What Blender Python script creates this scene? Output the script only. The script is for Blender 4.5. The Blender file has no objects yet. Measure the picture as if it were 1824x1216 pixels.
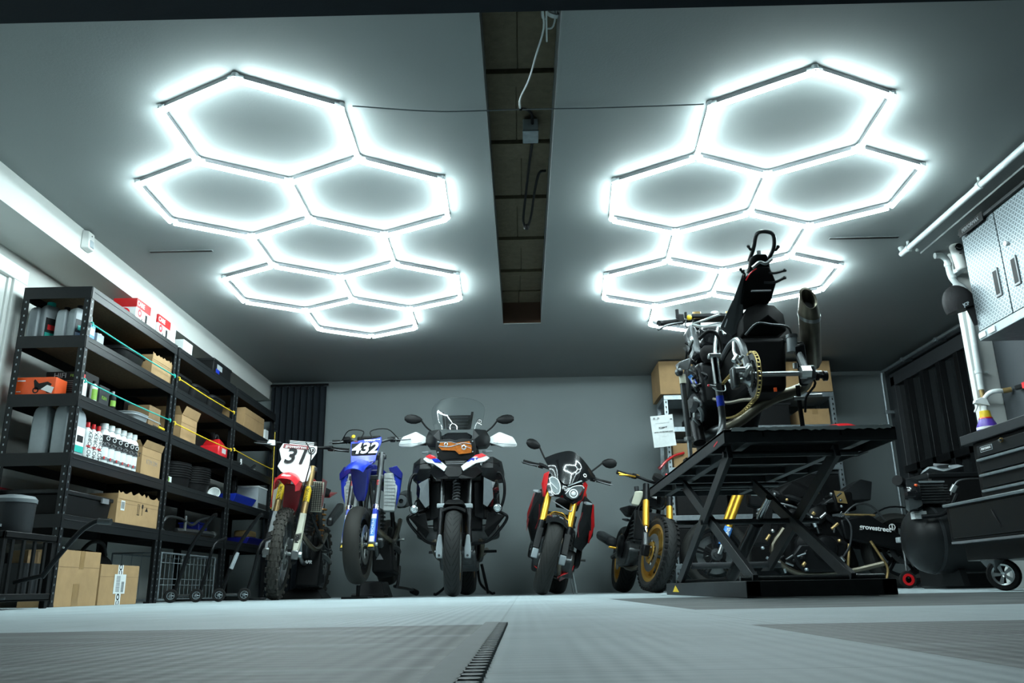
import bpy, bmesh, math, random
from mathutils import Vector, Matrix
PI = math.pi
scene = bpy.context.scene
col = scene.collection
random.seed(7)
V = Vector

# ---------------- camera ----------------
cd = bpy.data.cameras.new('camera'); cam = bpy.data.objects.new('camera', cd); col.objects.link(cam)
cd.sensor_width = 36.0; cd.lens = 1470.0/1824.0*36.0; cd.clip_start = 0.01; cd.clip_end = 60
_p, _yw, _rl = .2905, -.0083, -.0178
_fw = V((math.sin(_yw)*math.cos(_p), math.cos(_yw)*math.cos(_p), math.sin(_p)))
_r = V((math.cos(_yw), -math.sin(_yw), 0)); _u = _r.cross(_fw)
_r2 = _r*math.cos(_rl)+_u*math.sin(_rl); _u2 = -_r*math.sin(_rl)+_u*math.cos(_rl)
m = Matrix(((_r2.x, _u2.x, -_fw.x, 0), (_r2.y, _u2.y, -_fw.y, 0), (_r2.z, _u2.z, -_fw.z, .055), (0, 0, 0, 1)))
cam.matrix_world = m
scene.camera = cam
# ---------------- world, exposure ----------------
w = bpy.data.worlds.new('world'); scene.world = w; w.use_nodes = True
w.node_tree.nodes['Background'].inputs[0].default_value = (.5, .7, .8, 1)
w.node_tree.nodes['Background'].inputs[1].default_value = 0.0
vs = scene.view_settings
vs.view_transform = 'Standard'; vs.look = 'None'; vs.gamma = 1; vs.use_curve_mapping = False
vs.exposure = 0.0
TUBE_POWER = 84.0      # emission strength of the hexagon light tubes
TUBE_TINT = (.80, .98, 1.0)

# ---------------- materials ----------------
MATS = {}
def mat(name, c, rough=.5, metal=0, noise=.06, scale=30, bump=0, emit=None, spec=.5, coat=0, trans=0, alpha=None):
    if name in MATS: return MATS[name]
    m = bpy.data.materials.new(name); m.use_nodes = True; nt = m.node_tree; b = nt.nodes['Principled BSDF']
    b.inputs['Roughness'].default_value = rough; b.inputs['Metallic'].default_value = metal
    b.inputs['Specular IOR Level'].default_value = spec
    b.inputs['Coat Weight'].default_value = coat
    if coat: b.inputs['Coat Roughness'].default_value = .08
    if trans: b.inputs['Transmission Weight'].default_value = trans
    if alpha is not None: b.inputs['Alpha'].default_value = alpha
    tc = nt.nodes.new('ShaderNodeTexCoord'); n = nt.nodes.new('ShaderNodeTexNoise')
    n.inputs['Scale'].default_value = scale; n.inputs['Detail'].default_value = 3
    nt.links.new(tc.outputs['Object'], n.inputs['Vector'])
    mx = nt.nodes.new('ShaderNodeMix'); mx.data_type = 'RGBA'
    mx.inputs[6].default_value = (*[max(0, v*(1-noise*2.2)) for v in c], 1); mx.inputs[7].default_value = (*[min(1, v*(1+noise*2.2)) for v in c], 1)
    nt.links.new(n.outputs[0], mx.inputs[0]); nt.links.new(mx.outputs[2], b.inputs['Base Color'])
    if bump:
        bp = nt.nodes.new('ShaderNodeBump'); bp.inputs['Strength'].default_value = bump; bp.inputs['Distance'].default_value = .01
        nt.links.new(n.outputs[0], bp.inputs['Height']); nt.links.new(bp.outputs[0], b.inputs['Normal'])
    if emit:
        b.inputs['Emission Color'].default_value = (*emit[0], 1); b.inputs['Emission Strength'].default_value = emit[1]
    MATS[name] = m; return m
class NB:      # tiny node builder for the patterned materials
    def __init__(s, name, rough=.5, metal=0):
        s.m = bpy.data.materials.new(name); s.m.use_nodes = True; s.nt = s.m.node_tree; s.b = s.nt.nodes['Principled BSDF']
        s.b.inputs['Roughness'].default_value = rough; s.b.inputs['Metallic'].default_value = metal
        MATS[name] = s.m
    def node(s, t): return s.nt.nodes.new(t)
    def link(s, a, b): s.nt.links.new(a, b)
    def pos(s, kind='Position'):
        if kind == 'Position':
            g = s.node('ShaderNodeNewGeometry'); o = g.outputs['Position']
        else:
            g = s.node('ShaderNodeTexCoord'); o = g.outputs[kind]
        x = s.node('ShaderNodeSeparateXYZ'); s.link(o, x.inputs[0]); s.vec = o
        return x.outputs[0], x.outputs[1], x.outputs[2]
    def math(s, op, a, b=0.0, c=None):
        n = s.node('ShaderNodeMath'); n.operation = op
        for i, v in enumerate((a, b) if c is None else (a, b, c)):
            if isinstance(v, (int, float)): n.inputs[i].default_value = v
            else: s.link(v, n.inputs[i])
        return n.outputs[0]
    def mix(s, f, a, b):
        n = s.node('ShaderNodeMix'); n.data_type = 'RGBA'
        if isinstance(f, (int, float)): n.inputs[0].default_value = f
        else: s.link(f, n.inputs[0])
        for i, v in ((6, a), (7, b)):
            if isinstance(v, tuple): n.inputs[i].default_value = (*v, 1)
            else: s.link(v, n.inputs[i])
        return n.outputs[2]
    def noise(s, scale, detail=3, vec=None):
        n = s.node('ShaderNodeTexNoise'); n.inputs['Scale'].default_value = scale; n.inputs['Detail'].default_value = detail
        if vec is None: vec = s.vec
        s.link(vec, n.inputs['Vector']); return n.outputs[0]
    def color(s, c): s.link(c, s.b.inputs['Base Color'])
    def bump(s, h, strength=.5, dist=.01):
        n = s.node('ShaderNodeBump'); n.inputs['Strength'].default_value = strength; n.inputs['Distance'].default_value = dist
        s.link(h, n.inputs['Height']); s.link(n.outputs[0], s.b.inputs['Normal'])

# ---------------- mesh builder ----------------
class MB:
    def __init__(s): s.v = []; s.f = []; s.uv = {}
    def add(s, vs, fs):
        o = len(s.v); s.v += [V(p) for p in vs]; s.f += [tuple(i+o for i in f) for f in fs]; return o
    def box(s, c, d, R=None):
        c = V(c); h = [x/2 for x in d]; P = []
        for z in (-1, 1):
            for y in (-1, 1):
                for x in (-1, 1):
                    p = V((x*h[0], y*h[1], z*h[2])); P.append(c+(R @ p if R else p))
        s.add(P, [(0, 2, 3, 1), (4, 5, 7, 6), (0, 1, 5, 4), (2, 6, 7, 3), (0, 4, 6, 2), (1, 3, 7, 5)]); return s
    def bb(s, x0, x1, y0, y1, z0, z1): return s.box(((x0+x1)/2, (y0+y1)/2, (z0+z1)/2), (abs(x1-x0), abs(y1-y0), abs(z1-z0)))
    def frame(s, d):
        d = V(d).normalized(); a = V((0, 0, 1)) if abs(d.z) < .9 else V((1, 0, 0))
        u = d.cross(a).normalized(); return u, d.cross(u)
    def rings(s, R, closed=True, cap=True):
        n = len(R[0]); o = len(s.v)
        for r in R: s.v += [V(p) for p in r]
        for k in range(len(R)-1):
            for i in range(n if closed else n-1):
                j = (i+1) % n; s.f.append((o+k*n+i, o+k*n+j, o+(k+1)*n+j, o+(k+1)*n+i))
        if cap:
            s.f.append(tuple(o+i for i in reversed(range(n)))); s.f.append(tuple(o+(len(R)-1)*n+i for i in range(n)))
        return s
    def cyl(s, a, b, r0, r1=None, n=14):
        a = V(a); b = V(b); r1 = r0 if r1 is None else r1; u, w = s.frame(b-a)
        return s.rings([[p+(u*math.cos(t)+w*math.sin(t))*r for t in [2*PI*i/n for i in range(n)]] for p, r in ((a, r0), (b, r1))])
    def tube(s, pts, r, n=8, sm=4, flat=1.0):
        P = spline([V(p) for p in pts], sm) if sm > 1 and len(pts) > 2 else [V(p) for p in pts]
        rr = r if callable(r) else (lambda t: r)
        R = []; pu = None
        for i, p in enumerate(P):
            d = (P[min(i+1, len(P)-1)]-P[max(i-1, 0)]).normalized()
            if pu is None: pu, _ = s.frame(d)
            u = (pu-d*pu.dot(d)).normalized(); w = d.cross(u); pu = u
            q = rr(i/(len(P)-1)); R.append([p+(u*math.cos(t)+w*math.sin(t)*flat)*q for t in [2*PI*k/n for k in range(n)]])
        return s.rings(R)
    def lathe(s, prof, c, ax, n=24, a0=0, a1=2*PI, ref=None):
        # prof: (radius, distance along ax)
        c = V(c); ax = V(ax).normalized()
        if ref is None: u, w = s.frame(ax)
        else: u = (V(ref)-ax*V(ref).dot(ax)).normalized(); w = ax.cross(u)
        full = abs(a1-a0) > 2*PI-1e-4; m = len(prof); o = len(s.v); N = n if full else n+1
        for i in range(N):
            t = a0+(a1-a0)*i/n; e = u*math.cos(t)+w*math.sin(t)
            for r, h in prof: s.v.append(c+e*r+ax*h)
        for i in range(n):
            j = (i+1) % N
            for k in range(m-1):
                s.f.append((o+i*m+k, o+i*m+k+1, o+j*m+k+1, o+j*m+k))
                s.uv[len(s.f)-1] = [(i/n, k/(m-1)), (i/n, (k+1)/(m-1)), ((i+1)/n, (k+1)/(m-1)), ((i+1)/n, k/(m-1))]
        return s
    def ball(s, c, r, n=12, sc=(1, 1, 1)):
        c = V(c); R = []
        for k in range(1, n//2):
            t = PI*k/(n//2); R.append([c+V((sc[0]*r*math.sin(t)*math.cos(q), sc[1]*r*math.sin(t)*math.sin(q), -sc[2]*r*math.cos(t))) for q in [2*PI*i/n for i in range(n)]])
        return s.rings(R)
    def prism(s, pts, d):      # planar outline of 3D points pushed along d
        d = V(d); return s.rings([[V(p) for p in pts], [V(p)+d for p in pts]])
    def facet(s, pts, c, d):   # outline with a raised middle (point or ridge), closed behind by the outline moved along d
        n = len(pts); o = s.add(list(pts)+[V(p)+V(d) for p in pts]+[c], [])
        for i in range(n):
            j = (i+1) % n; s.f += [(o+i, o+j, o+2*n), (o+j, o+i, o+n+i, o+n+j)]
        s.f.append(tuple(o+n+i for i in reversed(range(n)))); return s
    def hull(s, pts):
        bm = bmesh.new()
        for p in pts: bm.verts.new(p)
        r = bmesh.ops.convex_hull(bm, input=list(bm.verts))
        bmesh.ops.delete(bm, geom=[v for v in bm.verts if not v.link_faces], context='VERTS')
        bmesh.ops.dissolve_limit(bm, angle_limit=.02, verts=list(bm.verts), edges=list(bm.edges))
        bm.verts.index_update(); o = s.add([v.co.copy() for v in bm.verts], [])
        for f in bm.faces: s.f.append(tuple(o+v.index for v in f.verts))
        bm.free(); return s
    def sheet(s, G, t=.004, sm=3):   # grid of points, smoothed both ways, given thickness
        G = [spline([V(p) for p in r], sm) for r in G]
        G = [list(c) for c in zip(*[spline([G[i][j] for i in range(len(G))], sm) for j in range(len(G[0]))])]
        a, b = len(G), len(G[0]); N = [[None]*b for _ in range(a)]
        for i in range(a):
            for j in range(b):
                du = G[min(i+1, a-1)][j]-G[max(i-1, 0)][j]; dv = G[i][min(j+1, b-1)]-G[i][max(j-1, 0)]
                q = du.cross(dv); N[i][j] = q.normalized() if q.length > 1e-9 else V((0, -1, 0))
        o = s.add([G[i][j] for i in range(a) for j in range(b)]+[G[i][j]+N[i][j]*t for i in range(a) for j in range(b)], [])
        I = lambda i, j, k: o+k*a*b+i*b+j
        for i in range(a-1):
            for j in range(b-1):
                s.f += [(I(i, j, 0), I(i+1, j, 0), I(i+1, j+1, 0), I(i, j+1, 0)), (I(i, j, 1), I(i, j+1, 1), I(i+1, j+1, 1), I(i+1, j, 1))]
        for i in range(a-1): s.f += [(I(i, 0, 0), I(i, 0, 1), I(i+1, 0, 1), I(i+1, 0, 0)), (I(i, b-1, 0), I(i+1, b-1, 0), I(i+1, b-1, 1), I(i, b-1, 1))]
        for j in range(b-1): s.f += [(I(0, j, 0), I(0, j+1, 0), I(0, j+1, 1), I(0, j, 1)), (I(a-1, j, 0), I(a-1, j, 1), I(a-1, j+1, 1), I(a-1, j+1, 0))]
        return s
    def xf(s, M):
        s.v = [M @ p for p in s.v]; return s
    def build(s, name, m, parent=None, bevel=0, smooth=None, at=None, seg=2):
        org = V((0, 0, 0)) if parent is None else wloc(parent)
        if parent is None and at is not None: org = V(at)
        me = bpy.data.meshes.new(name)
        me.from_pydata([tuple(p-org) for p in s.v], [], s.f)
        if s.uv:
            ul = me.uv_layers.new(name='UVMap')
            for fi, uv in s.uv.items():
                for li, q in zip(me.polygons[fi].loop_indices, uv): ul.data[li].uv = q
        bm = bmesh.new(); bm.from_mesh(me)
        bmesh.ops.recalc_face_normals(bm, faces=list(bm.faces)); bm.to_mesh(me); bm.free()
        me.materials.append(MATS[m] if isinstance(m, str) else m)
        o = bpy.data.objects.new(name, me); col.objects.link(o)
        if smooth is None or smooth:
            for p in me.polygons: p.use_smooth = True
            me.set_sharp_from_angle(angle=math.radians(smooth if smooth else 35))
        if parent is None: o.location = org
        else: o.parent = parent; o['_z'] = 1
        LOC[o.name] = org
        if '_z' in o: del o['_z']
        if bevel:
            b = o.modifiers.new('bevel', 'BEVEL'); b.width = bevel; b.segments = seg; b.limit_method = 'ANGLE'; b.angle_limit = math.radians(30)
        return o
LOC = {}
def wloc(o): return LOC[o.name]
def spline(P, k):
    if k <= 1 or len(P) < 3: return list(P)
    out = []
    for i in range(len(P)-1):
        a = P[i-1] if i else P[0]*2-P[1]; b = P[i]; c = P[i+1]; d = P[i+2] if i+2 < len(P) else P[-1]*2-P[-2]
        for j in range(k):
            t = j/k; out.append(.5*((2*b)+(c-a)*t+(2*a-5*b+4*c-d)*t*t+(3*b-a-3*c+d)*t**3))
    return out+[P[-1]]
def tag(o, label, cat, group=None):
    o['label'] = label; o['category'] = cat
    if group: o['group'] = group
    return o
def thing(name, label, cat, loc, group=None):
    o = bpy.data.objects.new(name, None); col.objects.link(o); o.location = loc; o.empty_display_size = .05
    LOC[o.name] = V(loc); return tag(o, label, cat, group)
def struct(o): o['kind'] = 'structure'; return o
def dup(o, loc, label=None, rz=0, group=None):
    def cp(x, par):
        c = x.copy(); col.objects.link(c); LOC[c.name] = V(loc)
        if par: c.parent = par
        for ch in [k for k in x.children]: cp(ch, c)
        return c
    r = cp(o, None); r.location = loc; r.rotation_euler = (0, 0, rz)
    if label: r['label'] = label
    if group: r['group'] = group
    return r
def text(s, size, org, right, up, m, parent, name='lettering', depth=.0015, align='CENTER', shear=0, bold=0, sx=1):
    cu = bpy.data.curves.new('t', 'FONT'); cu.body = s; cu.size = size; cu.align_x = align; cu.align_y = 'CENTER'; cu.extrude = depth/2; cu.shear = shear; cu.offset = bold
    cu.resolution_u = 3
    t = bpy.data.objects.new('t', cu); col.objects.link(t)
    me = bpy.data.meshes.new_from_object(t.evaluated_get(bpy.context.evaluated_depsgraph_get()))
    bpy.data.objects.remove(t)
    right = V(right).normalized(); up = V(up).normalized(); n = right.cross(up); mb = MB()
    mb.add([V(org)+right*v.co.x*sx+up*v.co.y+n*v.co.z for v in me.vertices], [tuple(p.vertices) for p in me.polygons])
    return mb.build(name, m, parent, smooth=False)
XR, YR, ZU = V((1, 0, 0)), V((0, 1, 0)), V((0, 0, 1))
# plain surfaces
mat('black_metal', (.010, .011, .012), .35, .5, spec=0.2)
mat('black_plastic', (.009, .0095, .010), .42, noise=.1, spec=0.12)
mat('black_gloss', (.008, .009, .01), .12, coat=.6)
mat('deep_black', (.004, .0042, .0045), .5, spec=.06)
mat('satin_black', (.010, .0115, .0125), .38, spec=0.22)
mat('dark_grey', (.028, .031, .034), .42, spec=0.25)
mat('mid_grey', (.16, .17, .18), .4)
mat('rubber', (.014, .014, .014), .75, noise=.2, bump=.2, scale=60, spec=0.08)
mat('dirty_rubber', (.05, .048, .043), .85, noise=.25, bump=.4, scale=40, spec=0.1)
mat('steel', (.32, .34, .34), .3, .9)
mat('dark_steel', (.085, .092, .095), .38, .85, noise=.15)
mat('aluminium', (.46, .50, .50), .28, .85)
mat('galvanised', (.24, .28, .30), .4, .6, noise=.15)
mat('chrome', (.75, .78, .8), .08, 1)
mat('gold', (.75, .40, .04), .28, .75)
mat('gold_rim', (.50, .29, .06), .33, .7)
mat('bronze', (.32, .22, .09), .4, .6, noise=.2)
mat('chain_gold', (.55, .42, .17), .35, .7, noise=.2)
mat('lift_paint', (.022, .025, .027), .5, noise=.2, spec=0.3)
mat('red', (.55, .012, .015), .3, coat=.4)
mat('dark_red', (.17, .006, .01), .4)
mat('bright_red', (.75, .02, .03), .35, coat=.3)
mat('blue', (.01, .035, .42), .3, coat=.3)
mat('deep_blue', (.006, .012, .2), .35, coat=.2)
mat('sky_blue', (.05, .22, .6), .4)
mat('white_plastic', (.74, .78, .78), .35)
mat('white_print', (.8, .82, .82), .5)
mat('paper', (.62, .66, .66), .8)
mat('black_print', (.012, .012, .013), .6, spec=0.2)
mat('orange', (.78, .09, .01), .5)
mat('yellow', (.8, .55, .02), .5)
mat('teal', (.01, .38, .32), .5)
mat('green', (.22, .42, .05), .5)
mat('cardboard', (.34, .215, .10), .85, noise=.09, scale=14, bump=.12)
mat('cardboard_dark', (.20, .125, .06), .9, noise=.12, scale=14)
mat('tape', (.27, .17, .075), .35)
mat('jug_grey', (.30, .34, .36), .4, noise=.04)
mat('jug_dark', (.12, .14, .15), .42)
mat('translucent_tank', (.50, .50, .40), .45)
mat('amber', (.36, .10, .010), .2, coat=.4, noise=.3, scale=60)
mat('glass_lens', (.7, .8, .82), .05, .6)
mat('lens_dark', (.15, .17, .18), .12, .3, coat=.5)
mat('clear', (.95, .98, .98), .02, trans=1, noise=0)
mat('radiator', (.50, .54, .54), .45, .3)
mat('chipboard', (.085, .06, .035), .85, noise=.25, scale=60, spec=0.2)
mat('foam', (.03, .03, .03), .9, bump=.3, spec=0.1)
mat('leather', (.015, .015, .016), .6, bump=.15, scale=120, spec=0.12)
mat('white_paint', (.62, .64, .62), .6, noise=.03, scale=4)
mat('pipe_white', (.55, .60, .60), .4)
mat('heat_steel', (.13, .118, .09), .32, .8, noise=.35, scale=9)
mat('purple', (.09, .04, .36), .35)
mat('spring_orange', (.45, .2, .05), .4, .4)
mat('dark_window', (.012, .014, .015), .12, coat=.3)
mat('tube_glow', (.9, .95, .95), .5, noise=0, emit=(TUBE_TINT, TUBE_POWER))
mat('clip_clear', (.6, .66, .68), .3)

# painted walls and ceiling: slightly uneven paint
def paint(name, c, rough=.75, amt=.05, sc=2.2):
    n = NB(name, rough); n.b.inputs['Specular IOR Level'].default_value = .15 if max(c) < .05 else .4; n.pos(); a = n.noise(sc, 5); b = n.noise(90, 2)
    dk = tuple(v*(1-amt) for v in c); lt = tuple(min(1, v*(1+amt)) for v in c)
    n.color(n.mix(a, dk, lt)); n.bump(b, .12, .004); return n
paint('paint_ceiling', (.235, .258, .258), .7)
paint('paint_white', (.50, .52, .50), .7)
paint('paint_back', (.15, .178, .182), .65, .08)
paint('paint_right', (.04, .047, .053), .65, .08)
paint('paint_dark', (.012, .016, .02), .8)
# floor: ribbed interlocking tiles, pale grey with dark grey blocks
n = NB('floor_tiles', .62); x, y, z = n.pos()
def inside(a, lo, hi): return n.math('MULTIPLY', n.math('GREATER_THAN', a, lo), n.math('LESS_THAN', a, hi))
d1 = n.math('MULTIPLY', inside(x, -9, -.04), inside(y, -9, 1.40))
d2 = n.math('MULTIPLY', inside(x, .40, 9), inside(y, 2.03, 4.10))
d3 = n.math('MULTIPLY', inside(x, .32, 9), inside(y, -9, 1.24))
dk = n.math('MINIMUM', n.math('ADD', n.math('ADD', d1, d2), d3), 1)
cs = n.noise(7, 6)
dirt = n.noise(1.3, 5)
mp = n.node('ShaderNodeMapping'); mp.inputs['Scale'].default_value = (2.2, 9, 1); n.link(n.vec, mp.inputs['Vector']); streak = n.noise(1.6, 6, mp.outputs[0])
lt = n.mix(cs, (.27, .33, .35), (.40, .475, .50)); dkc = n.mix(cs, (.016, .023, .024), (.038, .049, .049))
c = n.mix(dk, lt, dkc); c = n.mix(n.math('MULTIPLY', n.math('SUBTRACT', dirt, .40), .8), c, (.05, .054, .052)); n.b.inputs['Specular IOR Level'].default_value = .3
rib = n.math('SINE', n.math('MULTIPLY', x, 2*PI/.0235)); rib2 = n.math('SINE', n.math('MULTIPLY', y, 2*PI/.0235))
seam = n.math('GREATER_THAN', n.math('ABSOLUTE', n.math('SUBTRACT', n.math('FRACT', n.math('DIVIDE', n.math('ADD', x, .04), .4)), .5)), .494)
seam2 = n.math('GREATER_THAN', n.math('ABSOLUTE', n.math('SUBTRACT', n.math('FRACT', n.math('DIVIDE', n.math('SUBTRACT', y, .2), .4)), .5)), .494)
sm_ = n.math('MAXIMUM', seam, seam2)
c = n.mix(n.math('MULTIPLY', sm_, .25), c, (.03, .03, .03)); c = n.mix(n.math('MULTIPLY', n.math('MAXIMUM', n.math('SUBTRACT', streak, .48), 0), 1.2), c, (.34, .38, .39))
n.color(c); n.bump(n.math('SUBTRACT', n.math('ADD', n.math('MULTIPLY', rib, .6), n.math('MULTIPLY', rib2, .25)), n.math('MULTIPLY', sm_, 2)), .35, .002)
# rough boards inside the ceiling recess
n = NB('recess_board', .85); x, y, z = n.pos()
c = n.mix(n.noise(25, 6), (.055, .045, .026), (.13, .108, .066)); n.color(c); n.bump(n.noise(40), .3)
# diamond plate
n = NB('diamond_plate', .35, .6); x, y, z = n.pos()
a = n.math('ADD', y, z); b = n.math('SUBTRACT', y, z)
def dash(u, v, ph):
    fu = n.math('ABSOLUTE', n.math('SUBTRACT', n.math('FRACT', n.math('ADD', n.math('DIVIDE', u, .034), ph)), .5))
    fv = n.math('ABSOLUTE', n.math('SUBTRACT', n.math('FRACT', n.math('ADD', n.math('DIVIDE', v, .034), ph)), .5))
    e = n.math('ADD', n.math('POWER', n.math('DIVIDE', fu, .42), 2), n.math('POWER', n.math('DIVIDE', fv, .13), 2))
    return n.math('LESS_THAN', e, 1)
h = n.math('MAXIMUM', dash(a, b, 0.0), dash(b, a, .5))
n.color(n.mix(h, (.07, .09, .10), (.26, .30, .315))); n.bump(h, .8, .006)
# shelving post, keyhole slots coloured pale for light seen through them
n = NB('slotted_post', .4, .3); x, y, z = n.pos()
fz = n.math('ABSOLUTE', n.math('SUBTRACT', n.math('FRACT', n.math('DIVIDE', z, .032)), .5))
n.color(n.mix(n.math('LESS_THAN', fz, .12), (.014, .015, .016), (.09, .1, .1)))
# road tyre with grooves (uses the lathe's own UV: u round the tyre, v across it)
def tread(name, count, slope, width, base):
    n = NB(name, .62); n.b.inputs['Specular IOR Level'].default_value = .15; x, y, z = n.pos('UV')
    a = n.math('ABSOLUTE', n.math('SUBTRACT', y, .5))
    ph = n.math('FRACT', n.math('ADD', n.math('MULTIPLY', x, count), n.math('MULTIPLY', a, slope)))
    g = n.math('MULTIPLY', n.math('LESS_THAN', ph, width), n.math('LESS_THAN', a, .34))
    g2 = n.math('MULTIPLY', g, n.math('GREATER_THAN', a, .03))
    n.color(n.mix(g2, base, tuple(v*.3 for v in base))); n.bump(n.math('SUBTRACT', 1, g2), .7, .004)
tread('tread_road', 34, 7, .17, (.021, .022, .022))
tread('tread_sport', 22, 9, .09, (.022, .023, .022))
tread('tread_slick', 1, 0, 0, (.024, .024, .022))
# ================= the room =================
H = 2.24
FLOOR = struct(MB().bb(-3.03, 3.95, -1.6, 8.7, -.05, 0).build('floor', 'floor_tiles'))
struct(MB().bb(-3.2, 4.1, 8.7, 8.85, -.05, 2.6).build('wall_back', 'paint_back'))
struct(MB().bb(-3.18, -3.03, -1.75, 8.7, -.05, 2.6).build('wall_left', 'paint_white'))
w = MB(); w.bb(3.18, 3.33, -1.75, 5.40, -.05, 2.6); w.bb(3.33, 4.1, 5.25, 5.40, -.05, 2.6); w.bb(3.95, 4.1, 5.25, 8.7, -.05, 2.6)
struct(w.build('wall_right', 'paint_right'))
struct(MB().bb(-3.18, 3.33, -1.75, -1.6, -.05, 2.6).build('wall_front', 'paint_dark'))
# ceiling with the open recess
c = MB(); rx0, rx1, ry = -.130, .195, 6.76
c.bb(-3.03, rx0, 2.6, 8.7, H, H+.2); c.bb(rx1, 3.95, 2.6, 8.7, H, H+.2); c.bb(rx0, rx1, ry, 8.7, H, H+.2)
struct(c.build('ceiling', 'paint_ceiling'))
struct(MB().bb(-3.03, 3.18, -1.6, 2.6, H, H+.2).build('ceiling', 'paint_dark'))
# boarding at the top of the recess: planks and cross battens
c = MB()
c.bb(rx0-.05, rx1+.05, 2.6, ry+.05, H+.20, H+.23)
for y0, y1 in ((2.6, 3.40), (3.52, 4.05), (4.22, 4.72), (4.84, 5.36), (5.52, 5.98), (6.08, 6.45), (6.48, 6.76)):
    xm = rx0+.165+random.uniform(-.03, .02); c.bb(rx0, xm-.002, y0, y1-.004, H+.185, H+.2); c.bb(xm+.002, rx1, y0, y1-.004, H+.185, H+.2)
for y0, y1 in ((3.405, 3.515), (4.055, 4.215), (4.725, 4.835), (5.365, 5.515), (5.985, 6.075)):
    c.bb(rx0, rx1, y0, y1, H+.165, H+.2)
struct(c.build('trim_1', 'recess_board', bevel=.002))
struct(MB().bb(rx0, rx1, ry-.008, ry, H+.0, H+.2).build('trim_2', mat('rust_brown', (.06, .028, .015), .9)))
# thin pale edging of the recess
e = MB(); e.bb(rx0-.012, rx0, 2.7, ry+.012, H-.006, H); e.bb(rx1, rx1+.012, 2.7, ry+.012, H-.006, H); e.bb(rx0-.012, rx1+.012, ry, ry+.012, H-.006, H)
struct(e.build('trim_3', 'paint_ceiling'))
# boxed beam along the left wall
struct(MB().bb(-3.03, -2.69, 2.0, 8.7, 2.045, H).build('trim_4', 'paint_white'))
# dark lintel over the garage door, close to the camera
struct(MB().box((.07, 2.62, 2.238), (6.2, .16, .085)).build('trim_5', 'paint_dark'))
# slight drop in the ceiling at the right and its edge, white pilaster
struct(MB().bb(2.80, 3.18, 2.6, 5.35, H-.012, H).build('trim_6', 'paint_ceiling'))
struct(MB().bb(3.01, 3.18, 5.35, 5.40, 0, H).build('trim_7', 'white_paint', bevel=.004))
# slots in the ceiling
for i, (a, b, y) in enumerate(((-2.44, -2.02, 5.055), (2.07, 2.53, 5.07))):
    t = MB(); t.bb(a, b, y-.012, y+.014, H-.004, H); t2 = MB(); t2.bb(a+.004, b-.004, y-.010, y+.009, H-.007, H-.0035)
    o = thing('ceiling_vent', ('narrow dark slot vent in the ceiling above the left shelving', 'narrow dark slot vent in the ceiling left of the right white pipe')[i], 'vent', ((a+b)/2, y, H))
    t.build('frame', 'paint_ceiling', o); t2.build('slot', 'black_plastic', o)
# white door and frame on the left wall
d = struct(MB().bb(-3.03, -3.0, 3.72, 4.55, 0, 1.86).build('door_1', 'white_paint'))
f = MB(); f.bb(-3.03, -2.97, 4.53, 4.66, 0, 1.86); f.bb(-3.03, -2.985, 4.50, 4.53, 0, 1.86); f.bb(-3.03, -2.97, 3.6, 4.66, 1.86, 1.95); f.bb(-3.03, -2.97, 3.60, 3.72, 0, 1.86)
f.build('door_frame', 'white_paint', d, bevel=.004)
# barred window on the far right wall
wn = struct(MB().bb(3.93, 3.95, 6.0, 8.38, .35, 2.02).build('window_1', 'dark_window'))
f = MB(); f.bb(3.88, 3.95, 5.95, 8.45, 2.0, 2.13); f.bb(3.88, 3.95, 8.36, 8.46, .3, 2.1); f.bb(3.88, 3.95, 5.95, 8.45, .25, .37)
f.build('window_frame', 'dark_grey', wn, bevel=.005)
for k in range(7):
    y = 8.1-.33*k; MB().bb(3.87, 3.93, y-.035, y+.035, .37, 2.0).build('window_bar', 'black_metal', wn, bevel=.004)
MB().bb(3.87, 3.93, 5.95, 8.4, 1.10, 1.17).build('window_bar', 'black_metal', wn, bevel=.004)
# grey conduit round the window
t = MB().tube([(3.83, 8.52, .55), (3.83, 8.52, 1.3), (3.83, 8.52, 2.10), (3.83, 8.46, 2.17), (3.83, 8.3, 2.175), (3.83, 7.0, 2.175), (3.83, 5.5, 2.175)], .016, 8, 3)
o = thing('conduit_pipe', 'thin grey conduit bent round the top of the barred window', 'pipe', (3.83, 8.52, .55))
t.build('pipe', 'galvanised', o)
for p in ((3.83, 8.52, 1.0), (3.83, 8.52, 1.75), (3.83, 8.0, 2.175), (3.83, 7.3, 2.175)):
    b = MB(); b.box((3.87, p[1], p[2]), (.1, .03, .03)); b.box(p, (.04, .04, .04)); b.build('clip', 'galvanised', o, bevel=.003)
# edging with loops where the dark tiles meet the pale ones
e = MB(); e.bb(-.062, -.040, .2, 1.40, -.0, .004)
y = .25
while y < 1.39: e.cyl((-.034, y, 0), (-.034, y, .004), .008, n=8); y += .0235
struct(e.build('trim_8', mat('tile_edge', (.14, .16, .165), .7)))

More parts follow.
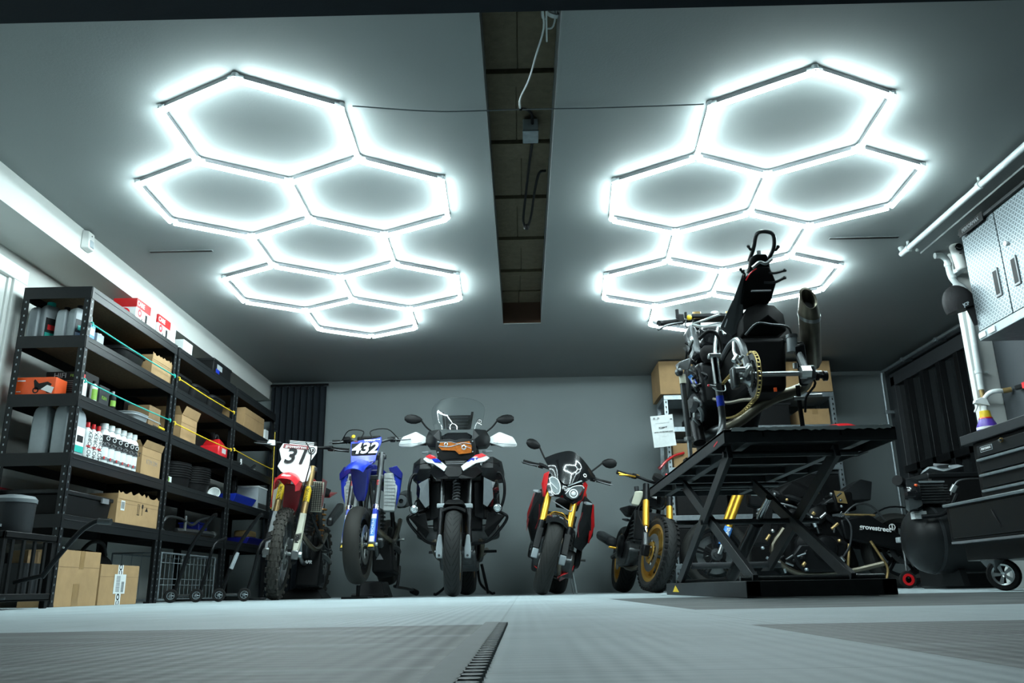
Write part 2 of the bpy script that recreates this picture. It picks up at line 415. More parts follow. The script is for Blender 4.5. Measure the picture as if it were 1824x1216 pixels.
# ================= hexagon lights =================
S3 = math.sqrt(3)
def hex_light(cx, cy, ang, label, power_at):
    root = thing('hexagon_light', label, 'light', (cx, cy, H), 'hexagon grid lights on the ceiling')
    S = .482; ca, sa = math.cos(ang), math.sin(ang); cen = [(0, 1), (-S3/2, 2.5), (S3/2, 2.5), (0, 4), (-S3/2, 5.5), (S3/2, 5.5), (0, 7)]
    T = lambda g: V((cx+(ca*g[0]-sa*g[1])*S, cy+(sa*g[0]+ca*g[1])*S, 0))
    E, P = {}, {}
    for a, b in cen:
        q = [(a, b-1), (a-S3/2, b-.5), (a-S3/2, b+.5), (a, b+1), (a+S3/2, b+.5), (a+S3/2, b-.5)]
        q = [(round(u, 3), round(v_, 3)) for u, v_ in q]
        for i in range(6):
            k = tuple(sorted((q[i], q[(i+1) % 6]))); E[k] = 1; P.setdefault(q[i], set()).add(q[(i+1) % 6]); P.setdefault(q[(i+1) % 6], set()).add(q[i])
    zt = H-.037
    for a, b in sorted(E):
        A, B = T(a), T(b); d = (B-A).normalized(); A2, B2 = A+d*.016, B-d*.016
        A2.z = B2.z = zt; u = V((-d.y, d.x, 0))
        # opaque back channel
        hs = MB(); hs.prism([A2+u*.011+ZU*.008, A2+u*.0085+ZU*.032, A2-u*.0085+ZU*.032, A2-u*.011+ZU*.008], B2-A2)
        hs.build('tube_housing', 'mid_grey', root)
        MB().cyl(A2, B2, .0125, n=12).build('light_tube', 'tube_glow', root)
    for g, nb in P.items():
        p = T(g); p.z = zt+.008; c = MB(); c.cyl(p-ZU*.000, p+ZU*.022, .016, n=10)
        for h in nb:
            d = (T(h)-T(g)).normalized(); c.cyl(p+ZU*.008, p+d*.034+ZU*.008, .013, n=8)
        c.cyl(p+ZU*.014, V((p.x, p.y, H-.001)), .006, n=6)
        c.build('connector', 'clip_clear', root)
    return root
hex_light(-1.217, 3.110, .0207, 'left hexagon grid of glowing white tubes on the ceiling above the shelving side', None)
hex_light(1.327, 3.149, -.0613, 'right hexagon grid of glowing white tubes on the ceiling above the lift', None)
# ================= shelving along the left wall =================
XF, XB = -2.50, -2.90
LV = [1.80, 1.50, 1.155, .82, .485]
GS_ = 'black boltless shelving units on the left'
def shelf_unit(y0, y1, label, levels):
    r = thing('shelving_unit', label, 'shelves', (-2.7, (y0+y1)/2, 0), GS_)
    for x, sx in ((XF, -1), (XB, 1)):
        for y, sy in ((y0, 1), (y1, -1)):
            p = MB(); p.bb(x, x+sx*.003, y, y+sy*.038, 0, 1.80); p.bb(x, x+sx*.038, y, y+sy*.003, 0, 1.80)
            p.bb(x-.001*sx, x+sx*.04, y-.001*sy, y+sy*.04, 0, .012)
            po = p.build('post', 'satin_black', r); q = MB(); z = .03
            while z < 1.78:
                q.box((x+.0005*(-sx), y+sy*.019, z), (.0012, .007, .011)); q.box((x+sx*.019, y-.0005*sy, z), (.007, .0012, .011)); z += .042
            q.build('post_slots', 'galvanised', po)  # pale tabs stand in for light seen through the holes
    for z in levels:
        for x, s in ((XF+.003, -1), (XB-.003, 1)):
            b = MB(); b.bb(x, x+s*.004, y0+.004, y1-.004, z-.072, z); b.bb(x, x+s*.018, y0+.01, y1-.01, z-.006, z-.002); b.bb(x+.002*(-s), x+s*.002, y0+.03, y1-.03, z-.030, z-.024)
            b.build('shelf_beam', 'satin_black', r, bevel=.0015)
        for y in (y0-.003, y1-.001):
            MB().bb(XB, XF, y, y+.004, z-.072, z).build('shelf_beam', 'satin_black', r, bevel=.001)
        MB().bb(XB+.008, XF-.008, y0+.01, y1-.01, z-.018, z-.006).build('shelf_board', 'chipboard', r)
    return r
shelf_unit(4.53, 5.78, 'nearest black metal shelving unit holding oil jugs and white bottles', LV)
shelf_unit(5.81, 7.06, 'middle black metal shelving unit with black tubs and two yellow cords', LV)
shelf_unit(7.09, 8.28, 'farthest black metal shelving unit beside the black curtain', LV)

# ---- containers ----
def jug(loc, w, d, h, m, label, cap='black_plastic', capr=.02, group=None, tilt=.45, lab=None, rz=0, spout=-1):
    x, y, z = loc; r = thing('oil_jug', label, 'oil jug', loc, group)
    b = MB(); R = []
    for t, sw, sd, off in ((0, .96, .96, 0), (.02, 1, 1, 0), (.66, 1, 1, 0), (.84, .95, .94, -.02), (.93, .82, .8, -.07), (.99, .55, .55, -.14), (1.0, .50, .5, -.15)):
        cx = x; cy = y+off*d*tilt; hw, hd = w*sw/2, d*sd/2; c = .22*min(hw, hd)
        R.append([V((cx-hw+c, cy-hd, z+h*t)), V((cx+hw-c, cy-hd, z+h*t)), V((cx+hw, cy-hd+c, z+h*t)), V((cx+hw, cy+hd-c, z+h*t)), V((cx+hw-c, cy+hd, z+h*t)), V((cx-hw+c, cy+hd, z+h*t)), V((cx-hw, cy+hd-c, z+h*t)), V((cx-hw, cy-hd+c, z+h*t))])
    b.rings(R); b.build('body', m, r, bevel=.003)
    MB().cyl((x, y-.16*d*tilt, z+h-.004), (x, y-.16*d*tilt, z+h+.022), capr, capr*.9).build('cap', cap, r, bevel=.002)
    if lab:
        q = MB()
        if lab[0] == 'E': q.bb(x-w*.42, x+w*.42, y-d/2-.002, y-d/2, z+h*.08, z+h*.60)
        else: q.bb(x+w/2, x+w/2+.002, y-d*.42, y+d*.42, z+h*.08, z+h*.62)
        lo = q.build('label', lab[1], r)
        if len(lab) > 2:
            q = MB()
            if lab[0] == 'E': q.bb(x-w*.40, x+w*.40, y-d/2-.003, y-d/2-.002, z+h*.08, z+h*.25)
            else: q.bb(x+w/2+.002, x+w/2+.003, y-d*.40, y+d*.42, z+h*.08, z+h*.22)
            q.build('label_band', lab[2], lo)
            q = MB()
            if lab[0] == 'E': q.bb(x-w*.30, x+w*.30, y-d/2-.003, y-d/2-.002, z+h*.30, z+h*.50)
            else: q.bb(x+w/2+.002, x+w/2+.003, y-d*.30, y+d*.30, z+h*.30, z+h*.44)
            q.build('label_print', lab[3] if len(lab) > 3 else 'black_print', lo)
    r.rotation_euler.z = rz
    return r
G1 = 'grey oil jugs on the shelves'
jug((-2.868, 4.66, 1.50), .062, .13, .21, 'jug_grey', 'grey oil jug at the wall end of the second shelf from the top', group=G1)
j = jug((-2.80, 4.665, 1.50), .07, .12, .225, 'jug_grey', 'grey oil jug with teal cap and red and teal label', 'teal', .026, G1, lab=('F', 'black_print', 'teal', 'red'), rz=-.5)
jug((-2.700, 4.66, 1.50), .06, .14, .19, 'jug_grey', 'narrow grey oil jug right of the teal capped jug', group=G1)
jug((-2.62, 4.66, 1.50), .07, .13, .20, 'jug_grey', 'grey oil jug with black cap beside the nearest corner post, second shelf', group=G1, lab=('F', 'dark_grey', 'white_print', 'teal'), rz=-.4)
jug((-2.735, 4.68, .82), .10, .17, .285, 'jug_grey', 'tall grey oil jug on the middle shelf at the wall side', 'jug_grey', .02, G1, tilt=.9)
jug((-2.618, 4.68, .82), .085, .17, .29, 'jug_grey', 'tall grey oil jug on the middle shelf just left of the corner post', 'jug_grey', .02, G1, tilt=.9)
jug((-2.548, 4.66, .82), .04, .11, .265, 'jug_grey', 'large grey jug with teal label right of the nearest corner post', 'jug_grey', .014, G1, lab=('F', 'white_print', 'teal', 'black_print'))
jug((-2.548, 4.655, 1.155), .028, .05, .12, 'white_plastic', 'small white bottle on the middle shelf beside the nearest post', 'red', .01)
# slim white bottles with red caps
def bottle(loc, rad, h, m, cap, label, name='bottle', prt=None, neck=.4, n=16, cat='bottle', group=None):
    x, y, z = loc; r = thing(name, label, cat, loc, group)
    MB().lathe([(0, 0), (rad*.94, 0), (rad, .006), (rad, h*.70), (rad*.92, h*.76), (rad*neck, h*.85), (rad*neck, h*.88), (0, h*.88)], loc, ZU, n).build('body', m, r)
    MB().lathe([(0, h*.86), (rad*neck*1.25, h*.86), (rad*neck*1.2, h), (0, h)], loc, ZU, n).build('cap', cap, r, bevel=.001)
    if prt:
        for i, (z0, z1, a, mm) in enumerate(prt):
            MB().lathe([(rad+.0002, h*z0), (rad+.0008, h*z0), (rad+.0008, h*z1), (rad+.0002, h*z1)], loc, ZU, 10, -a+.0, a+.0, ref=(1, -.5, 0)).build('label', mm, r)
    return r
GR = 'slim white bottles with red caps'; GW = 'white cleaner bottles with black labels'
b0 = bottle((-2.545, 4.765, .82), .028, .215, 'white_plastic', 'red', 'slim white bottle with red cap, nearest of the red capped three', prt=[(.08, .62, .9, 'white_print'), (.30, .36, .5, 'red')], neck=.35, group=GR)
text('MOTOREX', .034, (-2.5155, 4.757, .90), (0, 0, 1), (-.5, -1, 0), 'black_print', b0, depth=.001)
bottle_ls = ['slim white bottle with red cap, middle of the red capped three', 'slim white bottle with red cap next to the black labelled bottles']
for i, y in enumerate((4.83, 4.892)): dup(b0, (-2.545, y, .82), bottle_ls[i])
b1 = bottle((-2.55, 4.965, .82), .037, .245, 'white_plastic', 'white_plastic', 'white bottle with black label, nearest of the black labelled row', prt=[(.52, .70, 1.3, 'black_print'), (.40, .50, 1.1, 'mid_grey'), (.08, .16, .9, 'mid_grey')], neck=.55, group=GW)
text('BOLT', .035, (-2.5145, 4.948, .935), (.45, 1, 0), ZU, 'black_print', b1, depth=.001, bold=.001)
q = MB(); q.box((-2.517, 4.943, .853), (.002, .016, .016)); q.build('logo_mark', 'red', b1)
q = MB(); q.lathe([(.010, 0), (.013, 0), (.013, .001), (.010, .001)], (-2.512, 4.957, .972), (1, -.45, 0), 14); q.build('logo_mark', 'white_print', b1)
for i, (y, l) in enumerate(((5.045, 'second'), (5.125, 'third'), (5.205, 'fourth'), (5.285, 'fifth'))):
    dup(b1, (-2.55, y, .82), 'white bottle with black label, %s of the row from the nearest post' % l)
dup(b1, (-2.55, 5.355, .82), 'white bottle with black label touching the small cardboard box')
for i, y in enumerate((4.80, 4.92, 5.04, 5.16)):
    dup(b1, (-2.66, y, .82), 'white cleaner bottle in the hidden second row, seen between the front ones', group='rear row of white cleaner bottles')

# ---- cardboard boxes ----
def carton(x0, x1, y0, y1, z0, z1, label, open_=0, jag=0, rz=0, m='cardboard', cat='cardboard box', extra=None, face='F'):
    c = V(((x0+x1)/2, (y0+y1)/2, z0)); r = thing('cardboard_box', label, cat, c)
    b = MB(); t = .004
    if open_:
        b.bb(x0, x1, y0, y1, z0, z0+t); b.bb(x0, x0+t, y0, y1, z0, z1); b.bb(x1-t, x1, y0, y1, z0, z1); b.bb(x0, x1, y0, y0+t, z0, z1); b.bb(x0, x1, y1-t, y1, z0, z1)
    else: b.bb(x0, x1, y0, y1, z0, z1)
    b.build('body', m, r, bevel=.0015)
    if open_:
        L = open_
        f = MB(); f.prism([(x1, y0, z1), (x1, y1, z1), (x1+L*.35, y1-.01, z1+L*.9), (x1+L*.35, y0+.01, z1+L*.9)], (.003, 0, .001)); f.build('flap', m, r)
        f = MB(); f.prism([(x0, y0, z1), (x1, y0, z1), (x1-.01, y0-L*.5, z1+L*.8), (x0+.01, y0-L*.5, z1+L*.8)], (0, -.003, .001)); f.build('flap', m, r)
        f = MB(); f.prism([(x0, y1, z1), (x1, y1, z1), (x1-.01, y1+L*.3, z1+L*.8), (x0+.01, y1+L*.3, z1+L*.8)], (0, .003, .001)); f.build('flap', 'cardboard_dark', r)
    if jag:   # torn upper edge
        f = MB(); P = [(x1, y0, z1-.03)]; k = 22
        for i in range(k+1): P.append((x1, y0+(y1-y0)*i/k, z1+random.uniform(.002, jag)))
        P.append((x1, y1, z1-.03)); f.prism(P, (.002, 0, 0)); f.build('torn_flap', m, r)
    s = MB(); s.bb(x1, x1+.0008, y0, y1, z1-(z1-z0)*.3-.001, z1-(z1-z0)*.3+.001); s.build('fold_line', 'cardboard_dark', r)
    return r
cb = carton(-2.85, -2.505, 5.15, 5.76, .485, .665, 'long open cardboard box with torn top on the lowest shelf of the nearest unit', jag=.03)
MB().bb(-2.505, -2.5035, 5.20, 5.25, .565, .625).build('label', 'paper', cb)
q = MB()
for k in range(6): q.bb(-2.5035, -2.503, 5.205+k*.007, 5.2085+k*.007, .575, .618)
q.build('barcode', 'black_print', cb)
q = MB()
for yy in (5.435, 5.455, 5.50): q.bb(-2.505, -2.5035, yy, yy+.004, .555, .625)
q.bb(-2.505, -2.5035, 5.43, 5.462, .553, .557); q.prism([(-2.505, 5.545, .585), (-2.505, 5.585, .585), (-2.505, 5.565, .612)], (.0015, 0, 0)); q.bb(-2.505, -2.5035, 5.492, 5.512, .60, .625)
q.build('printed_symbols', 'black_print', cb)
carton(-2.78, -2.515, 5.43, 5.76, 1.50, 1.64, 'tan cardboard box behind the upper teal cord on the second shelf', jag=.025)
cb = carton(-2.70, -2.51, 5.42, 5.72, .82, 1.0, 'square cardboard box with faint handwriting next to the white bottles', open_=.05)
text('KTM DM', .045, (-2.5095, 5.58, .91), YR, ZU, mat('pencil', (.22, .19, .17), .8), cb, depth=.0006)
carton(-2.68, -2.53, 5.50, 5.68, 1.155, 1.30, 'small brown cardboard carton behind the lower teal cord', m='cardboard_dark')
cb = carton(-2.70, -2.508, 4.575, 5.035, .0, .30, 'large taped cardboard box on the floor under the nearest shelving')
MB().bb(-2.508, -2.5068, 4.80, 4.85, .20, .30).build('tape', 'tape', cb); MB().bb(-2.508, -2.5068, 4.76, 4.83, .0, .12).build('tape', 'tape', cb)
cb = carton(-2.70, -2.503, 5.045, 5.55, .0, .235, 'lower cardboard box with white shipping label beside the large taped box')
q = MB(); q.bb(-2.503, -2.5015, 5.26, 5.325, 0, .235); q.build('tape', 'white_plastic', cb)
text('CO', .05, (-2.501, 5.292, .205), (0, 0, 1), (0, -1, 0), 'black_print', cb, depth=.0006, bold=.002)
text('CO', .05, (-2.501, 5.292, .028), (0, 0, 1), (0, -1, 0), 'black_print', cb, depth=.0006, bold=.002)
q = MB(); q.bb(-2.5015, -2.500, 5.22, 5.37, .065, .18); lb = q.build('label', 'paper', cb)
q = MB()
for k in range(12): q.bb(-2.500, -2.4996, 5.245, 5.245+.05, .078+k*.008, .081+k*.008)
for k in range(9): q.bb(-2.500, -2.4996, 5.315, 5.35, .075+k*.007, .079+k*.007)
q.build('barcode', 'black_print', cb)
carton(-2.72, -2.52, 6.02, 6.32, 1.155, 1.34, 'open cardboard box on the middle unit below the upper yellow cord', open_=.07)
cb = carton(-2.80, -2.52, 7.40, 7.98, 1.50, 1.69, 'cardboard box on the farthest unit under the top shelf')
MB().bb(-2.56, -2.515, 8.02, 8.12, 1.502, 1.60).build('carton', 'white_plastic', cb)
# orange carton with a picture, speaker cartons
r = thing('orange_box', 'bright orange box printed with a dark motorcycle on the middle shelf end', 'box', (-2.77, 4.60, 1.155))
MB().bb(-2.885, -2.655, 4.56, 4.68, 1.155, 1.262).build('body', 'orange', r, bevel=.002)
q = MB()
for cx, cz, rr in ((-2.765, 1.185, .018), (-2.69, 1.185, .018)): q.lathe([(rr*.6, 0), (rr, 0), (rr, .001), (rr*.6, .001)], (cx, 4.56, cz), (0, -1, 0), 16)
q.prism([(-2.77, 4.56, 1.19), (-2.70, 4.56, 1.185), (-2.675, 4.56, 1.22), (-2.70, 4.56, 1.235), (-2.75, 4.56, 1.225), (-2.775, 4.56, 1.25), (-2.782, 4.56, 1.24)], (0, -.001, 0)); q.build('picture', 'black_print', r)
q = MB(); q.bb(-2.875, -2.83, 4.5585, 4.56, 1.238, 1.244); q.bb(-2.875, -2.85, 4.5585, 4.56, 1.176, 1.180); q.prism([(-2.735, 4.559, 1.19), (-2.67, 4.559, 1.165), (-2.66, 4.559, 1.20), (-2.70, 4.559, 1.215)], (0, -.0015, 0)); q.build('printed_patch', 'white_print', r)
r = thing('filter_carton', 'black and green carton printed HIFI behind the orange box', 'box', (-2.66, 4.74, 1.155))
MB().bb(-2.80, -2.565, 4.70, 4.86, 1.155, 1.33).build('body', 'black_print', r, bevel=.002)
text('HIFI', .045, (-2.715, 4.699, 1.305), XR, ZU, 'jug_grey', r, depth=.001)
text('FILTRO', .022, (-2.62, 4.699, 1.305), XR, ZU, 'green', r, depth=.001)
q = MB()
for k in range(9): q.bb(-2.70+.006*(k % 2), -2.59, 4.6985, 4.70, 1.175+k*.012, 1.178+k*.012)
q.build('printed_text', 'mid_grey', r)
r = thing('filter_carton', 'pale green and white carton just right of the nearest post, middle shelf', 'box', (-2.55, 4.85, 1.155))
MB().bb(-2.60, -2.52, 4.80, 4.92, 1.155, 1.27).build('body', 'dark_grey', r, bevel=.002); text('K&N', .03, (-2.519, 4.86, 1.20), YR, ZU, 'green', r, depth=.001)
bottle((-2.54, 4.765, 1.155), .022, .13, 'white_plastic', 'black_plastic', 'short white spray can beside the nearest post, middle shelf', 'spray_can', prt=[(.1, .6, 1.0, 'green')])
bottle((-2.54, 5.00, 1.155), .022, .12, 'black_plastic', 'mid_grey', 'short black spray can with green mark, middle shelf of nearest unit', 'spray_can', prt=[(.2, .5, 1.0, 'green')])
# small boxes and bins on the second shelf
r = thing('small_carton', 'small blue and white carton on the second shelf by the nearest post', 'box', (-2.545, 4.62, 1.50)); MB().bb(-2.57, -2.52, 4.585, 4.66, 1.50, 1.59).build('body', 'sky_blue', r, bevel=.002); MB().bb(-2.52, -2.5185, 4.60, 4.65, 1.53, 1.57).build('label', 'white_print', r)
r = thing('small_carton', 'small grey carton next to the blue one, second shelf', 'box', (-2.545, 4.72, 1.50)); MB().bb(-2.58, -2.52, 4.69, 4.77, 1.50, 1.565).build('body', 'jug_grey', r, bevel=.002); MB().bb(-2.58, -2.52, 4.72, 4.74, 1.565, 1.568).build('seal', 'white_print', r)
r = thing('document', 'white folded sheet lying on the second shelf of the nearest unit', 'paper', (-2.56, 4.90, 1.50)); MB().bb(-2.60, -2.515, 4.80, 5.02, 1.50, 1.506).build('sheet', 'paper', r)
def bin_(x0, x1, y0, y1, z0, z1, label, m='black_plastic', name='storage_bin', group=None, round_=0, cat='tub', handles=0):
    c = V(((x0+x1)/2, (y0+y1)/2, z0)); r = thing(name, label, cat, c, group); b = MB(); k = .86; n = 24
    def ring(s, z):
        R = []
        for i in range(n):
            t = 2*PI*i/n; e = .35 if not round_ else 1
            cx = math.copysign(abs(math.cos(t))**e, math.cos(t)); cy = math.copysign(abs(math.sin(t))**e, math.sin(t))
            R.append(V((c.x+cx*(x1-x0)/2*s, c.y+cy*(y1-y0)/2*s, z)))
        return R
    b.rings([ring(k, z0), ring(.985, z1-.004), ring(1, z1-.004), ring(1, z1), ring(.975, z1), ring(k-.012, z0+.003)]); b.build('tub', m, r)
    b = MB(); b.rings([ring(1.0, z1-.02), ring(1.025, z1-.02), ring(1.025, z1-.012), ring(1.0, z1-.012)], cap=False); b.build('rim', m, r)
    return r
bin_(-2.80, -2.53, 5.06, 5.40, 1.50, 1.60, 'shallow black tub on the second shelf left of the tan box')
GB = 'black tubs on the second shelf of the middle unit'
for i, y in enumerate((6.05, 6.42, 6.80)):
    bin_(-2.82, -2.53, y-.165, y+.165, 1.50, 1.635, ('black tub on the middle unit nearest to the camera, second shelf', 'black tub between two others on the middle unit second shelf', 'black tub on the middle unit beside its far post, second shelf')[i], group=GB)
bin_(-2.80, -2.53, 5.30, 5.75, 1.155, 1.22, 'clear plastic tray behind the lower teal cord', 'jug_grey', name='plastic_tray')
r = thing('screwdriver', 'yellow handled tool lying on the middle shelf by the second post', 'tool', (-2.515, 5.62, 1.163)); MB().cyl((-2.515, 5.63, 1.168), (-2.515, 5.72, 1.168), .01).build('handle', 'yellow', r, bevel=.002); MB().cyl((-2.515, 5.55, 1.168), (-2.515, 5.63, 1.168), .004).build('blade', 'steel', r)
# nested black tubs, stacked: every tub a thing
for s, (y, nn) in enumerate(((6.28, 6), (6.68, 7))):
    for k in range(nn):
        z = .82+.018*k+(0 if s == 0 else .0)
        t = bin_(-2.80, -2.53, y-.17, y+.17, z, z+.10, '%s black tub in the %s nested stack on the middle unit' % (('lowest', 'second', 'third', 'fourth', 'fifth', 'sixth', 'topmost')[k if k < nn-1 else 6], ('nearer', 'farther')[s]), group='nested black tubs', round_=1)
# red tool, white scoop
r = thing('red_jerrycan', 'bright red petrol can behind the lower yellow cord on the middle unit', 'canister', (-2.60, 6.96, 1.155))
MB().bb(-2.69, -2.52, 6.84, 7.04, 1.155, 1.25).build('body', 'bright_red', r, bevel=.015, seg=3)
MB().hull([(-2.68, 6.86, 1.25), (-2.53, 6.86, 1.25), (-2.68, 7.03, 1.25), (-2.53, 7.03, 1.25), (-2.66, 6.90, 1.31), (-2.55, 6.90, 1.31), (-2.66, 7.0, 1.29), (-2.55, 7.0, 1.29)]).build('top', 'red', r, bevel=.008)
MB().cyl((-2.60, 6.90, 1.31), (-2.60, 6.87, 1.355), .018).build('cap', 'black_plastic', r); MB().bb(-2.522, -2.518, 6.90, 6.99, 1.19, 1.23).build('label', 'white_print', r)
MB().tube([(-2.60, 6.92, 1.31), (-2.60, 6.95, 1.35), (-2.60, 7.0, 1.34), (-2.60, 7.01, 1.29)], .010).build('handle', 'dark_grey', r)
r = thing('funnel', 'white plastic scoop lying beside the nested tubs', 'funnel', (-2.55, 6.90, .825)); MB().lathe([(.012, 0), (.015, .0), (.05, .06), (.046, .06)], (-2.56, 6.92, .835), (.3, -1, .35), 16).build('cone', 'white_plastic', r); MB().cyl((-2.56, 6.92, .835), (-2.575, 6.97, .826), .009).build('spout', 'white_plastic', r)
r = thing('small_carton', 'small green and white carton beside the second post, fourth shelf', 'box', (-2.545, 5.92, .82)); MB().bb(-2.58, -2.52, 5.87, 5.95, .82, .865).build('body', 'paper', r, bevel=.002); MB().bb(-2.52, -2.519, 5.88, 5.91, .83, .86).build('label', 'green', r)
# loose metal parts on the lowest shelf of the middle unit
r = thing('handlebar', 'silver motorcycle handlebar lying on the lowest shelf of the middle unit', 'handlebar', (-2.6, 6.3, .485))
MB().tube([(-2.60, 6.02, .50), (-2.58, 6.04, .57), (-2.58, 6.12, .60), (-2.58, 6.35, .60), (-2.58, 6.55, .57), (-2.58, 6.70, .62), (-2.56, 6.90, .66)], .011).build('bar', 'dark_steel', r)
MB().cyl((-2.58, 6.42, .52), (-2.58, 6.42, .63), .012).build('clamp', 'steel', r); MB().cyl((-2.60, 6.02, .49), (-2.59, 6.03, .55), .016).build('grip', 'rubber', r)
r = thing('exhaust_pipe', 'short grey exhaust pipe on the lowest shelf beside the handlebar', 'exhaust', (-2.56, 6.6, .485)); MB().tube([(-2.62, 6.35, .515), (-2.56, 6.55, .515), (-2.53, 6.75, .513), (-2.53, 6.88, .512)], .024).build('pipe', 'dark_steel', r); MB().lathe([(.024, 0), (.03, 0), (.03, .02), (.024, .02)], (-2.53, 6.86, .512), YR).build('flange', 'steel', r)
r = thing('blue_box', 'small blue box behind the handlebar, lowest shelf', 'box', (-2.70, 6.85, .485)); MB().bb(-2.78, -2.62, 6.80, 6.98, .485, .60).build('body', 'deep_blue', r, bevel=.004); MB().bb(-2.79, -2.61, 6.79, 6.99, .60, .612).build('lid', 'blue', r, bevel=.004)
r = thing('engine_cover', 'dark metal engine cover on the lowest shelf by the second post', 'engine part', (-2.65, 5.95, .485)); MB().hull([(-2.74, 5.86, .485), (-2.54, 5.86, .485), (-2.74, 6.0, .485), (-2.54, 6.0, .485), (-2.70, 5.88, .60), (-2.58, 5.88, .58), (-2.66, 5.98, .57)]).build('cover', 'dark_steel', r, bevel=.01); MB().cyl((-2.6, 5.9, .56), (-2.55, 5.88, .58), .02).build('boss', 'steel', r)
# farthest unit
r = thing('blue_tray', 'blue tool tray on the fourth shelf of the farthest unit', 'tray', (-2.62, 7.62, .82)); bb_ = MB(); bb_.hull([(-2.72, 7.36, .83), (-2.55, 7.36, .83), (-2.72, 7.88, .83), (-2.55, 7.88, .83), (-2.75, 7.34, .90), (-2.52, 7.34, .90), (-2.75, 7.92, .90), (-2.52, 7.92, .90)]); bb_.build('tray', 'blue', r, bevel=.004); MB().bb(-2.74, -2.53, 7.36, 7.90, .898, .905).build('rim', 'deep_blue', r)
r = thing('spare_wheel', 'small dark wheel standing behind the blue tray', 'wheel', (-2.66, 7.66, .905)); MB().lathe([(.05, -.02), (.085, -.022), (.10, 0), (.085, .022), (.05, .02)], (-2.66, 7.66, 1.005), (1, .2, 0)).build('tyre', 'rubber', r); MB().lathe([(.012, -.02), (.05, -.015), (.05, .015), (.012, .02)], (-2.66, 7.66, 1.005), (1, .2, 0)).build('rim', 'dark_steel', r)
r = thing('metal_box', 'pale grey metal box at the far end of the fourth shelf', 'box', (-2.65, 8.1, .82)); MB().bb(-2.80, -2.525, 7.96, 8.24, .82, 1.03).build('body', 'jug_grey', r, bevel=.004); MB().bb(-2.525, -2.52, 7.98, 8.22, .835, .88).build('base_strip', 'dark_grey', r); MB().bb(-2.805, -2.52, 7.955, 8.245, 1.025, 1.04).build('lid', 'paper', r, bevel=.003)
r = thing('blue_tray', 'low dark blue tray on the lowest shelf of the farthest unit', 'tray', (-2.62, 8.0, .485)); MB().hull([(-2.72, 7.80, .487), (-2.55, 7.80, .487), (-2.72, 8.2, .487), (-2.55, 8.2, .487), (-2.74, 7.78, .55), (-2.52, 7.78, .55), (-2.74, 8.22, .55), (-2.52, 8.22, .55)]).build('tray', 'deep_blue', r, bevel=.004); MB().bb(-2.70, -2.56, 7.86, 8.12, .55, .62).build('contents', 'bronze', r, bevel=.02)
r = thing('metal_parts', 'dark loose metal part on the third shelf of the farthest unit', 'metal part', (-2.6, 7.7, 1.155)); MB().tube([(-2.58, 7.25, 1.17), (-2.56, 7.5, 1.19), (-2.55, 7.8, 1.17), (-2.57, 8.1, 1.18)], .013).build('rod', 'dark_steel', r); MB().cyl((-2.56, 7.5, 1.17), (-2.56, 7.5, 1.23), .02).build('joint', 'steel', r)
r = thing('foot_pump', 'grey metal fitting beside the dark rod on the third shelf', 'metal part', (-2.60, 7.9, 1.155)); MB().bb(-2.66, -2.54, 7.86, 7.96, 1.155, 1.19).build('base', 'steel', r, bevel=.006); MB().cyl((-2.6, 7.9, 1.19), (-2.58, 7.98, 1.24), .012).build('lever', 'dark_steel', r)
# on top
def care_box(y, label):
    r = thing('care_box', label, 'box', (-2.64, y, 1.80), 'red and white boxes on top of the nearest unit')
    x0, x1 = -2.74, -2.58
    MB().bb(x0, x1, y-.11, y+.10, 1.80, 1.985).build('body', 'white_print', r, bevel=.003)
    MB().bb(x0-.001, x1+.001, y-.111, y+.101, 1.925, 1.987).build('top_band', 'red', r)
    text('CARE', .045, (x1+.0015, y-.05, 1.955), YR, ZU, 'white_print', r, depth=.001, bold=.001)
    q = MB(); q.lathe([(.012, 0), (.028, 0), (.028, .001), (.012, .001)], (x1, y-.055, 1.895), XR, 18); q.lathe([(.02, 0), (.04, 0), (.04, .001), (.02, .001)], (-2.66, y-.111, 1.88), (0, -1, 0), 18); q.build('round_mark', 'bright_red', r)
    q = MB(); q.bb(x1, x1+.001, y+.03, y+.06, 1.84, 1.91); q.bb(x1, x1+.001, y-.02, y-.01, 1.82, 1.87); q.build('printed_mark', 'black_print', r)
    return r
care_box(5.36, 'red and white CARE box on top of the nearest unit, nearer one')
care_box(5.70, 'red and white CARE box on top of the nearest unit, farther one')
for y, l in ((5.515, 'white plastic canister between the two red and white boxes'), (5.86, 'white plastic canister behind the farther red and white box')):
    r = thing('white_canister', l, 'canister', (-2.60, y, 1.80), 'white canisters on top of the shelving')
    MB().bb(-2.67, -2.57, y-.045, y+.035, 1.80, 1.99).build('body', 'white_plastic', r, bevel=.018, seg=3); MB().cyl((-2.62, y, 1.985), (-2.62, y, 2.01), .022).build('cap', 'white_print', r)
r = thing('small_carton', 'plain white carton on top of the shelving where two units meet', 'box', (-2.62, 6.14, 1.80)); MB().bb(-2.70, -2.58, 6.06, 6.24, 1.80, 1.94).build('body', 'paper', r, bevel=.003); MB().bb(-2.58, -2.5785, 6.10, 6.20, 1.84, 1.86).build('label', 'white_print', r)
r = thing('toolbox', 'small black case with blue and white stickers on top of the middle unit', 'case', (-2.62, 6.8, 1.80)); MB().bb(-2.74, -2.54, 6.60, 7.02, 1.80, 1.925).build('body', 'black_plastic', r, bevel=.006); MB().bb(-2.745, -2.535, 6.595, 7.025, 1.915, 1.94).build('lid', 'satin_black', r, bevel=.005)
MB().bb(-2.54, -2.5385, 6.68, 6.80, 1.86, 1.905).build('sticker', 'jug_grey', r); MB().bb(-2.54, -2.538, 6.66, 6.74, 1.825, 1.862).build('sticker', 'blue', r)
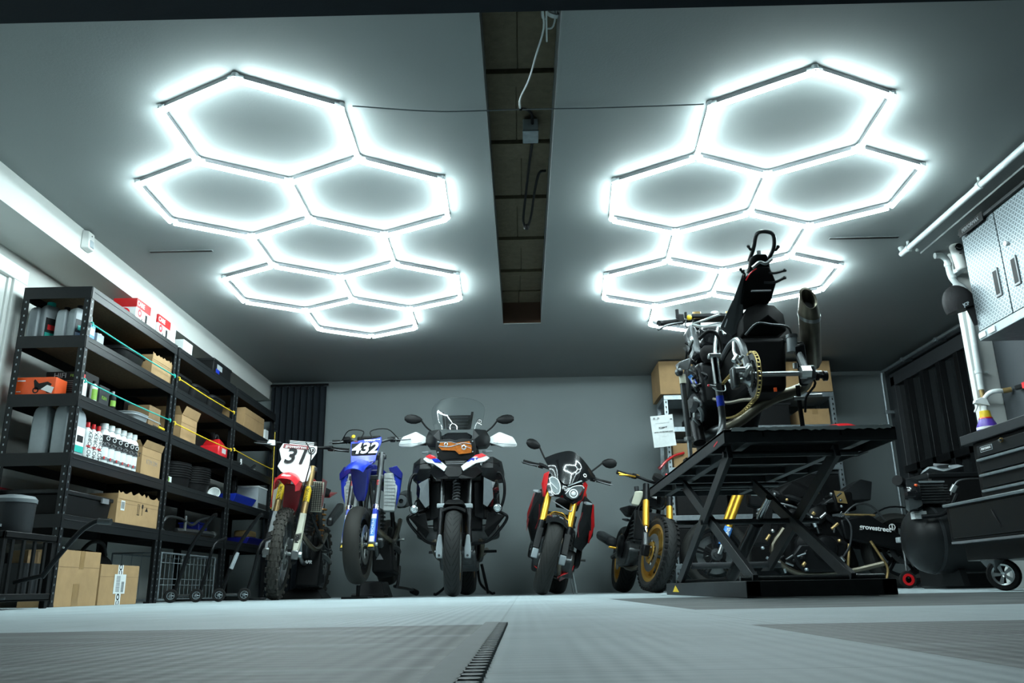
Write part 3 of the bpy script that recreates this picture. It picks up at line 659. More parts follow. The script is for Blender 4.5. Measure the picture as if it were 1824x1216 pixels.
# bungee cords
def cord(y0, z0, y1, z1, m, label):
    r = thing('bungee_cord', label, 'cord', (-2.488, y0, z0), 'stretched cords across the shelves')
    MB().tube([(-2.488, y0, z0), (-2.486, (y0+y1)/2, (z0+z1)/2-.006), (-2.488, y1, z1)], .0045, 8, 6).build('cord', m, r)
    for y, z in ((y0, z0), (y1, z1)): MB().tube([(-2.503, y, z+.012), (-2.490, y, z+.012), (-2.487, y, z), (-2.49, y, z-.012)], .005, 6).build('hook', m, r)
cord(4.565, 1.575, 5.755, 1.565, 'teal', 'teal elastic cord across the second shelf of the nearest unit')
cord(4.565, 1.235, 5.755, 1.24, 'teal', 'teal elastic cord across the third shelf of the nearest unit')
cord(5.84, 1.565, 7.03, 1.56, 'yellow', 'yellow elastic cord across the second shelf of the middle unit')
cord(5.84, 1.235, 7.03, 1.235, 'yellow', 'yellow elastic cord across the third shelf of the middle unit')
cord(7.11, 1.25, 8.26, 1.235, 'yellow', 'yellow elastic cord across the farthest unit')
r = thing('hanging_strap', 'thin yellow strap hanging from the farthest shelf post', 'strap', (-2.48, 8.26, 1.55))
MB().tube([(-2.488, 8.25, 1.62), (-2.486, 8.26, 1.3), (-2.484, 8.265, 1.0), (-2.486, 8.27, .85)], .004, 6, 4).build('strap', 'yellow', r); MB().cyl((-2.497, 8.25, 1.62), (-2.47, 8.25, 1.62), .008).build('hook', 'dark_steel', r)
# black curtain in the corner
r = thing('curtain', 'black pleated curtain hanging in the back left corner', 'curtain', (-2.36, 8.6, 0))
P = []; n = 60
for i in range(n+1): P.append((-2.655+i*.585/n, 8.60+.022*math.sin(i*2*PI/n*8.5)))
c = MB(); c.rings([[V((x, y, .01)) for x, y in P]+[V((x, y+.006, .01)) for x, y in reversed(P)], [V((x, y, 2.17)) for x, y in P]+[V((x, y+.006, 2.17)) for x, y in reversed(P)]])
c.build('fabric', 'paint_dark', r); MB().cyl((-2.67, 8.60, 2.185), (-2.05, 8.60, 2.185), .012).build('rail', 'black_metal', r)
# alarm sensor on the beam
r = thing('motion_sensor', 'white motion sensor fixed to the boxed beam at the left', 'sensor', (-2.665, 4.72, 2.13))
MB().hull([(-2.69, 4.67, 2.11), (-2.69, 4.77, 2.11), (-2.69, 4.67, 2.235), (-2.69, 4.77, 2.235), (-2.645, 4.685, 2.12), (-2.645, 4.755, 2.12), (-2.655, 4.685, 2.23), (-2.655, 4.755, 2.23)]).build('housing', 'white_paint', r, bevel=.008, seg=3)
MB().hull([(-2.644, 4.695, 2.125), (-2.644, 4.745, 2.125), (-2.648, 4.695, 2.175), (-2.648, 4.745, 2.175), (-2.636, 4.71, 2.13), (-2.636, 4.73, 2.13), (-2.64, 4.71, 2.17), (-2.64, 4.73, 2.17)]).build('lens', 'jug_grey', r, bevel=.003)
MB().ball((-2.652, 4.72, 2.205), .004, 8).build('indicator', 'black_plastic', r)

# ---- black trolley and tub at the far left ----
r = thing('service_cart', 'black plastic two shelf cart with bent push handle at the left edge', 'cart', (-2.42, 4.02, 0))
for z, n_ in ((.31, 'tray'), (.035, 'tray')):
    t = MB(); t.bb(-2.72, -2.33, 3.78, 4.22, z, z+.012); t.bb(-2.72, -2.33, 3.78, 3.795, z, z+.035); t.bb(-2.72, -2.33, 4.205, 4.22, z, z+.035); t.bb(-2.345, -2.33, 3.78, 4.22, z, z+.035); t.bb(-2.72, -2.705, 3.78, 4.22, z, z+.035)
    t.build('tray', 'black_plastic', r, bevel=.004)
for x in (-2.70, -2.35):
    for y in (3.80, 4.20): MB().bb(x-.014, x+.014, y-.014, y+.014, .0, .33).build('leg', 'black_plastic', r, bevel=.003)
for k in range(4): MB().bb(-2.345, -2.335, 3.85+k*.09, 3.87+k*.09, .05, .31).build('upright_bar', 'black_plastic', r)
h = MB(); h.tube([(-2.205, 3.9, .14), (-2.15, 3.9, .22), (-2.06, 3.9, .335), (-2.005, 3.9, .378), (-1.97, 3.9, .39), (-1.925, 3.9, .388)], .0115, 10).build('handle', 'black_metal', r)
MB().cyl((-1.975, 3.9, .388), (-1.915, 3.9, .384), .014).build('grip', 'dark_steel', r); MB().ball((-2.115, 3.886, .27), .006, 8).build('bolt', 'steel', r)
MB().cyl((-2.33, 3.9, .12), (-2.19, 3.9, .15), .010).build('handle_bracket', 'black_metal', r)
MB().tube([(-2.70, 3.82, .06), (-2.55, 3.80, .045), (-2.40, 3.80, .045), (-2.30, 3.80, .05)], .006).build('cable', 'dark_steel', r)
r = thing('small_carton', 'small brown carton on the lower tray of the black cart', 'box', (-2.4, 4.1, .05)); MB().bb(-2.45, -2.37, 4.05, 4.15, .21, .27).build('body', 'cardboard_dark', r); MB().bb(-2.46, -2.36, 4.02, 4.18, .047, .21).build('tray_stack', 'dark_grey', r)
r = thing('small_carton', 'small red carton behind the brown one on the black cart', 'box', (-2.52, 4.1, .05)); MB().bb(-2.58, -2.48, 4.05, 4.15, .047, .26).build('body', 'dark_grey', r); MB().bb(-2.56, -2.50, 4.048, 4.05, .235, .255).build('label', 'dark_red', r)
r = thing('waste_drum', 'round dark grey plastic drum standing on the black cart', 'drum', (-2.45, 4.02, .322))
MB().lathe([(0, 0), (.085, 0), (.09, .01), (.095, .17), (.0, .17)], (-2.455, 4.02, .322), ZU, 28).build('drum', 'dark_grey', r)
MB().lathe([(0, .17), (.099, .168), (.099, .185), (.085, .20), (.04, .208), (0, .208)], (-2.455, 4.02, .322), ZU, 28).build('lid', 'jug_dark', r); MB().box((-2.47, 3.924, .38), (.05, .01, .012)).build('latch', 'jug_grey', r)
r = thing('storage_bin', 'long black lidded bin on the lowest shelf of the nearest unit', 'tub', (-2.72, 4.85, .485)); MB().hull([(-2.86, 4.60, .487), (-2.54, 4.60, .487), (-2.86, 5.12, .487), (-2.54, 5.12, .487), (-2.87, 4.58, .60), (-2.53, 4.58, .60), (-2.87, 5.13, .60), (-2.53, 5.13, .60)]).build('bin', 'black_plastic', r, bevel=.008); MB().bb(-2.885, -2.522, 4.57, 5.14, .60, .625).build('lid', 'satin_black', r, bevel=.006)
MB().bb(-2.522, -2.512, 4.98, 5.06, .585, .615).build('latch', 'mid_grey', r)
r = thing('red_lid_box', 'dark box with a red lid at the wall end of the fourth shelf', 'box', (-2.86, 4.62, .485))
MB().bb(-2.90, -2.885, 4.56, 4.72, .63, .64).build('lid', 'dark_red', r); MB().bb(-2.90, -2.886, 4.56, 4.72, .487, .63).build('body', 'dark_grey', r)
# dark bag and spare items under the lowest shelf
r = thing('duffel_bag', 'black bag on the floor behind the two cardboard boxes', 'bag', (-2.80, 5.3, 0)); MB().hull([(-2.88, 5.05, .0), (-2.74, 5.05, 0), (-2.88, 5.74, 0), (-2.74, 5.74, 0), (-2.87, 5.1, .30), (-2.75, 5.1, .28), (-2.87, 5.70, .32), (-2.75, 5.70, .30), (-2.81, 5.4, .36)]).build('bag', 'rubber', r, bevel=.04, seg=3); MB().tube([(-2.76, 5.25, .30), (-2.74, 5.35, .38), (-2.74, 5.5, .38), (-2.76, 5.6, .31)], .012).build('strap', 'satin_black', r)
# wire cage crate under the middle unit
r = thing('wire_crate', 'silver wire cage crate on the floor under the middle unit', 'crate', (-2.68, 6.42, 0)); x0, x1, y0, y1, z0, z1 = -2.86, -2.515, 5.90, 6.94, .02, .335
f = MB()
for x in (x0, x1):
    for y in (y0, y1): f.cyl((x, y, z0), (x, y, z1), .006, n=8)
for z in (z0, z1):
    for x in (x0, x1): f.cyl((x, y0, z), (x, y1, z), .006, n=8)
    for y in (y0, y1): f.cyl((x0, y, z), (x1, y, z), .006, n=8)
f.build('frame', 'galvanised', r)
f = MB()
for k in range(1, 14):
    y = y0+(y1-y0)*k/14; f.cyl((x1, y, z0), (x1, y, z1), .0022, n=5)
for z in (.12, .16, .27): f.cyl((x1, y0, z), (x1, y1, z), .0025, n=5)
for k in range(1, 5): x = x0+(x1-x0)*k/5; f.cyl((x, y0, z0), (x, y0, z1), .0022, n=5)
f.build('wire_mesh', 'galvanised', r)
# paddock stands in front of the middle unit
def pstand(dx, y, label, bend):
    r = thing('paddock_stand', label, 'paddock stand', (dx, y, 0), 'paddock stands beside the shelving')
    a = MB(); a.tube([(dx, y, .05), (dx+.035, y+.02, .20), (dx+.08, y+.03, .36), (dx+.14, y+.03, .47), (dx+.20, y+.03, .555), (dx+.225, y+.03, .585), (dx+.245, y+.03, .588)], .013, 10).build('handle_tube', 'black_metal', r)
    a = MB(); a.tube([(dx+.17, y+.02, .05), (dx+.20, y+.04, .20), (dx+.235, y+.05, .38), (dx+.245, y+.25, .44)], .011, 8).build('side_arm', 'black_metal', r)
    MB().cyl((dx-.02, y+.01, .045), (dx+.20, y+.01, .045), .010).build('axle', 'dark_steel', r)
    for k, x in enumerate((dx-.01, dx+.165)):
        w = MB().lathe([(.026, -.014), (.041, -.014), (.045, -.008), (.045, .008), (.041, .014), (.026, .014)], (x, y-.015, .045), (.35, -1, 0), 20).build('wheel', 'rubber', r)
        h = MB()
        for j in range(6): t = j*PI/3; h.cyl((x, y-.022, .045), (x+.027*math.cos(t), y-.013, .045+.027*math.sin(t)), .004, n=6)
        h.lathe([(.022, -.013), (.027, -.013), (.027, .013), (.022, .013)], (x, y-.015, .045), (.35, -1, 0), 18); h.cyl((x, y-.03, .045), (x, y, .045), .008); h.build('hub', 'galvanised', w)
    MB().bb(dx-.01, dx+.30, y+.03, y+.05, .008, .022).build('base_bar', 'black_metal', r, bevel=.003)
    return r
pstand(-2.40, 5.88, 'black paddock stand with small spoked wheels nearest the second post', 0)
s = pstand(-2.095, 5.95, 'black paddock stand with bent handle left of the number 31 dirt bike', 0)
MB().tube([(-2.045, 5.965, .22), (-2.02, 5.975, .30), (-2.012, 5.98, .33)], .0145, 8).build('sticker', 'jug_grey', s)
# ================= motorcycle kit =================
class Bike:
    # local frame: origin under the front axle, +Y to the rear, Z up; H turns the nose, L leans it, S steers the front end
    def __init__(s, name, label, loc, head=0, lean=0, steer=0, cat='motorcycle', lift=0, rake=25, group=None):
        s.loc = V(loc); s.root = thing(name, label, cat, s.loc, group)
        s.M = Matrix.Translation(s.loc) @ Matrix.Rotation(math.radians(head), 4, 'Z') @ Matrix.Translation((0, 0, lift)) @ Matrix.Rotation(math.radians(lean), 4, 'Y')
        s.ra = math.radians(rake); s.ax = V((0, math.sin(s.ra), math.cos(s.ra)))
        p = V((0, -.0, .30))
        s.S = s.M @ Matrix.Translation(p) @ Matrix.Rotation(math.radians(steer), 4, s.ax) @ Matrix.Translation(-p)
    def b(s, name, mb, m, steer=0, parent=None, bevel=0, smooth=None, seg=2):
        mb.xf(s.S if steer else s.M)
        if not parent:
            n_ = s.root
        else: n_ = parent
        return mb.build(name, m, n_, bevel=bevel, smooth=smooth, seg=seg)
    def text(s, st, size, org, right, up, m, parent, steer=0, **k):
        M = s.S if steer else s.M; R = M.to_3x3(); return text(st, size, M @ V(org), R @ V(right), R @ V(up), m, parent, **k)
    def wheel(s, name, c, R, w, Rr, tyre='tread_road', rim='black_metal', spokes=5, disc=.15, steer=0, knobs=0, hubm='dark_steel', nsp=0, dside=(-1, 1), discm='steel'):
        c = V(c); X = V((1, 0, 0)); rw = w*.36
        r = MB(); r.lathe([(Rr-.022, -rw), (Rr+.006, -rw-.004), (Rr+.006, -rw+.006), (Rr-.012, -rw*.6), (Rr-.016, rw*.6), (Rr+.006, rw-.006), (Rr+.006, rw+.004), (Rr-.022, rw), (Rr-.028, 0), (Rr-.022, -rw)], c, X, 48)
        if spokes:
            for k in range(spokes):
                for off in (-.10, .10):
                    t = 2*PI*k/spokes+.3; t2 = t+off; a = V((0, math.cos(t+off*2.2), math.sin(t+off*2.2))); d = V((0, math.cos(t2), math.sin(t2)))
                    r.hull([c+a*.045+X*.022, c+a*.045-X*.022, c+d*(Rr-.02)+X*.012, c+d*(Rr-.02)-X*.012]+[p+V((0, -a.z, a.y))*.016 for p in (c+a*.045+X*.022, c+a*.045-X*.022, c+d*(Rr-.02)+X*.012, c+d*(Rr-.02)-X*.012)])
        ro = s.b(name, r, rim, steer)
        h = MB(); h.lathe([(.0, -.05), (.028, -.05), (.03, -.03), (.05, -.028), (.05, .028), (.03, .03), (.028, .05), (0, .05)], c, X, 20); s.b('hub', h, hubm, steer, ro)
        if nsp:
            q = MB()
            for k in range(nsp):
                t = 2*PI*k/nsp; sd = (-1, 1)[k % 2]; e = V((0, math.cos(t), math.sin(t))); t3 = t+(.5 if (k//2) % 2 else -.5); g = V((0, math.cos(t3), math.sin(t3)))
                q.cyl(c+g*.045+X*sd*.028, c+e*(Rr-.02)+X*sd*.004, .0017, n=5)
            s.b('spokes', q, 'steel', steer, ro)
        t = MB(); hh = R-Rr; hw = w/2
        pr = [(Rr, -rw)]+[(R-hh*.55*(1-math.cos(a))-.002 if True else 0, hw*math.sin(a)) for a in [-PI/2+PI*i/14 for i in range(15)]]+[(Rr, rw)]
        t.lathe(pr, c, X, 64); s.b('tyre', t, tyre, steer, ro)
        if knobs:
            kb = MB()
            for i in range(knobs):
                t = 2*PI*i/knobs
                rows = ((0, .9), (-.27, .75), (.27, .75)) if i % 2 else ((-.13, .8), (.13, .8), (-.42, .62), (.42, .62))
                for xo, sz in rows:
                    e = V((0, math.cos(t), math.sin(t))); f = V((0, -math.sin(t), math.cos(t))); tilt = xo*1.7
                    n = (e*math.cos(tilt)+X*math.sin(tilt)); p = c+X*(xo*w*.98)+e*(R-.014-abs(xo)**2*hh*.75)
                    Rm = Matrix((n.cross(f), f, n)).transposed(); kb.box(p+n*.006, (w*.17, 2*PI*R/knobs*.72, .022), Rm)
            s.b('knobs', kb, 'dirty_rubber', steer, ro)
        if disc:
            for sd in dside:
                d = MB(); x = sd*(w*.30+.018); d.lathe([(disc*.62, x-.002), (disc, x-.002), (disc, x+.002), (disc*.62, x+.002), (disc*.62, x-.002)], c, X, 32)
                for k in range(6): a = k*PI/3; d.cyl(c+X*x+V((0, math.cos(a), math.sin(a)))*.04, c+X*x+V((0, math.cos(a+.25), math.sin(a+.25)))*disc*.68, .006, n=6)
                s.b('brake_disc', d, discm, steer, ro)
        return ro
    def fork(s, sp, R, L, split, rl, ru, ml, mu, y0=0, foot=None):
        for x in (-sp, sp):
            a = V((x, y0, R)); k = s.ax
            s.b('fork_lower', MB().cyl(a-k*.02, a+k*L*split, rl), ml, 1); s.b('fork_upper', MB().cyl(a+k*L*split, a+k*L, ru), mu, 1)
            f = MB().hull([a+V((dx, dy, dz)) for dx in (-.02, .02) for dy in (-.028, .028) for dz in (-.032, .03)]); s.b('fork_foot', f, foot or ml, 1, bevel=.006)
        for t_ in (.80, .985):
            c = V((0, y0, R))+s.ax*L*t_; s.b('triple_clamp', MB().hull([c+V((dx, dy, dz)) for dx, dy in ((-sp-.035, -.02), (-sp-.035, .02), (sp+.035, -.02), (sp+.035, .02), (-.05, .06), (.05, .06)) for dz in (-.015, .015)]), 'black_metal', 1, bevel=.005)
    def caliper(s, x, y, z, m='dark_steel', steer=1):
        s.b('brake_caliper', MB().hull([(x-.022, y-.03, z-.05), (x+.022, y-.03, z-.05), (x-.022, y+.035, z-.045), (x+.022, y+.035, z-.045), (x-.02, y-.02, z+.055), (x+.02, y-.02, z+.055), (x-.02, y+.045, z+.05), (x+.02, y+.045, z+.05)]), m, steer, bevel=.007)
    def bars(s, half, y, z, rise=.05, back=.08, m='black_metal', grip='rubber', lever='dark_steel', steer=1, guards=0):
        s.b('handlebar', MB().tube([(-half, y+back, z), (-half+.14, y+back*.85, z+.004), (-half*.42, y+.01, z-rise*.4), (-.06, y, z-rise), (.06, y, z-rise), (half*.42, y+.01, z-rise*.4), (half-.14, y+back*.85, z+.004), (half, y+back, z)], .0125, 10), m, steer)
        for d in (-1, 1):
            s.b('grip', MB().lathe([(0, 0), (.019, 0), (.017, .01), (.016, .115), (.021, .122), (0, .124)], (d*half, y+back, z), (-d, 0, 0), 14), grip, steer)
            s.b('brake_lever' if d < 0 else 'clutch_lever', MB().tube([(d*(half-.15), y+back-.02, z-.004), (d*(half-.13), y+back-.06, z-.01), (d*(half-.06), y+back-.075, z-.018), (d*(half+.01), y+back-.07, z-.014)], .006, 6), lever, steer)
            s.b('switchgear', MB().box((d*(half-.155), y+back-.005, z+.002), (.045, .045, .042)), 'black_plastic', steer, bevel=.006)
            s.b('lever_perch', MB().hull([(d*(half-.20), y+back-.02, z-.012), (d*(half-.165), y+back-.03, z-.015), (d*(half-.20), y+back-.02, z+.02), (d*(half-.165), y+back-.03, z+.02), (d*(half-.18), y+back+.015, z)]), lever, steer, bevel=.003)
    def mirror(s, base, tip, m='black_plastic', w=.15, h=.085, steer=0):
        base, tip = V(base), V(tip); d = 1 if tip.x > 0 else -1
        mb = MB(); R = []
        for t, k in ((0, .18), (.12, .55), (.35, .92), (.62, 1), (.85, .8), (1, .35)):
            cx = tip.x-d*w/2+d*w*t; R.append([V((cx, tip.y+math.sin(q)*.022*k, tip.z+.014*(t-.3)+math.cos(q)*h/2*k)) for q in [2*PI*i/14 for i in range(14)]])
        mb.rings(R); o = s.b('mirror', mb, m, steer)
        s.b('mirror_stem', MB().tube([base, base*.5+tip*.5+V((-d*.03, 0, -.01)), tip-V((d*w*.42, 0, .004))], .0075, 8), m, steer, parent=o)
        s.b('mirror_glass', MB().lathe([(0, 0), (.034, 0), (.034, .003), (0, .003)], tip+V((0, .018, 0)), (0, 1, 0), 16), 'chrome', steer, parent=o)
    def indicator(s, p, d, m='lens_dark', steer=0, L=.07):
        p = V(p); s.b('indicator', MB().hull([p+V((d*a*L, b, c)) for a, b, c in ((0, .0, -.008), (0, .0, .008), (0, .02, 0), (.35, -.012, -.014), (.35, -.012, .012), (.35, .02, -.012), (.35, .02, .012), (1, .0, -.006), (1, 0, .006))]), m, steer, bevel=.003)
    def spring(s, a, b, r, turns, w, m, steer=0, name='shock_spring'):
        a, b = V(a), V(b); u, v_ = MB().frame(b-a); n = int(turns*14)
        s.b(name, MB().tube([a+(b-a)*(i/n)+(u*math.cos(2*PI*i/14)+v_*math.sin(2*PI*i/14))*r for i in range(n+1)], w, 6, 1), m, steer)
    def engine(s, y0, y1, z0, z1, hw, m='dark_steel'):
        e = MB(); e.hull([(x, y, z) for x in (-hw, hw) for y, z in ((y0+.04, z0+.05), (y0, z0+.14), (y0+.10, z0), (y1-.05, z0), (y1, z0+.1), (y1, (z0+z1)/2), (y0+.08, (z0+z1)/2))])
        o = s.b('engine_block', e, m, bevel=.02)
        for d in (-1, 1):
            s.b('engine_cover', MB().lathe([(0, 0), (.10, 0), (.105, -.01), (.09, -.035), (.06, -.045), (0, -.045)], (d*hw, (y0+y1)/2+.05, (z0+z1)/2-.04), (-d, 0, 0), 22), 'black_metal')
        c = MB()
        for k in range(6): z = (z0+z1)/2+(z1-(z0+z1)/2)*k/6; c.bb(-hw*.72, hw*.72, y0+.05+k*.006, (y0+y1)/2+.06, z, z+.014)
        c.bb(-hw*.62, hw*.62, y0+.06, (y0+y1)/2+.05, (z0+z1)/2-.02, z1); s.b('cylinder_block', c, m, bevel=.003)
    def hullp(s, name, P, m, steer=0, bevel=.006, mir=0, parent=None, seg=2):
        for d in ((1, -1) if mir else (1,)): s.b(name, MB().hull([(d*x, y, z) for x, y, z in P]), m, steer, bevel=bevel, parent=parent, seg=seg)
    def tubep(s, name, P, r, m, steer=0, mir=0, n=8, k=4):
        for d in ((1, -1) if mir else (1,)): s.b(name, MB().tube([(d*x, y, z) for x, y, z in P], r, n, k), m, steer)
    def plate(s, name, P, d, m, steer=0, mir=0, bevel=0, parent=None):
        for q in ((1, -1) if mir else (1,)): s.b(name, MB().prism([(q*x, y, z) for x, y, z in P], d), m, steer, bevel=bevel, parent=parent, smooth=False if not bevel else None)
# ================= 1: number 31 dirt bike =================
B = Bike('dirt_bike', 'red and white dirt bike with number 31 plate and knobbly tyres', (-1.90, 6.6, 0), head=2, lean=2.5, steer=6)
B.wheel('front_wheel', (0, 0, .348), .348, .085, .27, 'dirty_rubber', 'dark_steel', 0, .125, 1, knobs=46, nsp=36, dside=(1,))
B.wheel('rear_wheel', (0, 1.47, .33), .33, .115, .24, 'dirty_rubber', 'dark_steel', 0, .115, 0, knobs=40, nsp=36, dside=(1,))
R_, L_ = .348, .80
for x in (-.108, .108):
    a = V((x, -.0, R_)); k = B.ax
    B.b('fork_lower', MB().cyl(a, a+k*.36, .020), 'dark_steel', 1)
    B.b('fork_upper', MB().cyl(a+k*.34, a+k*L_, .027), 'bronze', 1)
    g = V((x, -.028, R_))
    B.b('fork_guard', MB().hull([g+V((dx, dy, 0))*1+k*t for t, w_ in ((.0, .026), (.12, .034), (.36, .030)) for dx, dy in ((-w_, .02), (w_, .02), (-w_*.6, -.012), (w_*.6, -.012))]), 'translucent_tank' if x > 0 else 'dark_steel', 1, bevel=.004)
    B.b('axle_clamp', MB().hull([a+V((dx, dy, dz)) for dx in (-.026, .03) for dy in (-.04, .03) for dz in (-.04, .03)]), 'steel', 1, bevel=.008)
    gr = MB()
    for j in range(5): gr.prism([g+V((-.026, -.014, 0))+k*(.11+j*.012), g+V((.024, -.014, 0))+k*(.13+j*.012), g+V((.024, -.014, 0))+k*(.137+j*.012), g+V((-.026, -.014, 0))+k*(.117+j*.012)], (0, -.003, 0))
    B.b('stripes', gr, 'black_print', 1)
    B.b('fork_sticker', MB().cyl(a+k*.46, a+k*.60, .0278), 'yellow', 1)
    B.text('RENTHAL', .030, a+k*.53+V((0, -.030, 0)), k, (-1, 0, 0), 'black_print', B.root, 1, depth=.003)
B.text('PRO', .035, V((.108, -.0455, R_))+B.ax*.13, B.ax, (-1, 0, 0), 'black_print', B.root, 1, depth=.003, bold=.001)
B.b('brake_caliper', MB().box((.060, .05, .42), (.04, .07, .09)), 'dark_steel', 1, bevel=.01)
B.b('axle', MB().cyl((-.14, 0, R_), (.155, 0, R_), .016), 'steel', 1); B.b('axle_nut', MB().cyl((.135, 0, R_), (.16, 0, R_), .024, n=6), 'aluminium', 1)
for t_ in (.60, .78): 
    c = V((0, 0, R_))+B.ax*t_; B.b('triple_clamp', MB().hull([c+V((dx, dy, dz)) for dx, dy in ((-.145, -.02), (-.145, .03), (.145, -.02), (.145, .03), (-.05, .08), (.05, .08)) for dz in (-.018, .018)]), 'dark_steel', 1, bevel=.006)
# front fender and number plate
fg = [[(-.075, -.30, .845), (-.09, -.22, .885), (-.085, -.05, .90), (-.07, .14, .88)], [(-.045, -.36, .875), (-.05, -.24, .925), (-.05, -.05, .945), (-.045, .16, .91)], [(0, -.385, .88), (0, -.25, .94), (0, -.05, .96), (0, .16, .93)], [(.045, -.36, .875), (.05, -.24, .925), (.05, -.05, .945), (.045, .16, .91)], [(.075, -.30, .845), (.09, -.22, .885), (.085, -.05, .90), (.07, .14, .88)]]
fe = B.b('front_fender', MB().sheet(fg, .004, 4), 'bright_red', 1)
B.hullp('fender_flank', [(.072, -.28, .862), (.092, -.20, .885), (.086, .0, .90), (.08, -.28, .80), (.09, -.1, .83)], 'bright_red', 1, .003, 1)
B.b('wing_emblem', MB().prism([(-.03, -.34, .899), (.015, -.345, .896), (.04, -.32, .909), (.0, -.32, .911), (-.02, -.31, .915)], (0, -.006, .007)), 'white_print', 1)
B.hullp('down_tube_cover', [(-.07, .12, .90), (.075, .12, .90), (-.06, .16, .70), (.055, .16, .70), (0, .18, .55), (-.05, .25, .85), (.05, .25, .85)], 'dark_red', 1, .01)
P = [(-.125, .1, 1.215), (.15, .1, 1.215), (.155, .08, 1.16), (.115, .07, 1.08), (.135, .05, 1.0), (.12, .04, .92), (.06, .035, .90), (-.02, .04, .94), (-.10, .05, .98), (-.135, .05, 1.02), (-.115, .07, 1.08), (-.145, .08, 1.16)]
pl = B.b('number_plate', MB().prism([(x, -.01+y, z) for x, y, z in P], (0, .012, 0)), 'white_plastic', 1, bevel=.004)
n_ = (1, 0, 0); up = V((0, .24, 1)).normalized()
B.text('31', .18, (-.005, .058, 1.11), n_, up, 'black_print', pl, 1, depth=.003, bold=.003, shear=.2, sx=1.05)
B.b('plate_band', MB().prism([(-.115, .086, 1.212), (.085, .086, 1.212), (.085, .079, 1.176), (-.118, .079, 1.176)], (0, -.002, 0)), 'dark_red', 1, pl)
B.text('grovestreet', .036, (-.015, .076, 1.194), n_, up, 'white_print', pl, 1, depth=.002)
c = MB(); c.lathe([(0, 0), (.030, 0), (.030, .002), (0, .002)], (.115, .071, 1.175), (0, -1, .2), 20); B.b('badge', c, 'black_print', 1, pl)
c = MB(); c.lathe([(.019, 0), (.022, 0), (.022, .001), (.019, .001)], (.115, .068, 1.175), (0, -1, .2), 16); c.box((.115, .068, 1.175), (.004, .002, .034)); c.box((.108, .068, 1.182), (.016, .002, .004)); B.b('badge_mark', c, 'white_print', 1, pl)
B.tubep('brake_hose', [(.06, .06, 1.235), (.115, .02, 1.16), (.125, .0, 1.05), (.11, .01, .93), (.09, .05, .75), (.08, .05, .5)], .005, 'black_plastic', 1)
B.bars(.385, .30, 1.245, .015, .07, 'black_metal')
B.b('bar_pad', MB().box((0, .285, 1.255), (.24, .045, .045)), 'black_plastic', 1, bevel=.012)
for dy in range(3): B.b('pad_print', MB().box((0, .261, 1.243+.012*dy), (.20, .003, .005)), 'white_print', 1)
B.b('hand_control', MB().hull([(-.30, .30, 1.22), (-.22, .30, 1.22), (-.30, .36, 1.24), (-.22, .36, 1.24), (-.29, .32, 1.275), (-.23, .32, 1.275)]), 'steel', 1, bevel=.005)
# body: radiators with shrouds, tank, seat, engine, frame
B.hullp('radiator', [(.12, .34, .95), (.21, .36, .95), (.12, .35, .70), (.205, .37, .70), (.12, .39, .95), (.21, .40, .95), (.12, .39, .70), (.205, .41, .70)], 'translucent_tank', 0, .004, 1)
g = MB()
for k in range(16): g.bb(.118, .208, .340, .346, .712+k*.015, .716+k*.015)
for k in range(5): g.bb(.125+.018*k, .129+.018*k, .338, .344, .705, .945)
B.b('radiator_guard', g, 'black_plastic')
B.hullp('shroud', [(.20, .34, .98), (.215, .34, .72), (.16, .70, .95), (.14, .75, .78), (.20, .55, .98)], 'red', 0, .006, 1)
B.hullp('fuel_tank', [(-.12, .40, .98), (.12, .40, .98), (-.10, .38, .90), (.10, .38, .90), (-.08, .80, .98), (.08, .80, .98), (-.1, .8, .85), (.1, .8, .85), (0, .5, 1.04)], 'red', 0, .02)
B.hullp('seat', [(-.07, .72, .98), (.07, .72, .98), (-.07, 1.45, 1.0), (.07, 1.45, 1.0), (-.08, 1.3, .92), (.08, 1.3, .92), (0, 1.0, .99), (-.08, .8, .90), (.08, .8, .90)], 'leather', 0, .02)
B.hullp('rear_fender', [(-.07, 1.35, .95), (.07, 1.35, .95), (-.06, 1.85, 1.02), (.06, 1.85, 1.02), (0, 1.6, 1.0), (-.07, 1.4, .92), (.07, 1.4, .92)], 'red', 0, .01)
B.engine(.45, .85, .32, .72, .11)
B.tubep('frame_tube', [(.0, .36, .95), (.03, .40, .75), (.05, .42, .5), (.06, .5, .30), (.09, .85, .30)], .018, 'steel', 0, 1)
B.tubep('frame_beam', [(.04, .34, .93), (.11, .6, .85), (.12, .85, .6), (.11, .95, .42)], .02, 'steel', 0, 1)
B.tubep('swingarm', [(.10, .92, .40), (.12, 1.2, .36), (.10, 1.47, .33)], .022, 'steel', 0, 1)
B.tubep('exhaust_header', [(.02, .42, .65), (.06, .30, .55), (.15, .38, .42), (.17, .6, .42), (.16, .9, .55)], .02, 'heat_steel')
B.hullp('muffler', [(.14, .95, .62), (.20, .95, .62), (.14, .95, .70), (.20, .95, .70), (.14, 1.4, .78), (.21, 1.4, .78), (.14, 1.4, .88), (.21, 1.4, .88)], 'dark_steel', 0, .02)
B.spring((.10, .85, .50), (.10, .92, .78), .04, 6, .007, 'spring_orange'); B.b('shock_body', MB().cyl((.10, .83, .48), (.10, .94, .82), .02), 'dark_steel')
B.b('footpeg', MB().cyl((-.20, .85, .40), (.23, .85, .40), .012), 'steel')
B.tubep('side_guard', [(.13, .38, .68), (.17, .6, .50), (.19, .8, .42), (.23, .84, .42)], .012, 'dark_steel')
B.hullp('engine_guard', [(.0, .55, .10), (.20, .55, .10), (.0, .6, .42), (.2, .6, .42), (.0, .8, .10), (.2, .8, .12)], 'black_plastic', 0, .02)
B.text('APR', .035, (.10, .548, .30), XR, ZU, 'white_print', B.root, depth=.002, bold=.002, shear=.2)
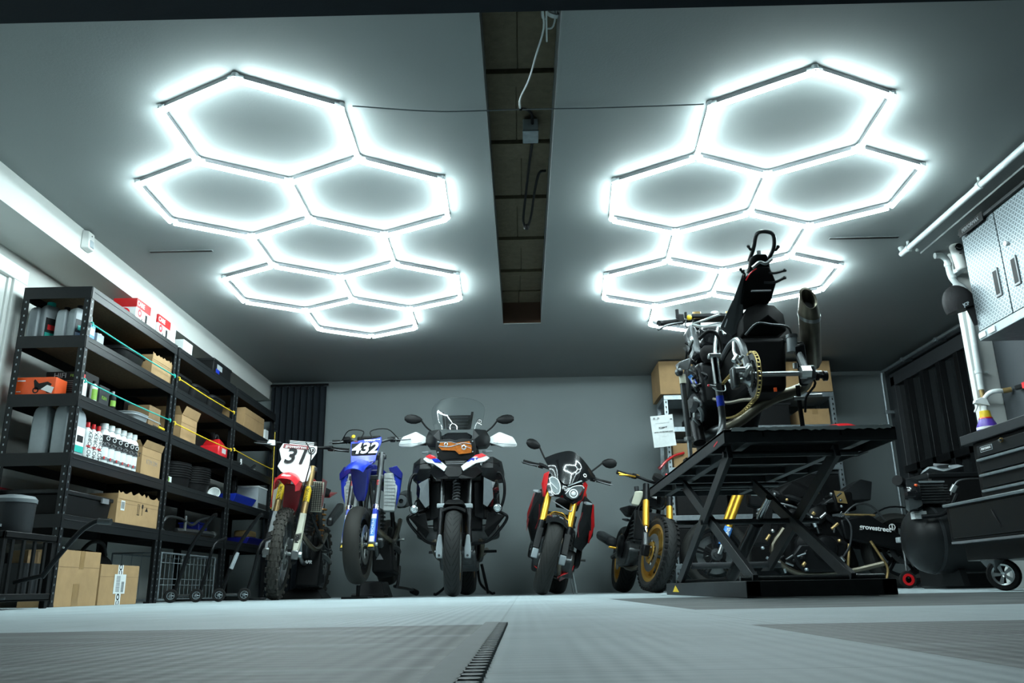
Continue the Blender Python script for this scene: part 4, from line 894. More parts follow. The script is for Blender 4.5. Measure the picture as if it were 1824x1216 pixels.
# its lift stand
r = thing('bike_stand', 'black block stand under the number 31 dirt bike', 'bike stand', (-1.88, 7.35, 0)); MB().hull([(-2.06, 7.2, .0), (-1.68, 7.2, 0), (-2.06, 7.55, 0), (-1.68, 7.55, 0), (-1.98, 7.25, .075), (-1.74, 7.25, .075), (-1.98, 7.5, .075), (-1.74, 7.5, .075)]).build('stand_body', 'black_plastic', r, bevel=.01); MB().bb(-1.96, -1.76, 7.25, 7.5, .075, .09).build('top_pad', 'rubber', r)

# ================= 2: number 432 supermoto =================
B = Bike('supermoto_bike', 'blue supermoto bike with number 432 plate and smooth front tyre', (-1.262, 6.5, 0), lift=.10, steer=-2, head=0)
B.wheel('front_wheel', (0, 0, .295), .295, .125, .216, 'tread_slick', 'black_metal', 0, .15, 1, nsp=32, dside=(1,))
B.wheel('rear_wheel', (0, 1.46, .30), .30, .15, .216, 'tread_slick', 'black_metal', 0, .12, 0, nsp=32, dside=(1,))
for x in (-.105, .105):
    a = V((x, 0, .295)); k = B.ax
    B.b('fork_lower', MB().cyl(a, a+k*.34, .019), 'steel', 1); B.b('fork_upper', MB().cyl(a+k*.30, a+k*.83, .0265), 'dark_steel', 1)
    g = V((x, -.028, .295))
    fg_ = B.b('fork_guard', MB().hull([g+V((dx, dy, 0))+k*t for t, w_ in ((-.02, .03), (.12, .032), (.31, .024)) for dx, dy in ((-w_, .03), (w_, .03), (-w_*.6, -.010), (w_*.6, -.010))]), 'blue', 1, bevel=.004)
    B.b('fork_sticker', MB().hull([g+V((dx, dy, 0))+k*t for t, w_ in ((.02, .022), (.26, .02)) for dx, dy in ((-w_, -.005), (w_, -.005), (-w_*.6, -.0125), (w_*.6, -.0125))]), 'white_print', 1, fg_)
    B.b('fork_sticker', MB().hull([g+V((dx, dy, 0))+k*t for t, w_ in ((.07, .0215), (.22, .021)) for dx, dy in ((-w_, -.005), (w_, -.005), (-w_*.6, -.0135), (w_*.6, -.0135))]), 'sky_blue', 1, fg_)
    B.text('MICHELIN', .028, g+k*.15+V((0, -.0145, 0)), k, (-1, 0, 0), 'white_print', fg_, 1, depth=.002)
    B.b('yellow_tip', MB().hull([g+V((dx, dy, 0))+k*t for t in (-.02, .015) for dx, dy in ((-.028, .0), (.028, .0), (-.017, -.0125), (.017, -.0125))]), 'yellow', 1, fg_)
    B.b('fork_collar', MB().cyl(a+k*.29, a+k*.335, .031), 'chrome', 1)
    B.text('KYB', .026, a+k*.55+V((0, -.029, 0)), k, (-1, 0, 0), 'bright_red', B.root, 1, depth=.002)
    B.b('axle_clamp', MB().hull([a+V((dx, dy, dz)) for dx in (-.03, .03) for dy in (-.04, .03) for dz in (-.045, .02)]), 'dark_steel', 1, bevel=.008)
for t_ in (.60, .80):
    c = V((0, 0, .295))+B.ax*t_; B.b('triple_clamp', MB().hull([c+V((dx, dy, dz)) for dx, dy in ((-.14, -.02), (-.14, .03), (.14, -.02), (.14, .03), (-.05, .08), (.05, .08)) for dz in (-.018, .018)]), 'dark_steel', 1, bevel=.006)
B.b('axle', MB().cyl((-.14, 0, .295), (.15, 0, .295), .014), 'aluminium', 1)
B.caliper(.075, .07, .36)
fg = [[(-.068, -.20, .82), (-.08, -.15, .86), (-.082, .0, .905), (-.08, .16, .91)], [(-.05, -.26, .83), (-.055, -.16, .88), (-.055, .0, .93), (-.05, .16, .94)], [(0, -.27, .84), (0, -.16, .90), (0, .0, .945), (0, .16, .95)], [(.05, -.26, .83), (.055, -.16, .88), (.055, .0, .93), (.05, .16, .94)], [(.068, -.20, .82), (.08, -.15, .86), (.082, .0, .905), (.08, .16, .91)]]
B.b('front_fender', MB().sheet(fg, .004, 4), 'blue', 1)
B.hullp('fender_flank', [(-.072, -.02, .87), (.072, -.02, .87), (-.06, .05, .70), (.055, .05, .70), (-.03, .06, .63), (.03, .06, .63), (-.075, .10, .9), (.075, .10, .9), (0, .14, .68)], 'deep_blue', 1, .006)
P = [(-.125, .20, 1.13), (-.06, .195, 1.138), (.08, .195, 1.15), (.125, .21, 1.165), (.13, .2, 1.12), (.10, .165, 1.02), (.09, .145, .95), (.04, .14, .935), (-.06, .14, .935), (-.11, .145, .95), (-.115, .165, 1.02)]
pl = B.b('number_plate', MB().prism(P, (0, .012, 0)), 'blue', 1, bevel=.004)
B.b('plate_panel', MB().prism([(-.112, .180, 1.11), (.11, .180, 1.115), (.092, .16, 1.01), (-.108, .16, 1.01)], (0, -.003, 0)), 'black_print', 1, pl)
up = V((0, .22, 1)).normalized()
B.text('432', .128, (-.002, .154, 1.062), XR, up, 'white_print', pl, 1, depth=.004, bold=.0035, shear=.25, sx=1.1)
B.text('YAMAHA', .022, (.035, .180, 1.132), XR, up, 'white_print', pl, 1, depth=.003, bold=.0008)
B.b('pink_sticker', MB().box((-.075, .181, 1.127), (.03, .004, .008)), 'dark_red', 1, pl); B.text('JMRACING', .011, (.095, .180, 1.137), XR, up, 'white_print', pl, 1, depth=.003)
B.hullp('plate_lower', [(-.10, .135, .96), (.09, .135, .96), (-.07, .10, .91), (.06, .10, .91), (-.09, .2, .95), (.08, .2, .95)], 'deep_blue', 1, .006)
B.b('plate_lines', MB().tube([(-.09, .128, .958), (-.03, .118, .948), (.03, .118, .948), (.08, .128, .958)], .003, 6), 'jug_grey', 1, pl)
B.bars(.335, .36, 1.175, .03, .07, 'dark_steel')
B.b('bar_pad', MB().box((0, .33, 1.17), (.20, .05, .05)), 'black_plastic', 1, bevel=.014)
for d in (-1, 1): B.tubep('cable', [(d*.24, .36, 1.17), (d*.16, .28, 1.24), (d*.03, .24, 1.22), (d*.06, .22, 1.14)], .0045, 'black_plastic', 1)
B.b('master_cylinder', MB().box((-.20, .36, 1.185), (.055, .04, .035)), 'black_plastic', 1, bevel=.006); B.b('yellow_cap', MB().cyl((-.135, .31, 1.19), (-.12, .28, 1.19), .014), 'yellow', 1)
B.hullp('radiator', [(.11, .44, .90), (.235, .45, .90), (.11, .44, .585), (.205, .45, .585), (.11, .49, .90), (.235, .5, .90), (.11, .49, .58), (.205, .5, .58)], 'radiator', 0, .008, 1)
for d in (-1, 1):
    g = MB()
    for k in range(5): g.bb(*sorted((d*(.122+.02*k), d*(.125+.02*k))), .442, .452, .62, .87)
    for k in range(9): g.bb(*sorted((d*.118, d*.21)), .440, .447, .63+k*.028, .634+k*.028)
    B.b('radiator_guard', g, 'aluminium')
B.hullp('shroud', [(.19, .42, .95), (.265, .46, .90), (.245, .46, .72), (.205, .50, .60), (.13, .72, .98), (.16, .85, .80), (.25, .58, .90)], 'blue', 0, .01, 1)
B.hullp('shroud_scoop', [(.15, .40, .94), (.22, .41, .96), (.268, .44, .90), (.262, .44, .84), (.16, .41, .91)], 'deep_blue', 0, .006, 1)
B.hullp('fuel_tank', [(-.12, .42, .92), (.12, .42, .92), (-.10, .85, .93), (.10, .85, .93), (-.1, .85, .80), (.1, .85, .80), (0, .55, 1.0), (-.1, .45, .85), (.1, .45, .85)], 'deep_blue', 0, .02)
B.hullp('seat', [(-.07, .78, .92), (.07, .78, .92), (-.07, 1.5, .95), (.07, 1.5, .95), (-.08, 1.35, .86), (.08, 1.35, .86), (-.08, .85, .83), (.08, .85, .83)], 'leather', 0, .02)
B.hullp('rear_fender', [(-.07, 1.4, .90), (.07, 1.4, .90), (-.05, 1.85, .97), (.05, 1.85, .97), (-.07, 1.45, .86), (.07, 1.45, .86)], 'blue', 0, .01)
B.engine(.47, .88, .22, .62, .12)
B.tubep('frame_beam', [(.04, .36, .85), (.12, .6, .78), (.13, .88, .5), (.11, .95, .32)], .02, 'dark_steel', 0, 1)
B.tubep('frame_tube', [(.0, .38, .86), (.03, .42, .62), (.05, .46, .38), (.07, .55, .20), (.09, .88, .20)], .018, 'dark_steel', 0, 1)
B.tubep('swingarm', [(.10, .94, .33), (.12, 1.2, .32), (.10, 1.46, .30)], .024, 'dark_steel', 0, 1)
B.tubep('exhaust_header', [(.02, .44, .55), (.07, .34, .45), (.16, .42, .36), (.18, .65, .36), (.18, .95, .55)], .021, 'heat_steel')
mf = MB().hull([(.14, 1.0, .66), (.22, 1.0, .66), (.14, 1.0, .78), (.22, 1.0, .78), (.12, 1.35, .70), (.24, 1.35, .72), (.13, 1.35, .86), (.23, 1.35, .86)]); B.b('muffler', mf, 'dark_steel', bevel=.03, seg=3)
B.b('muffler_cap', MB().lathe([(.02, -.02), (.05, -.02), (.055, 0), (.04, .01), (.02, .01)], (.18, 1.0, .72), (0, 1, 0)), 'jug_dark')
B.b('footpeg', MB().cyl((-.21, .88, .36), (.23, .88, .38), .012), 'aluminium')
B.hullp('engine_guard', [(.02, .5, .10), (.20, .5, .10), (.02, .5, .40), (.18, .5, .36), (.02, .85, .05), (.2, .85, .08)], 'black_plastic', 0, .02)
B.b('stand_sticker', MB().prism([(.055, .497, .20), (.115, .497, .20), (.085, .497, .25)], (0, -.002, 0)), 'mid_grey')
r = thing('paddock_stand', 'black rear paddock stand with silver ended lever under the blue 432 bike', 'paddock stand', (-1.2, 7.5, 0))
MB().tube([(-1.10, 7.6, .26), (-1.10, 7.5, .10), (-1.13, 7.55, .09), (-1.05, 7.75, .07), (-1.00, 7.9, .05)], .014, 8).build('lever_tube', 'dark_steel', r)
MB().cyl((-1.02, 7.86, .05), (-.985, 7.94, .03), .026).build('foot', 'rubber', r); MB().cyl((-1.40, 7.0, .02), (-1.10, 7.0, .02), .014).build('cross_tube', 'black_metal', r)
MB().hull([(-1.36, 6.98, .0), (-1.12, 6.98, 0), (-1.36, 7.4, 0), (-1.12, 7.4, 0), (-1.33, 7.02, .13), (-1.16, 7.02, .13), (-1.33, 7.35, .13), (-1.16, 7.35, .13)]).build('stand_body', 'black_metal', r, bevel=.01)
r = thing('wheel_chock', 'thin black chock holding up the smooth front tyre of the blue bike', 'wheel chock', (-1.262, 6.52, 0)); MB().bb(-1.36, -1.16, 6.42, 6.62, 0, .015).build('base', 'black_metal', r); MB().cyl((-1.255, 6.52, .01), (-1.255, 6.52, .098), .014).build('post', 'black_metal', r)

# ================= 3: white and black adventure bike =================
B = Bike('adventure_bike', 'large white and black adventure motorcycle with amber headlight cover and white handguards', (-.53, 6.5, 0), steer=2)
B.wheel('front_wheel', (0, 0, .328), .328, .122, .245, 'tread_road', 'gold_rim', 0, .152, 1, nsp=40)
B.wheel('rear_wheel', (0, 1.50, .33), .33, .17, .225, 'tread_road', 'gold_rim', 0, .13, 0, nsp=40, dside=(-1,))
for x in (-.108, .108):
    a = V((x, 0, .328)); k = B.ax
    B.b('fork_lower', MB().cyl(a, a+k*.40, .026), 'black_metal', 1); B.b('fork_upper', MB().cyl(a+k*.38, a+k*.80, .0205), 'dark_steel', 1)
    B.b('fork_foot', MB().hull([a+V((dx, dy, dz)) for dx, dz in ((-.024, -.045), (.024, -.045), (-.026, .03), (.026, .03), (-.010, .13), (.014, .13)) for dy in (-.032, .03)]), 'jug_grey', 1, bevel=.008)
    B.b('fork_bolt', MB().cyl(a+V((0, -.036, -.025)), a+V((0, -.02, -.025)), .010, n=6), 'dark_steel', 1)
    B.b('fork_brace', MB().hull([a+k*.40+V((dx, dy, dz)) for dx in (-.038, .030) for dy in (-.04, .03) for dz in (-.018, .018)]), 'jug_grey', 1, bevel=.008)
    B.caliper(x*.78, .075, .42, 'black_metal')
B.b('axle', MB().cyl((-.145, 0, .328), (.145, 0, .328), .014), 'dark_steel', 1)
md = []
for i in range(9):
    t = math.radians(66+i*(150-66)/8); R = .35; md.append([(x, -R*math.cos(t)+.015, .328+R*math.sin(t)-(abs(x)/.09)**2*.03) for x in (-.09, -.05, 0, .05, .09)])
B.b('front_mudguard', MB().sheet(md, .005, 2), 'black_plastic', 1)
B.hullp('mudguard_bridge', [(-.10, .06, .665), (.10, .06, .665), (-.075, -.06, .685), (.075, -.06, .685), (-.06, .02, .725), (.06, .02, .725), (0, .14, .72)], 'black_plastic', 1, .012)
B.spring((0, .26, .73), (0, .32, .90), .027, 6.5, .0065, 'mid_grey', 1); B.b('shock_body', MB().cyl((0, .25, .70), (0, .33, .94), .014), 'dark_steel', 1)
# beak
B.b('beak', MB().facet([(-.06, .08, .99), (.06, .08, .99), (.17, .14, 1.0), (.22, .22, .97), (.155, .15, .905), (.05, -.0, .885), (-.05, -.0, .885), (-.155, .15, .905), (-.22, .22, .97), (-.17, .14, 1.0)], (0, -.02, .93), (0, .12, .05)), 'satin_black', bevel=.003)
B.hullp('beak_nose', [(-.055, .0, .99), (.055, .0, .99), (-.075, -.03, .92), (.075, -.03, .92), (-.04, -.05, .885), (.04, -.05, .885), (-.04, .12, .98), (.04, .12, .98)], 'black_plastic', 0, .012)
for d in (-1, 1):
    P = [(.275, .26, 1.085), (.215, .20, 1.112), (.16, .10, 1.08), (.055, .02, .985), (.075, -.01, .945), (.17, .10, 1.02), (.235, .2, 1.045)]
    wp = B.b('white_panel', MB().prism([(d*x, y, z) for x, y, z in P], (0, .03, .0)), 'white_plastic', bevel=.004)
    B.b('blue_patch', MB().prism([(d*x, y-.003, z) for x, y, z in ((.19, .135, 1.065), (.135, .075, 1.058), (.10, .05, 1.025), (.16, .095, 1.030))], (0, .02, 0)), 'blue', parent=wp)
    B.b('red_patch', MB().prism([(d*x, y-.003, z) for x, y, z in ((.25, .225, 1.098), (.212, .195, 1.112), (.165, .105, 1.085), (.145, .09, 1.065), (.20, .145, 1.068))], (0, .02, 0)), 'bright_red', parent=wp)
    # upper tank fairings, facetted
    B.b('tank_fairing', MB().facet([(d*.20, .22, 1.0), (d*.235, .26, 1.09), (d*.30, .30, 1.10), (d*.37, .42, 1.075), (d*.385, .46, 1.0), (d*.375, .44, .93), (d*.27, .30, .905), (d*.21, .24, .94)], (d*.30, .24, 1.0), (0, .25, 0)), 'satin_black', bevel=.003)
    B.b('fairing_fin', MB().facet([(d*.24, .24, 1.055), (d*.35, .36, 1.06), (d*.36, .38, 1.03), (d*.25, .25, 1.0)], (d*.30, .26, 1.045), (0, .05, 0)), 'black_plastic', bevel=.002)
    B.b('side_panel', MB().facet([(d*.215, .26, .93), (d*.335, .38, .92), (d*.345, .42, .82), (d*.30, .40, .70), (d*.225, .30, .69)], (d*.26, .27, .81), (0, .15, 0)), 'black_gloss', bevel=.003)
    B.b('side_facet', MB().prism([(d*.225, .245, .925), (d*.29, .262, .895), (d*.30, .262, .76), (d*.25, .262, .69), (d*.218, .252, .71)], (0, .01, 0)), 'jug_dark')
    B.b('air_inlet', MB().prism([(d*.275, .28, .90), (d*.315, .31, .89), (d*.295, .285, .84)], (0, .02, 0)), 'mid_grey')
    B.hullp('side_filler', [(d*.20, .36, .96), (d*.34, .44, .96), (d*.35, .46, .72), (d*.30, .42, .60), (d*.20, .36, .60), (d*.2, .6, .96), (d*.3, .6, .6)], 'black_plastic', 0, .01)
    # crash bars
    B.tubep('crash_bar', [(d*.25, .34, .95), (d*.35, .33, .97), (d*.385, .31, .90), (d*.39, .31, .80), (d*.365, .31, .70), (d*.31, .33, .635)], .0125, 'black_metal')
    B.tubep('crash_bar', [(d*.24, .40, .70), (d*.38, .36, .64), (d*.405, .38, .60), (d*.33, .40, .50), (d*.24, .40, .425), (d*.10, .38, .40)], .0125, 'black_metal')
    B.hullp('lower_cowl', [(d*.40, .36, .63), (d*.25, .30, .66), (d*.22, .30, .50), (d*.25, .36, .45), (d*.33, .46, .56)], 'black_plastic', 0, .008)
    # cylinder head of the flat twin
    B.hullp('cylinder_head', [(d*.10, .42, .40), (d*.10, .66, .40), (d*.10, .42, .56), (d*.10, .66, .56), (d*.34, .44, .46), (d*.34, .62, .46), (d*.34, .44, .57), (d*.34, .62, .57)], 'dark_steel', 0, .02)
    # fog lamps
    fl = B.b('fog_lamp', MB().lathe([(0, .05), (.028, .045), (.038, .0), (.036, -.008), (0, -.008)], (d*.335, .22, .675), (0, 1, 0), 24), 'black_metal')
    B.b('fog_lens', MB().lathe([(0, -.012), (.02, -.012), (.03, -.008), (0, -.006)], (d*.335, .22, .675), (0, 1, 0), 24), 'glass_lens', parent=fl)
    B.b('fog_ring', MB().lathe([(.022, -.012), (.024, -.014), (.026, -.012), (.024, -.010), (.022, -.012)], (d*.335, .22, .675), (0, 1, 0), 24), 'dark_steel', parent=fl)
    B.b('lamp_bracket', MB().tube([(d*.335, .23, .71), (d*.33, .25, .74), (d*.31, .30, .76)], .007, 6), 'black_metal')
    # winglets beside the screen, handguards, mirrors
    B.b('nose_wing', MB().facet([(d*.14, .27, 1.33), (d*.24, .36, 1.335), (d*.285, .42, 1.26), (d*.24, .36, 1.20), (d*.17, .27, 1.18), (d*.13, .24, 1.22)], (d*.19, .25, 1.27), (0, .16, 0)), 'satin_black', bevel=.003)
    B.hullp('handguard', [(d*.265, .40, 1.235), (d*.265, .40, 1.285), (d*.35, .36, 1.325), (d*.33, .36, 1.21), (d*.47, .40, 1.285), (d*.50, .43, 1.235), (d*.50, .43, 1.205), (d*.38, .37, 1.195), (d*.35, .42, 1.32), (d*.49, .46, 1.24), (d*.36, .42, 1.2), (d*.27, .44, 1.26)], 'white_plastic', 1, .012, seg=3)
    B.b('guard_crease', MB().tube([(d*.30, .362, 1.232), (d*.38, .352, 1.222), (d*.49, .415, 1.226)], .003, 6), 'jug_grey', 1)
    B.indicator((d*.21, .33, 1.148), d, 'jug_dark', L=.085)
    B.mirror((d*.24, .60, 1.37), (d*.40, .60, 1.475), steer=1, w=.155, h=.085)
    B.hullp('radiator_side', [(d*.14, .34, .90), (d*.22, .36, .90), (d*.14, .34, .62), (d*.22, .36, .60), (d*.14, .42, .9), (d*.22, .42, .6)], 'black_metal', 0, .005)
    B.hullp('footpeg', [(d*.18, .98, .36), (d*.30, .98, .36), (d*.18, 1.03, .36), (d*.30, 1.03, .36), (d*.18, 1.0, .385), (d*.30, 1.0, .385)], 'black_metal', 0, .004)
    B.b('screen_arm', MB().prism([(d*.115, .40, 1.50), (d*.135, .40, 1.50), (d*.115, .33, 1.345), (d*.095, .33, 1.345)], (0, .02, 0)), 'black_plastic', bevel=.002)
# headlamp
hl = B.b('headlamp', MB().facet([(-.15, .17, 1.10), (-.165, .17, 1.165), (-.155, .17, 1.225), (-.05, .17, 1.232), (0, .17, 1.22), (.05, .17, 1.232), (.155, .17, 1.225), (.165, .17, 1.165), (.15, .17, 1.10), (.115, .17, 1.055), (.03, .17, 1.065), (-.03, .17, 1.065), (-.115, .17, 1.055)], (0, .15, 1.165), (0, .12, 0)), 'black_plastic', bevel=.002)
B.b('amber_cover', MB().prism([(-.11, .140, 1.135), (-.135, .140, 1.165), (-.120, .140, 1.20), (-.04, .140, 1.204), (.0, .140, 1.192), (.115, .140, 1.204), (.135, .140, 1.165), (.13, .140, 1.110), (.03, .140, 1.10), (-.0, .140, 1.130)], (0, .004, 0)), 'amber', parent=hl)
for x, z, rr in ((-.075, 1.182, .016), (.07, 1.155, .020)): B.b('lamp_reflector', MB().lathe([(rr*.6, .0), (rr*.8, -.004), (rr, -.005), (rr*1.02, 0), (rr*.6, .004)], (x, .136, z), (0, -1, 0), 20), 'glass_lens', parent=hl)
g = MB(); g.tube([(-.135, .134, 1.168), (-.06, .134, 1.160), (0, .134, 1.172), (.06, .134, 1.190), (.13, .134, 1.18)], .003, 5); g.tube([(-.13, .134, 1.198), (-.04, .134, 1.200), (0, .134, 1.19), (.13, .134, 1.145)], .002, 5)
for x in (-.14, .14):
    for z in (1.12, 1.205): g.ball((x, .15, z), .006, 8)
B.b('cover_frame', g, 'jug_grey', parent=hl)
B.hullp('under_lamp', [(-.10, .19, 1.095), (.10, .19, 1.095), (-.08, .15, 1.00), (.08, .15, 1.00), (-.10, .3, 1.09), (.10, .3, 1.09), (-.08, .28, 1.0), (.08, .28, 1.0)], 'black_plastic', 0, .004)
for k in range(3): B.b('grille_slat', MB().bb(-.075, .075, .142, .150, 1.008+k*.014, 1.013+k*.014), 'mid_grey')
B.hullp('nose_panel', [(-.12, .25, 1.235), (.12, .25, 1.235), (-.13, .30, 1.28), (.13, .30, 1.28), (-.08, .34, 1.315), (.08, .34, 1.315), (-.1, .21, 1.22), (.1, .21, 1.22), (-.12, .4, 1.24), (.12, .4, 1.24)], 'black_gloss', 0, .02, seg=4)
B.hullp('instrument_display', [(-.10, .42, 1.36), (.10, .42, 1.36), (-.115, .46, 1.485), (.115, .46, 1.485), (-.1, .47, 1.36), (.1, .47, 1.36), (-.115, .5, 1.485), (.115, .5, 1.485)], 'black_plastic', 0, .006)
for k in range(4): B.b('display_louvre', MB().box((0, .418+k*.010, 1.375+k*.030), (.17, .010, .008)), 'dark_grey')
sc = [[(-.19, .36, 1.345), (-.21, .40, 1.42), (-.225, .46, 1.53), (-.20, .50, 1.595)], [(-.12, .30, 1.33), (-.14, .34, 1.42), (-.15, .42, 1.54), (-.13, .47, 1.63)], [(0, .27, 1.325), (0, .31, 1.42), (0, .40, 1.55), (0, .45, 1.635)], [(.12, .30, 1.33), (.14, .34, 1.42), (.15, .42, 1.54), (.13, .47, 1.62)], [(.19, .36, 1.345), (.21, .40, 1.42), (.225, .46, 1.53), (.20, .50, 1.59)]]
ws = B.b('windscreen', MB().sheet(sc, .004, 4), 'clear')
B.b('badge', MB().lathe([(0, 0), (.024, 0), (.024, .002), (0, .002)], (.185, .375, 1.41), (.3, -1, .1), 18), 'black_print', parent=ws)
q = MB(); q.lathe([(.014, 0), (.018, 0), (.018, .001), (.014, .001)], (.187, .371, 1.41), (.3, -1, .1), 14); q.box((.187, .370, 1.41), (.003, .002, .03)); B.b('badge_mark', q, 'white_print', parent=ws)
B.bars(.40, .52, 1.26, .03, .06)
B.hullp('head_block', [(-.14, .36, 1.18), (.14, .36, 1.18), (-.16, .5, 1.25), (.16, .5, 1.25), (-.2, .4, .95), (.2, .4, .95), (-.14, .3, .93), (.14, .3, .93), (-.18, .6, 1.15), (.18, .6, 1.15)], 'black_plastic', 0, .02)
B.hullp('fuel_tank', [(-.20, .52, 1.10), (.20, .52, 1.10), (-.22, .6, .92), (.22, .6, .92), (-.13, 1.0, 1.0), (.13, 1.0, 1.0), (0, .7, 1.16)], 'white_plastic', 0, .03)
B.hullp('seat', [(-.15, .98, .88), (.15, .98, .88), (-.14, 1.8, .95), (.14, 1.8, .95), (-.12, 1.0, .78), (.12, 1.0, .78), (-.1, 1.8, .86), (.1, 1.8, .86)], 'leather', 0, .03)
B.hullp('tail', [(-.13, 1.7, .92), (.13, 1.7, .92), (-.1, 2.0, .96), (.1, 2.0, .96), (-.1, 1.95, .86), (.1, 1.95, .86), (-.12, 1.6, .8), (.12, 1.6, .8)], 'black_plastic', 0, .01)
B.engine(.40, .95, .20, .66, .15, 'dark_steel')
B.hullp('radiator_core', [(-.21, .40, .92), (.21, .40, .92), (-.2, .40, .52), (.2, .40, .52), (-.2, .5, .92), (.2, .5, .92), (-.2, .5, .5), (.2, .5, .5)], 'black_plastic', 0, .01)
B.hullp('skid_plate', [(-.14, .38, .42), (.14, .38, .42), (-.12, .44, .24), (.12, .44, .24), (-.12, .9, .20), (.12, .9, .20), (-.12, .9, .24), (.12, .9, .24)], 'dark_steel', 0, .01)
B.tubep('exhaust_header', [(.14, .50, .44), (.20, .42, .42), (.18, .55, .32), (.14, .9, .30), (.2, 1.3, .40)], .021, 'heat_steel', 0, 1)
B.hullp('muffler', [(-.18, 1.2, .42), (-.28, 1.2, .42), (-.18, 1.2, .54), (-.28, 1.2, .54), (-.18, 1.7, .56), (-.29, 1.7, .56), (-.18, 1.7, .70), (-.29, 1.7, .70)], 'dark_steel', 0, .02)
B.tubep('swingarm', [(.10, .95, .36), (.13, 1.2, .34), (.12, 1.5, .33)], .04, 'black_metal')
B.tubep('centre_stand', [(.13, 1.0, .24), (.15, 1.1, .10), (.24, 1.18, .02), (.27, 1.2, .018)], .012, 'black_metal', 0, 1)
B.tubep('side_stand', [(.17, .9, .26), (.20, .95, .12), (.22, 1.0, .02)], .013, 'black_metal')
B.b('frame', MB().tube([(0, .36, .95), (.10, .55, .75), (.12, .9, .55), (.1, 1.1, .4)], .022, 8), 'black_metal'); B.b('frame', MB().tube([(0, .36, .95), (-.10, .55, .75), (-.12, .9, .55), (-.1, 1.1, .4)], .022, 8), 'black_metal')

# ================= 4: red and black naked bike on its side stand =================
B = Bike('naked_bike', 'red and black naked motorcycle with gold forks leaning on its side stand', (.135, 6.6, 0), head=-6, lean=12.5, steer=7, rake=24.5)
B.wheel('front_wheel', (0, 0, .30), .30, .125, .216, 'tread_sport', 'black_metal', 5, .16, 1)
B.wheel('rear_wheel', (0, 1.43, .315), .315, .19, .216, 'tread_sport', 'black_metal', 5, .11, 0, dside=(-1,))
for x in (-.108, .108):
    a = V((x, 0, .30)); k = B.ax
    B.b('fork_lower', MB().cyl(a, a+k*.22, .026), 'black_metal', 1); B.b('fork_upper', MB().cyl(a+k*.22, a+k*.56, .0275), 'gold', 1); B.b('fork_collar', MB().cyl(a+k*.18, a+k*.27, .033), 'black_metal', 1)
    B.b('fork_foot', MB().hull([a+V((dx, dy, dz)) for dx in (-.026, .026) for dy in (-.035, .03) for dz in (-.045, .03)]), 'jug_grey', 1, bevel=.008)
    B.caliper(x*.80, .085, .36, 'jug_grey')
    B.hullp('fork_shield', [(x*1.05-.03, -.035, .33), (x*1.05+.03, -.035, .33), (x-.03, .02, .50), (x+.03, .02, .50), (x*1.05, .06, .42)], 'satin_black', 1, .008)
md = []
for i in range(8):
    t = math.radians(50+i*(150-50)/7); R = .33; md.append([(x, -R*math.cos(t)+.01, .30+R*math.sin(t)-(abs(x)/.085)**2*.03) for x in (-.085, -.045, 0, .045, .085)])
B.b('front_mudguard', MB().sheet(md, .004, 2), 'black_gloss', 1)
B.tubep('gold_trim', [(-.10, .06, .555), (-.05, -.02, .625), (.0, -.03, .635), (.05, -.02, .625), (.10, .06, .555)], .005, 'gold', 1)
# headlamp cluster: each lamp its own lens
B.b('headlamp_shell', MB().facet([(-.155, .22, .93), (-.15, .20, .84), (-.10, .16, .755), (-.02, .14, .765), (0, .14, .79), (.02, .14, .765), (.10, .16, .735), (.165, .20, .80), (.17, .22, .90), (.10, .22, .955), (-.08, .22, .96)], (0, .13, .86), (0, .14, .02)), 'black_gloss', 1, bevel=.003)
hl = B.b('headlamp_left', MB().prism([(-.130, .118, .885), (-.118, .112, .905), (-.065, .105, .895), (-.030, .103, .835), (-.035, .108, .785), (-.085, .118, .790)], (0, .03, 0)), 'glass_lens', 1, bevel=.006)
q = MB(); q.tube([(-.130, .114, .885), (-.118, .108, .905), (-.065, .101, .895), (-.030, .099, .835), (-.035, .104, .785), (-.085, .114, .790), (-.130, .114, .885)], .004, 6, 2); q.cyl((-.118, .108, .86), (-.05, .108, .82), .003, n=6); B.b('lamp_outline', q, 'white_print', 1, hl)
hl = B.b('headlamp_right', MB().prism([(.02, .108, .800), (.06, .105, .865), (.13, .112, .895), (.155, .118, .88), (.12, .118, .79), (.08, .112, .770), (.035, .108, .78)], (0, .03, 0)), 'lens_dark', 1, bevel=.006)
q = MB(); q.lathe([(.026, -.008), (.031, -.01), (.036, -.008), (.031, -.004), (.026, -.008)], (.082, .108, .818), (0, 1, 0), 24); q.lathe([(0, -.012), (.014, -.01), (.02, -.004), (0, -.003)], (.082, .108, .818), (0, 1, 0), 20); q.tube([(.02, .104, .800), (.06, .101, .865), (.13, .108, .895), (.155, .114, .88)], .0035, 6); B.b('lamp_ring', q, 'white_print', 1, hl)
B.b('lamp_stripe', MB().prism([(.022, .130, .87), (.03, .128, .865), (.13, .135, .935), (.12, .137, .94)], (0, .006, 0)), 'jug_grey', 1)
B.tubep('lamp_bracket', [(-.07, .12, .722), (.0, .105, .70), (.08, .105, .675), (.10, .11, .685), (.10, .13, .72)], .005, 'mid_grey', 1)
sc = [[(-.215, .30, 1.06), (-.18, .22, 1.01), (-.12, .17, .92)], [(-.11, .28, 1.13), (-.10, .19, 1.04), (-.06, .13, .905)], [(-.0, .28, 1.17), (-.0, .18, 1.04), (-.0, .12, .875)], [(.11, .28, 1.12), (.10, .19, 1.03), (.06, .13, .895)], [(.235, .31, 1.02), (.19, .23, .975), (.12, .17, .91)]]
B.b('fly_screen', MB().sheet(sc, .006, 4), 'black_gloss', 1)
B.b('globe_badge', MB().lathe([(.010, 0), (.016, 0), (.016, .002), (.010, .002)], (.142, .185, .99), (.4, -1, .4), 12), 'white_print', 1)
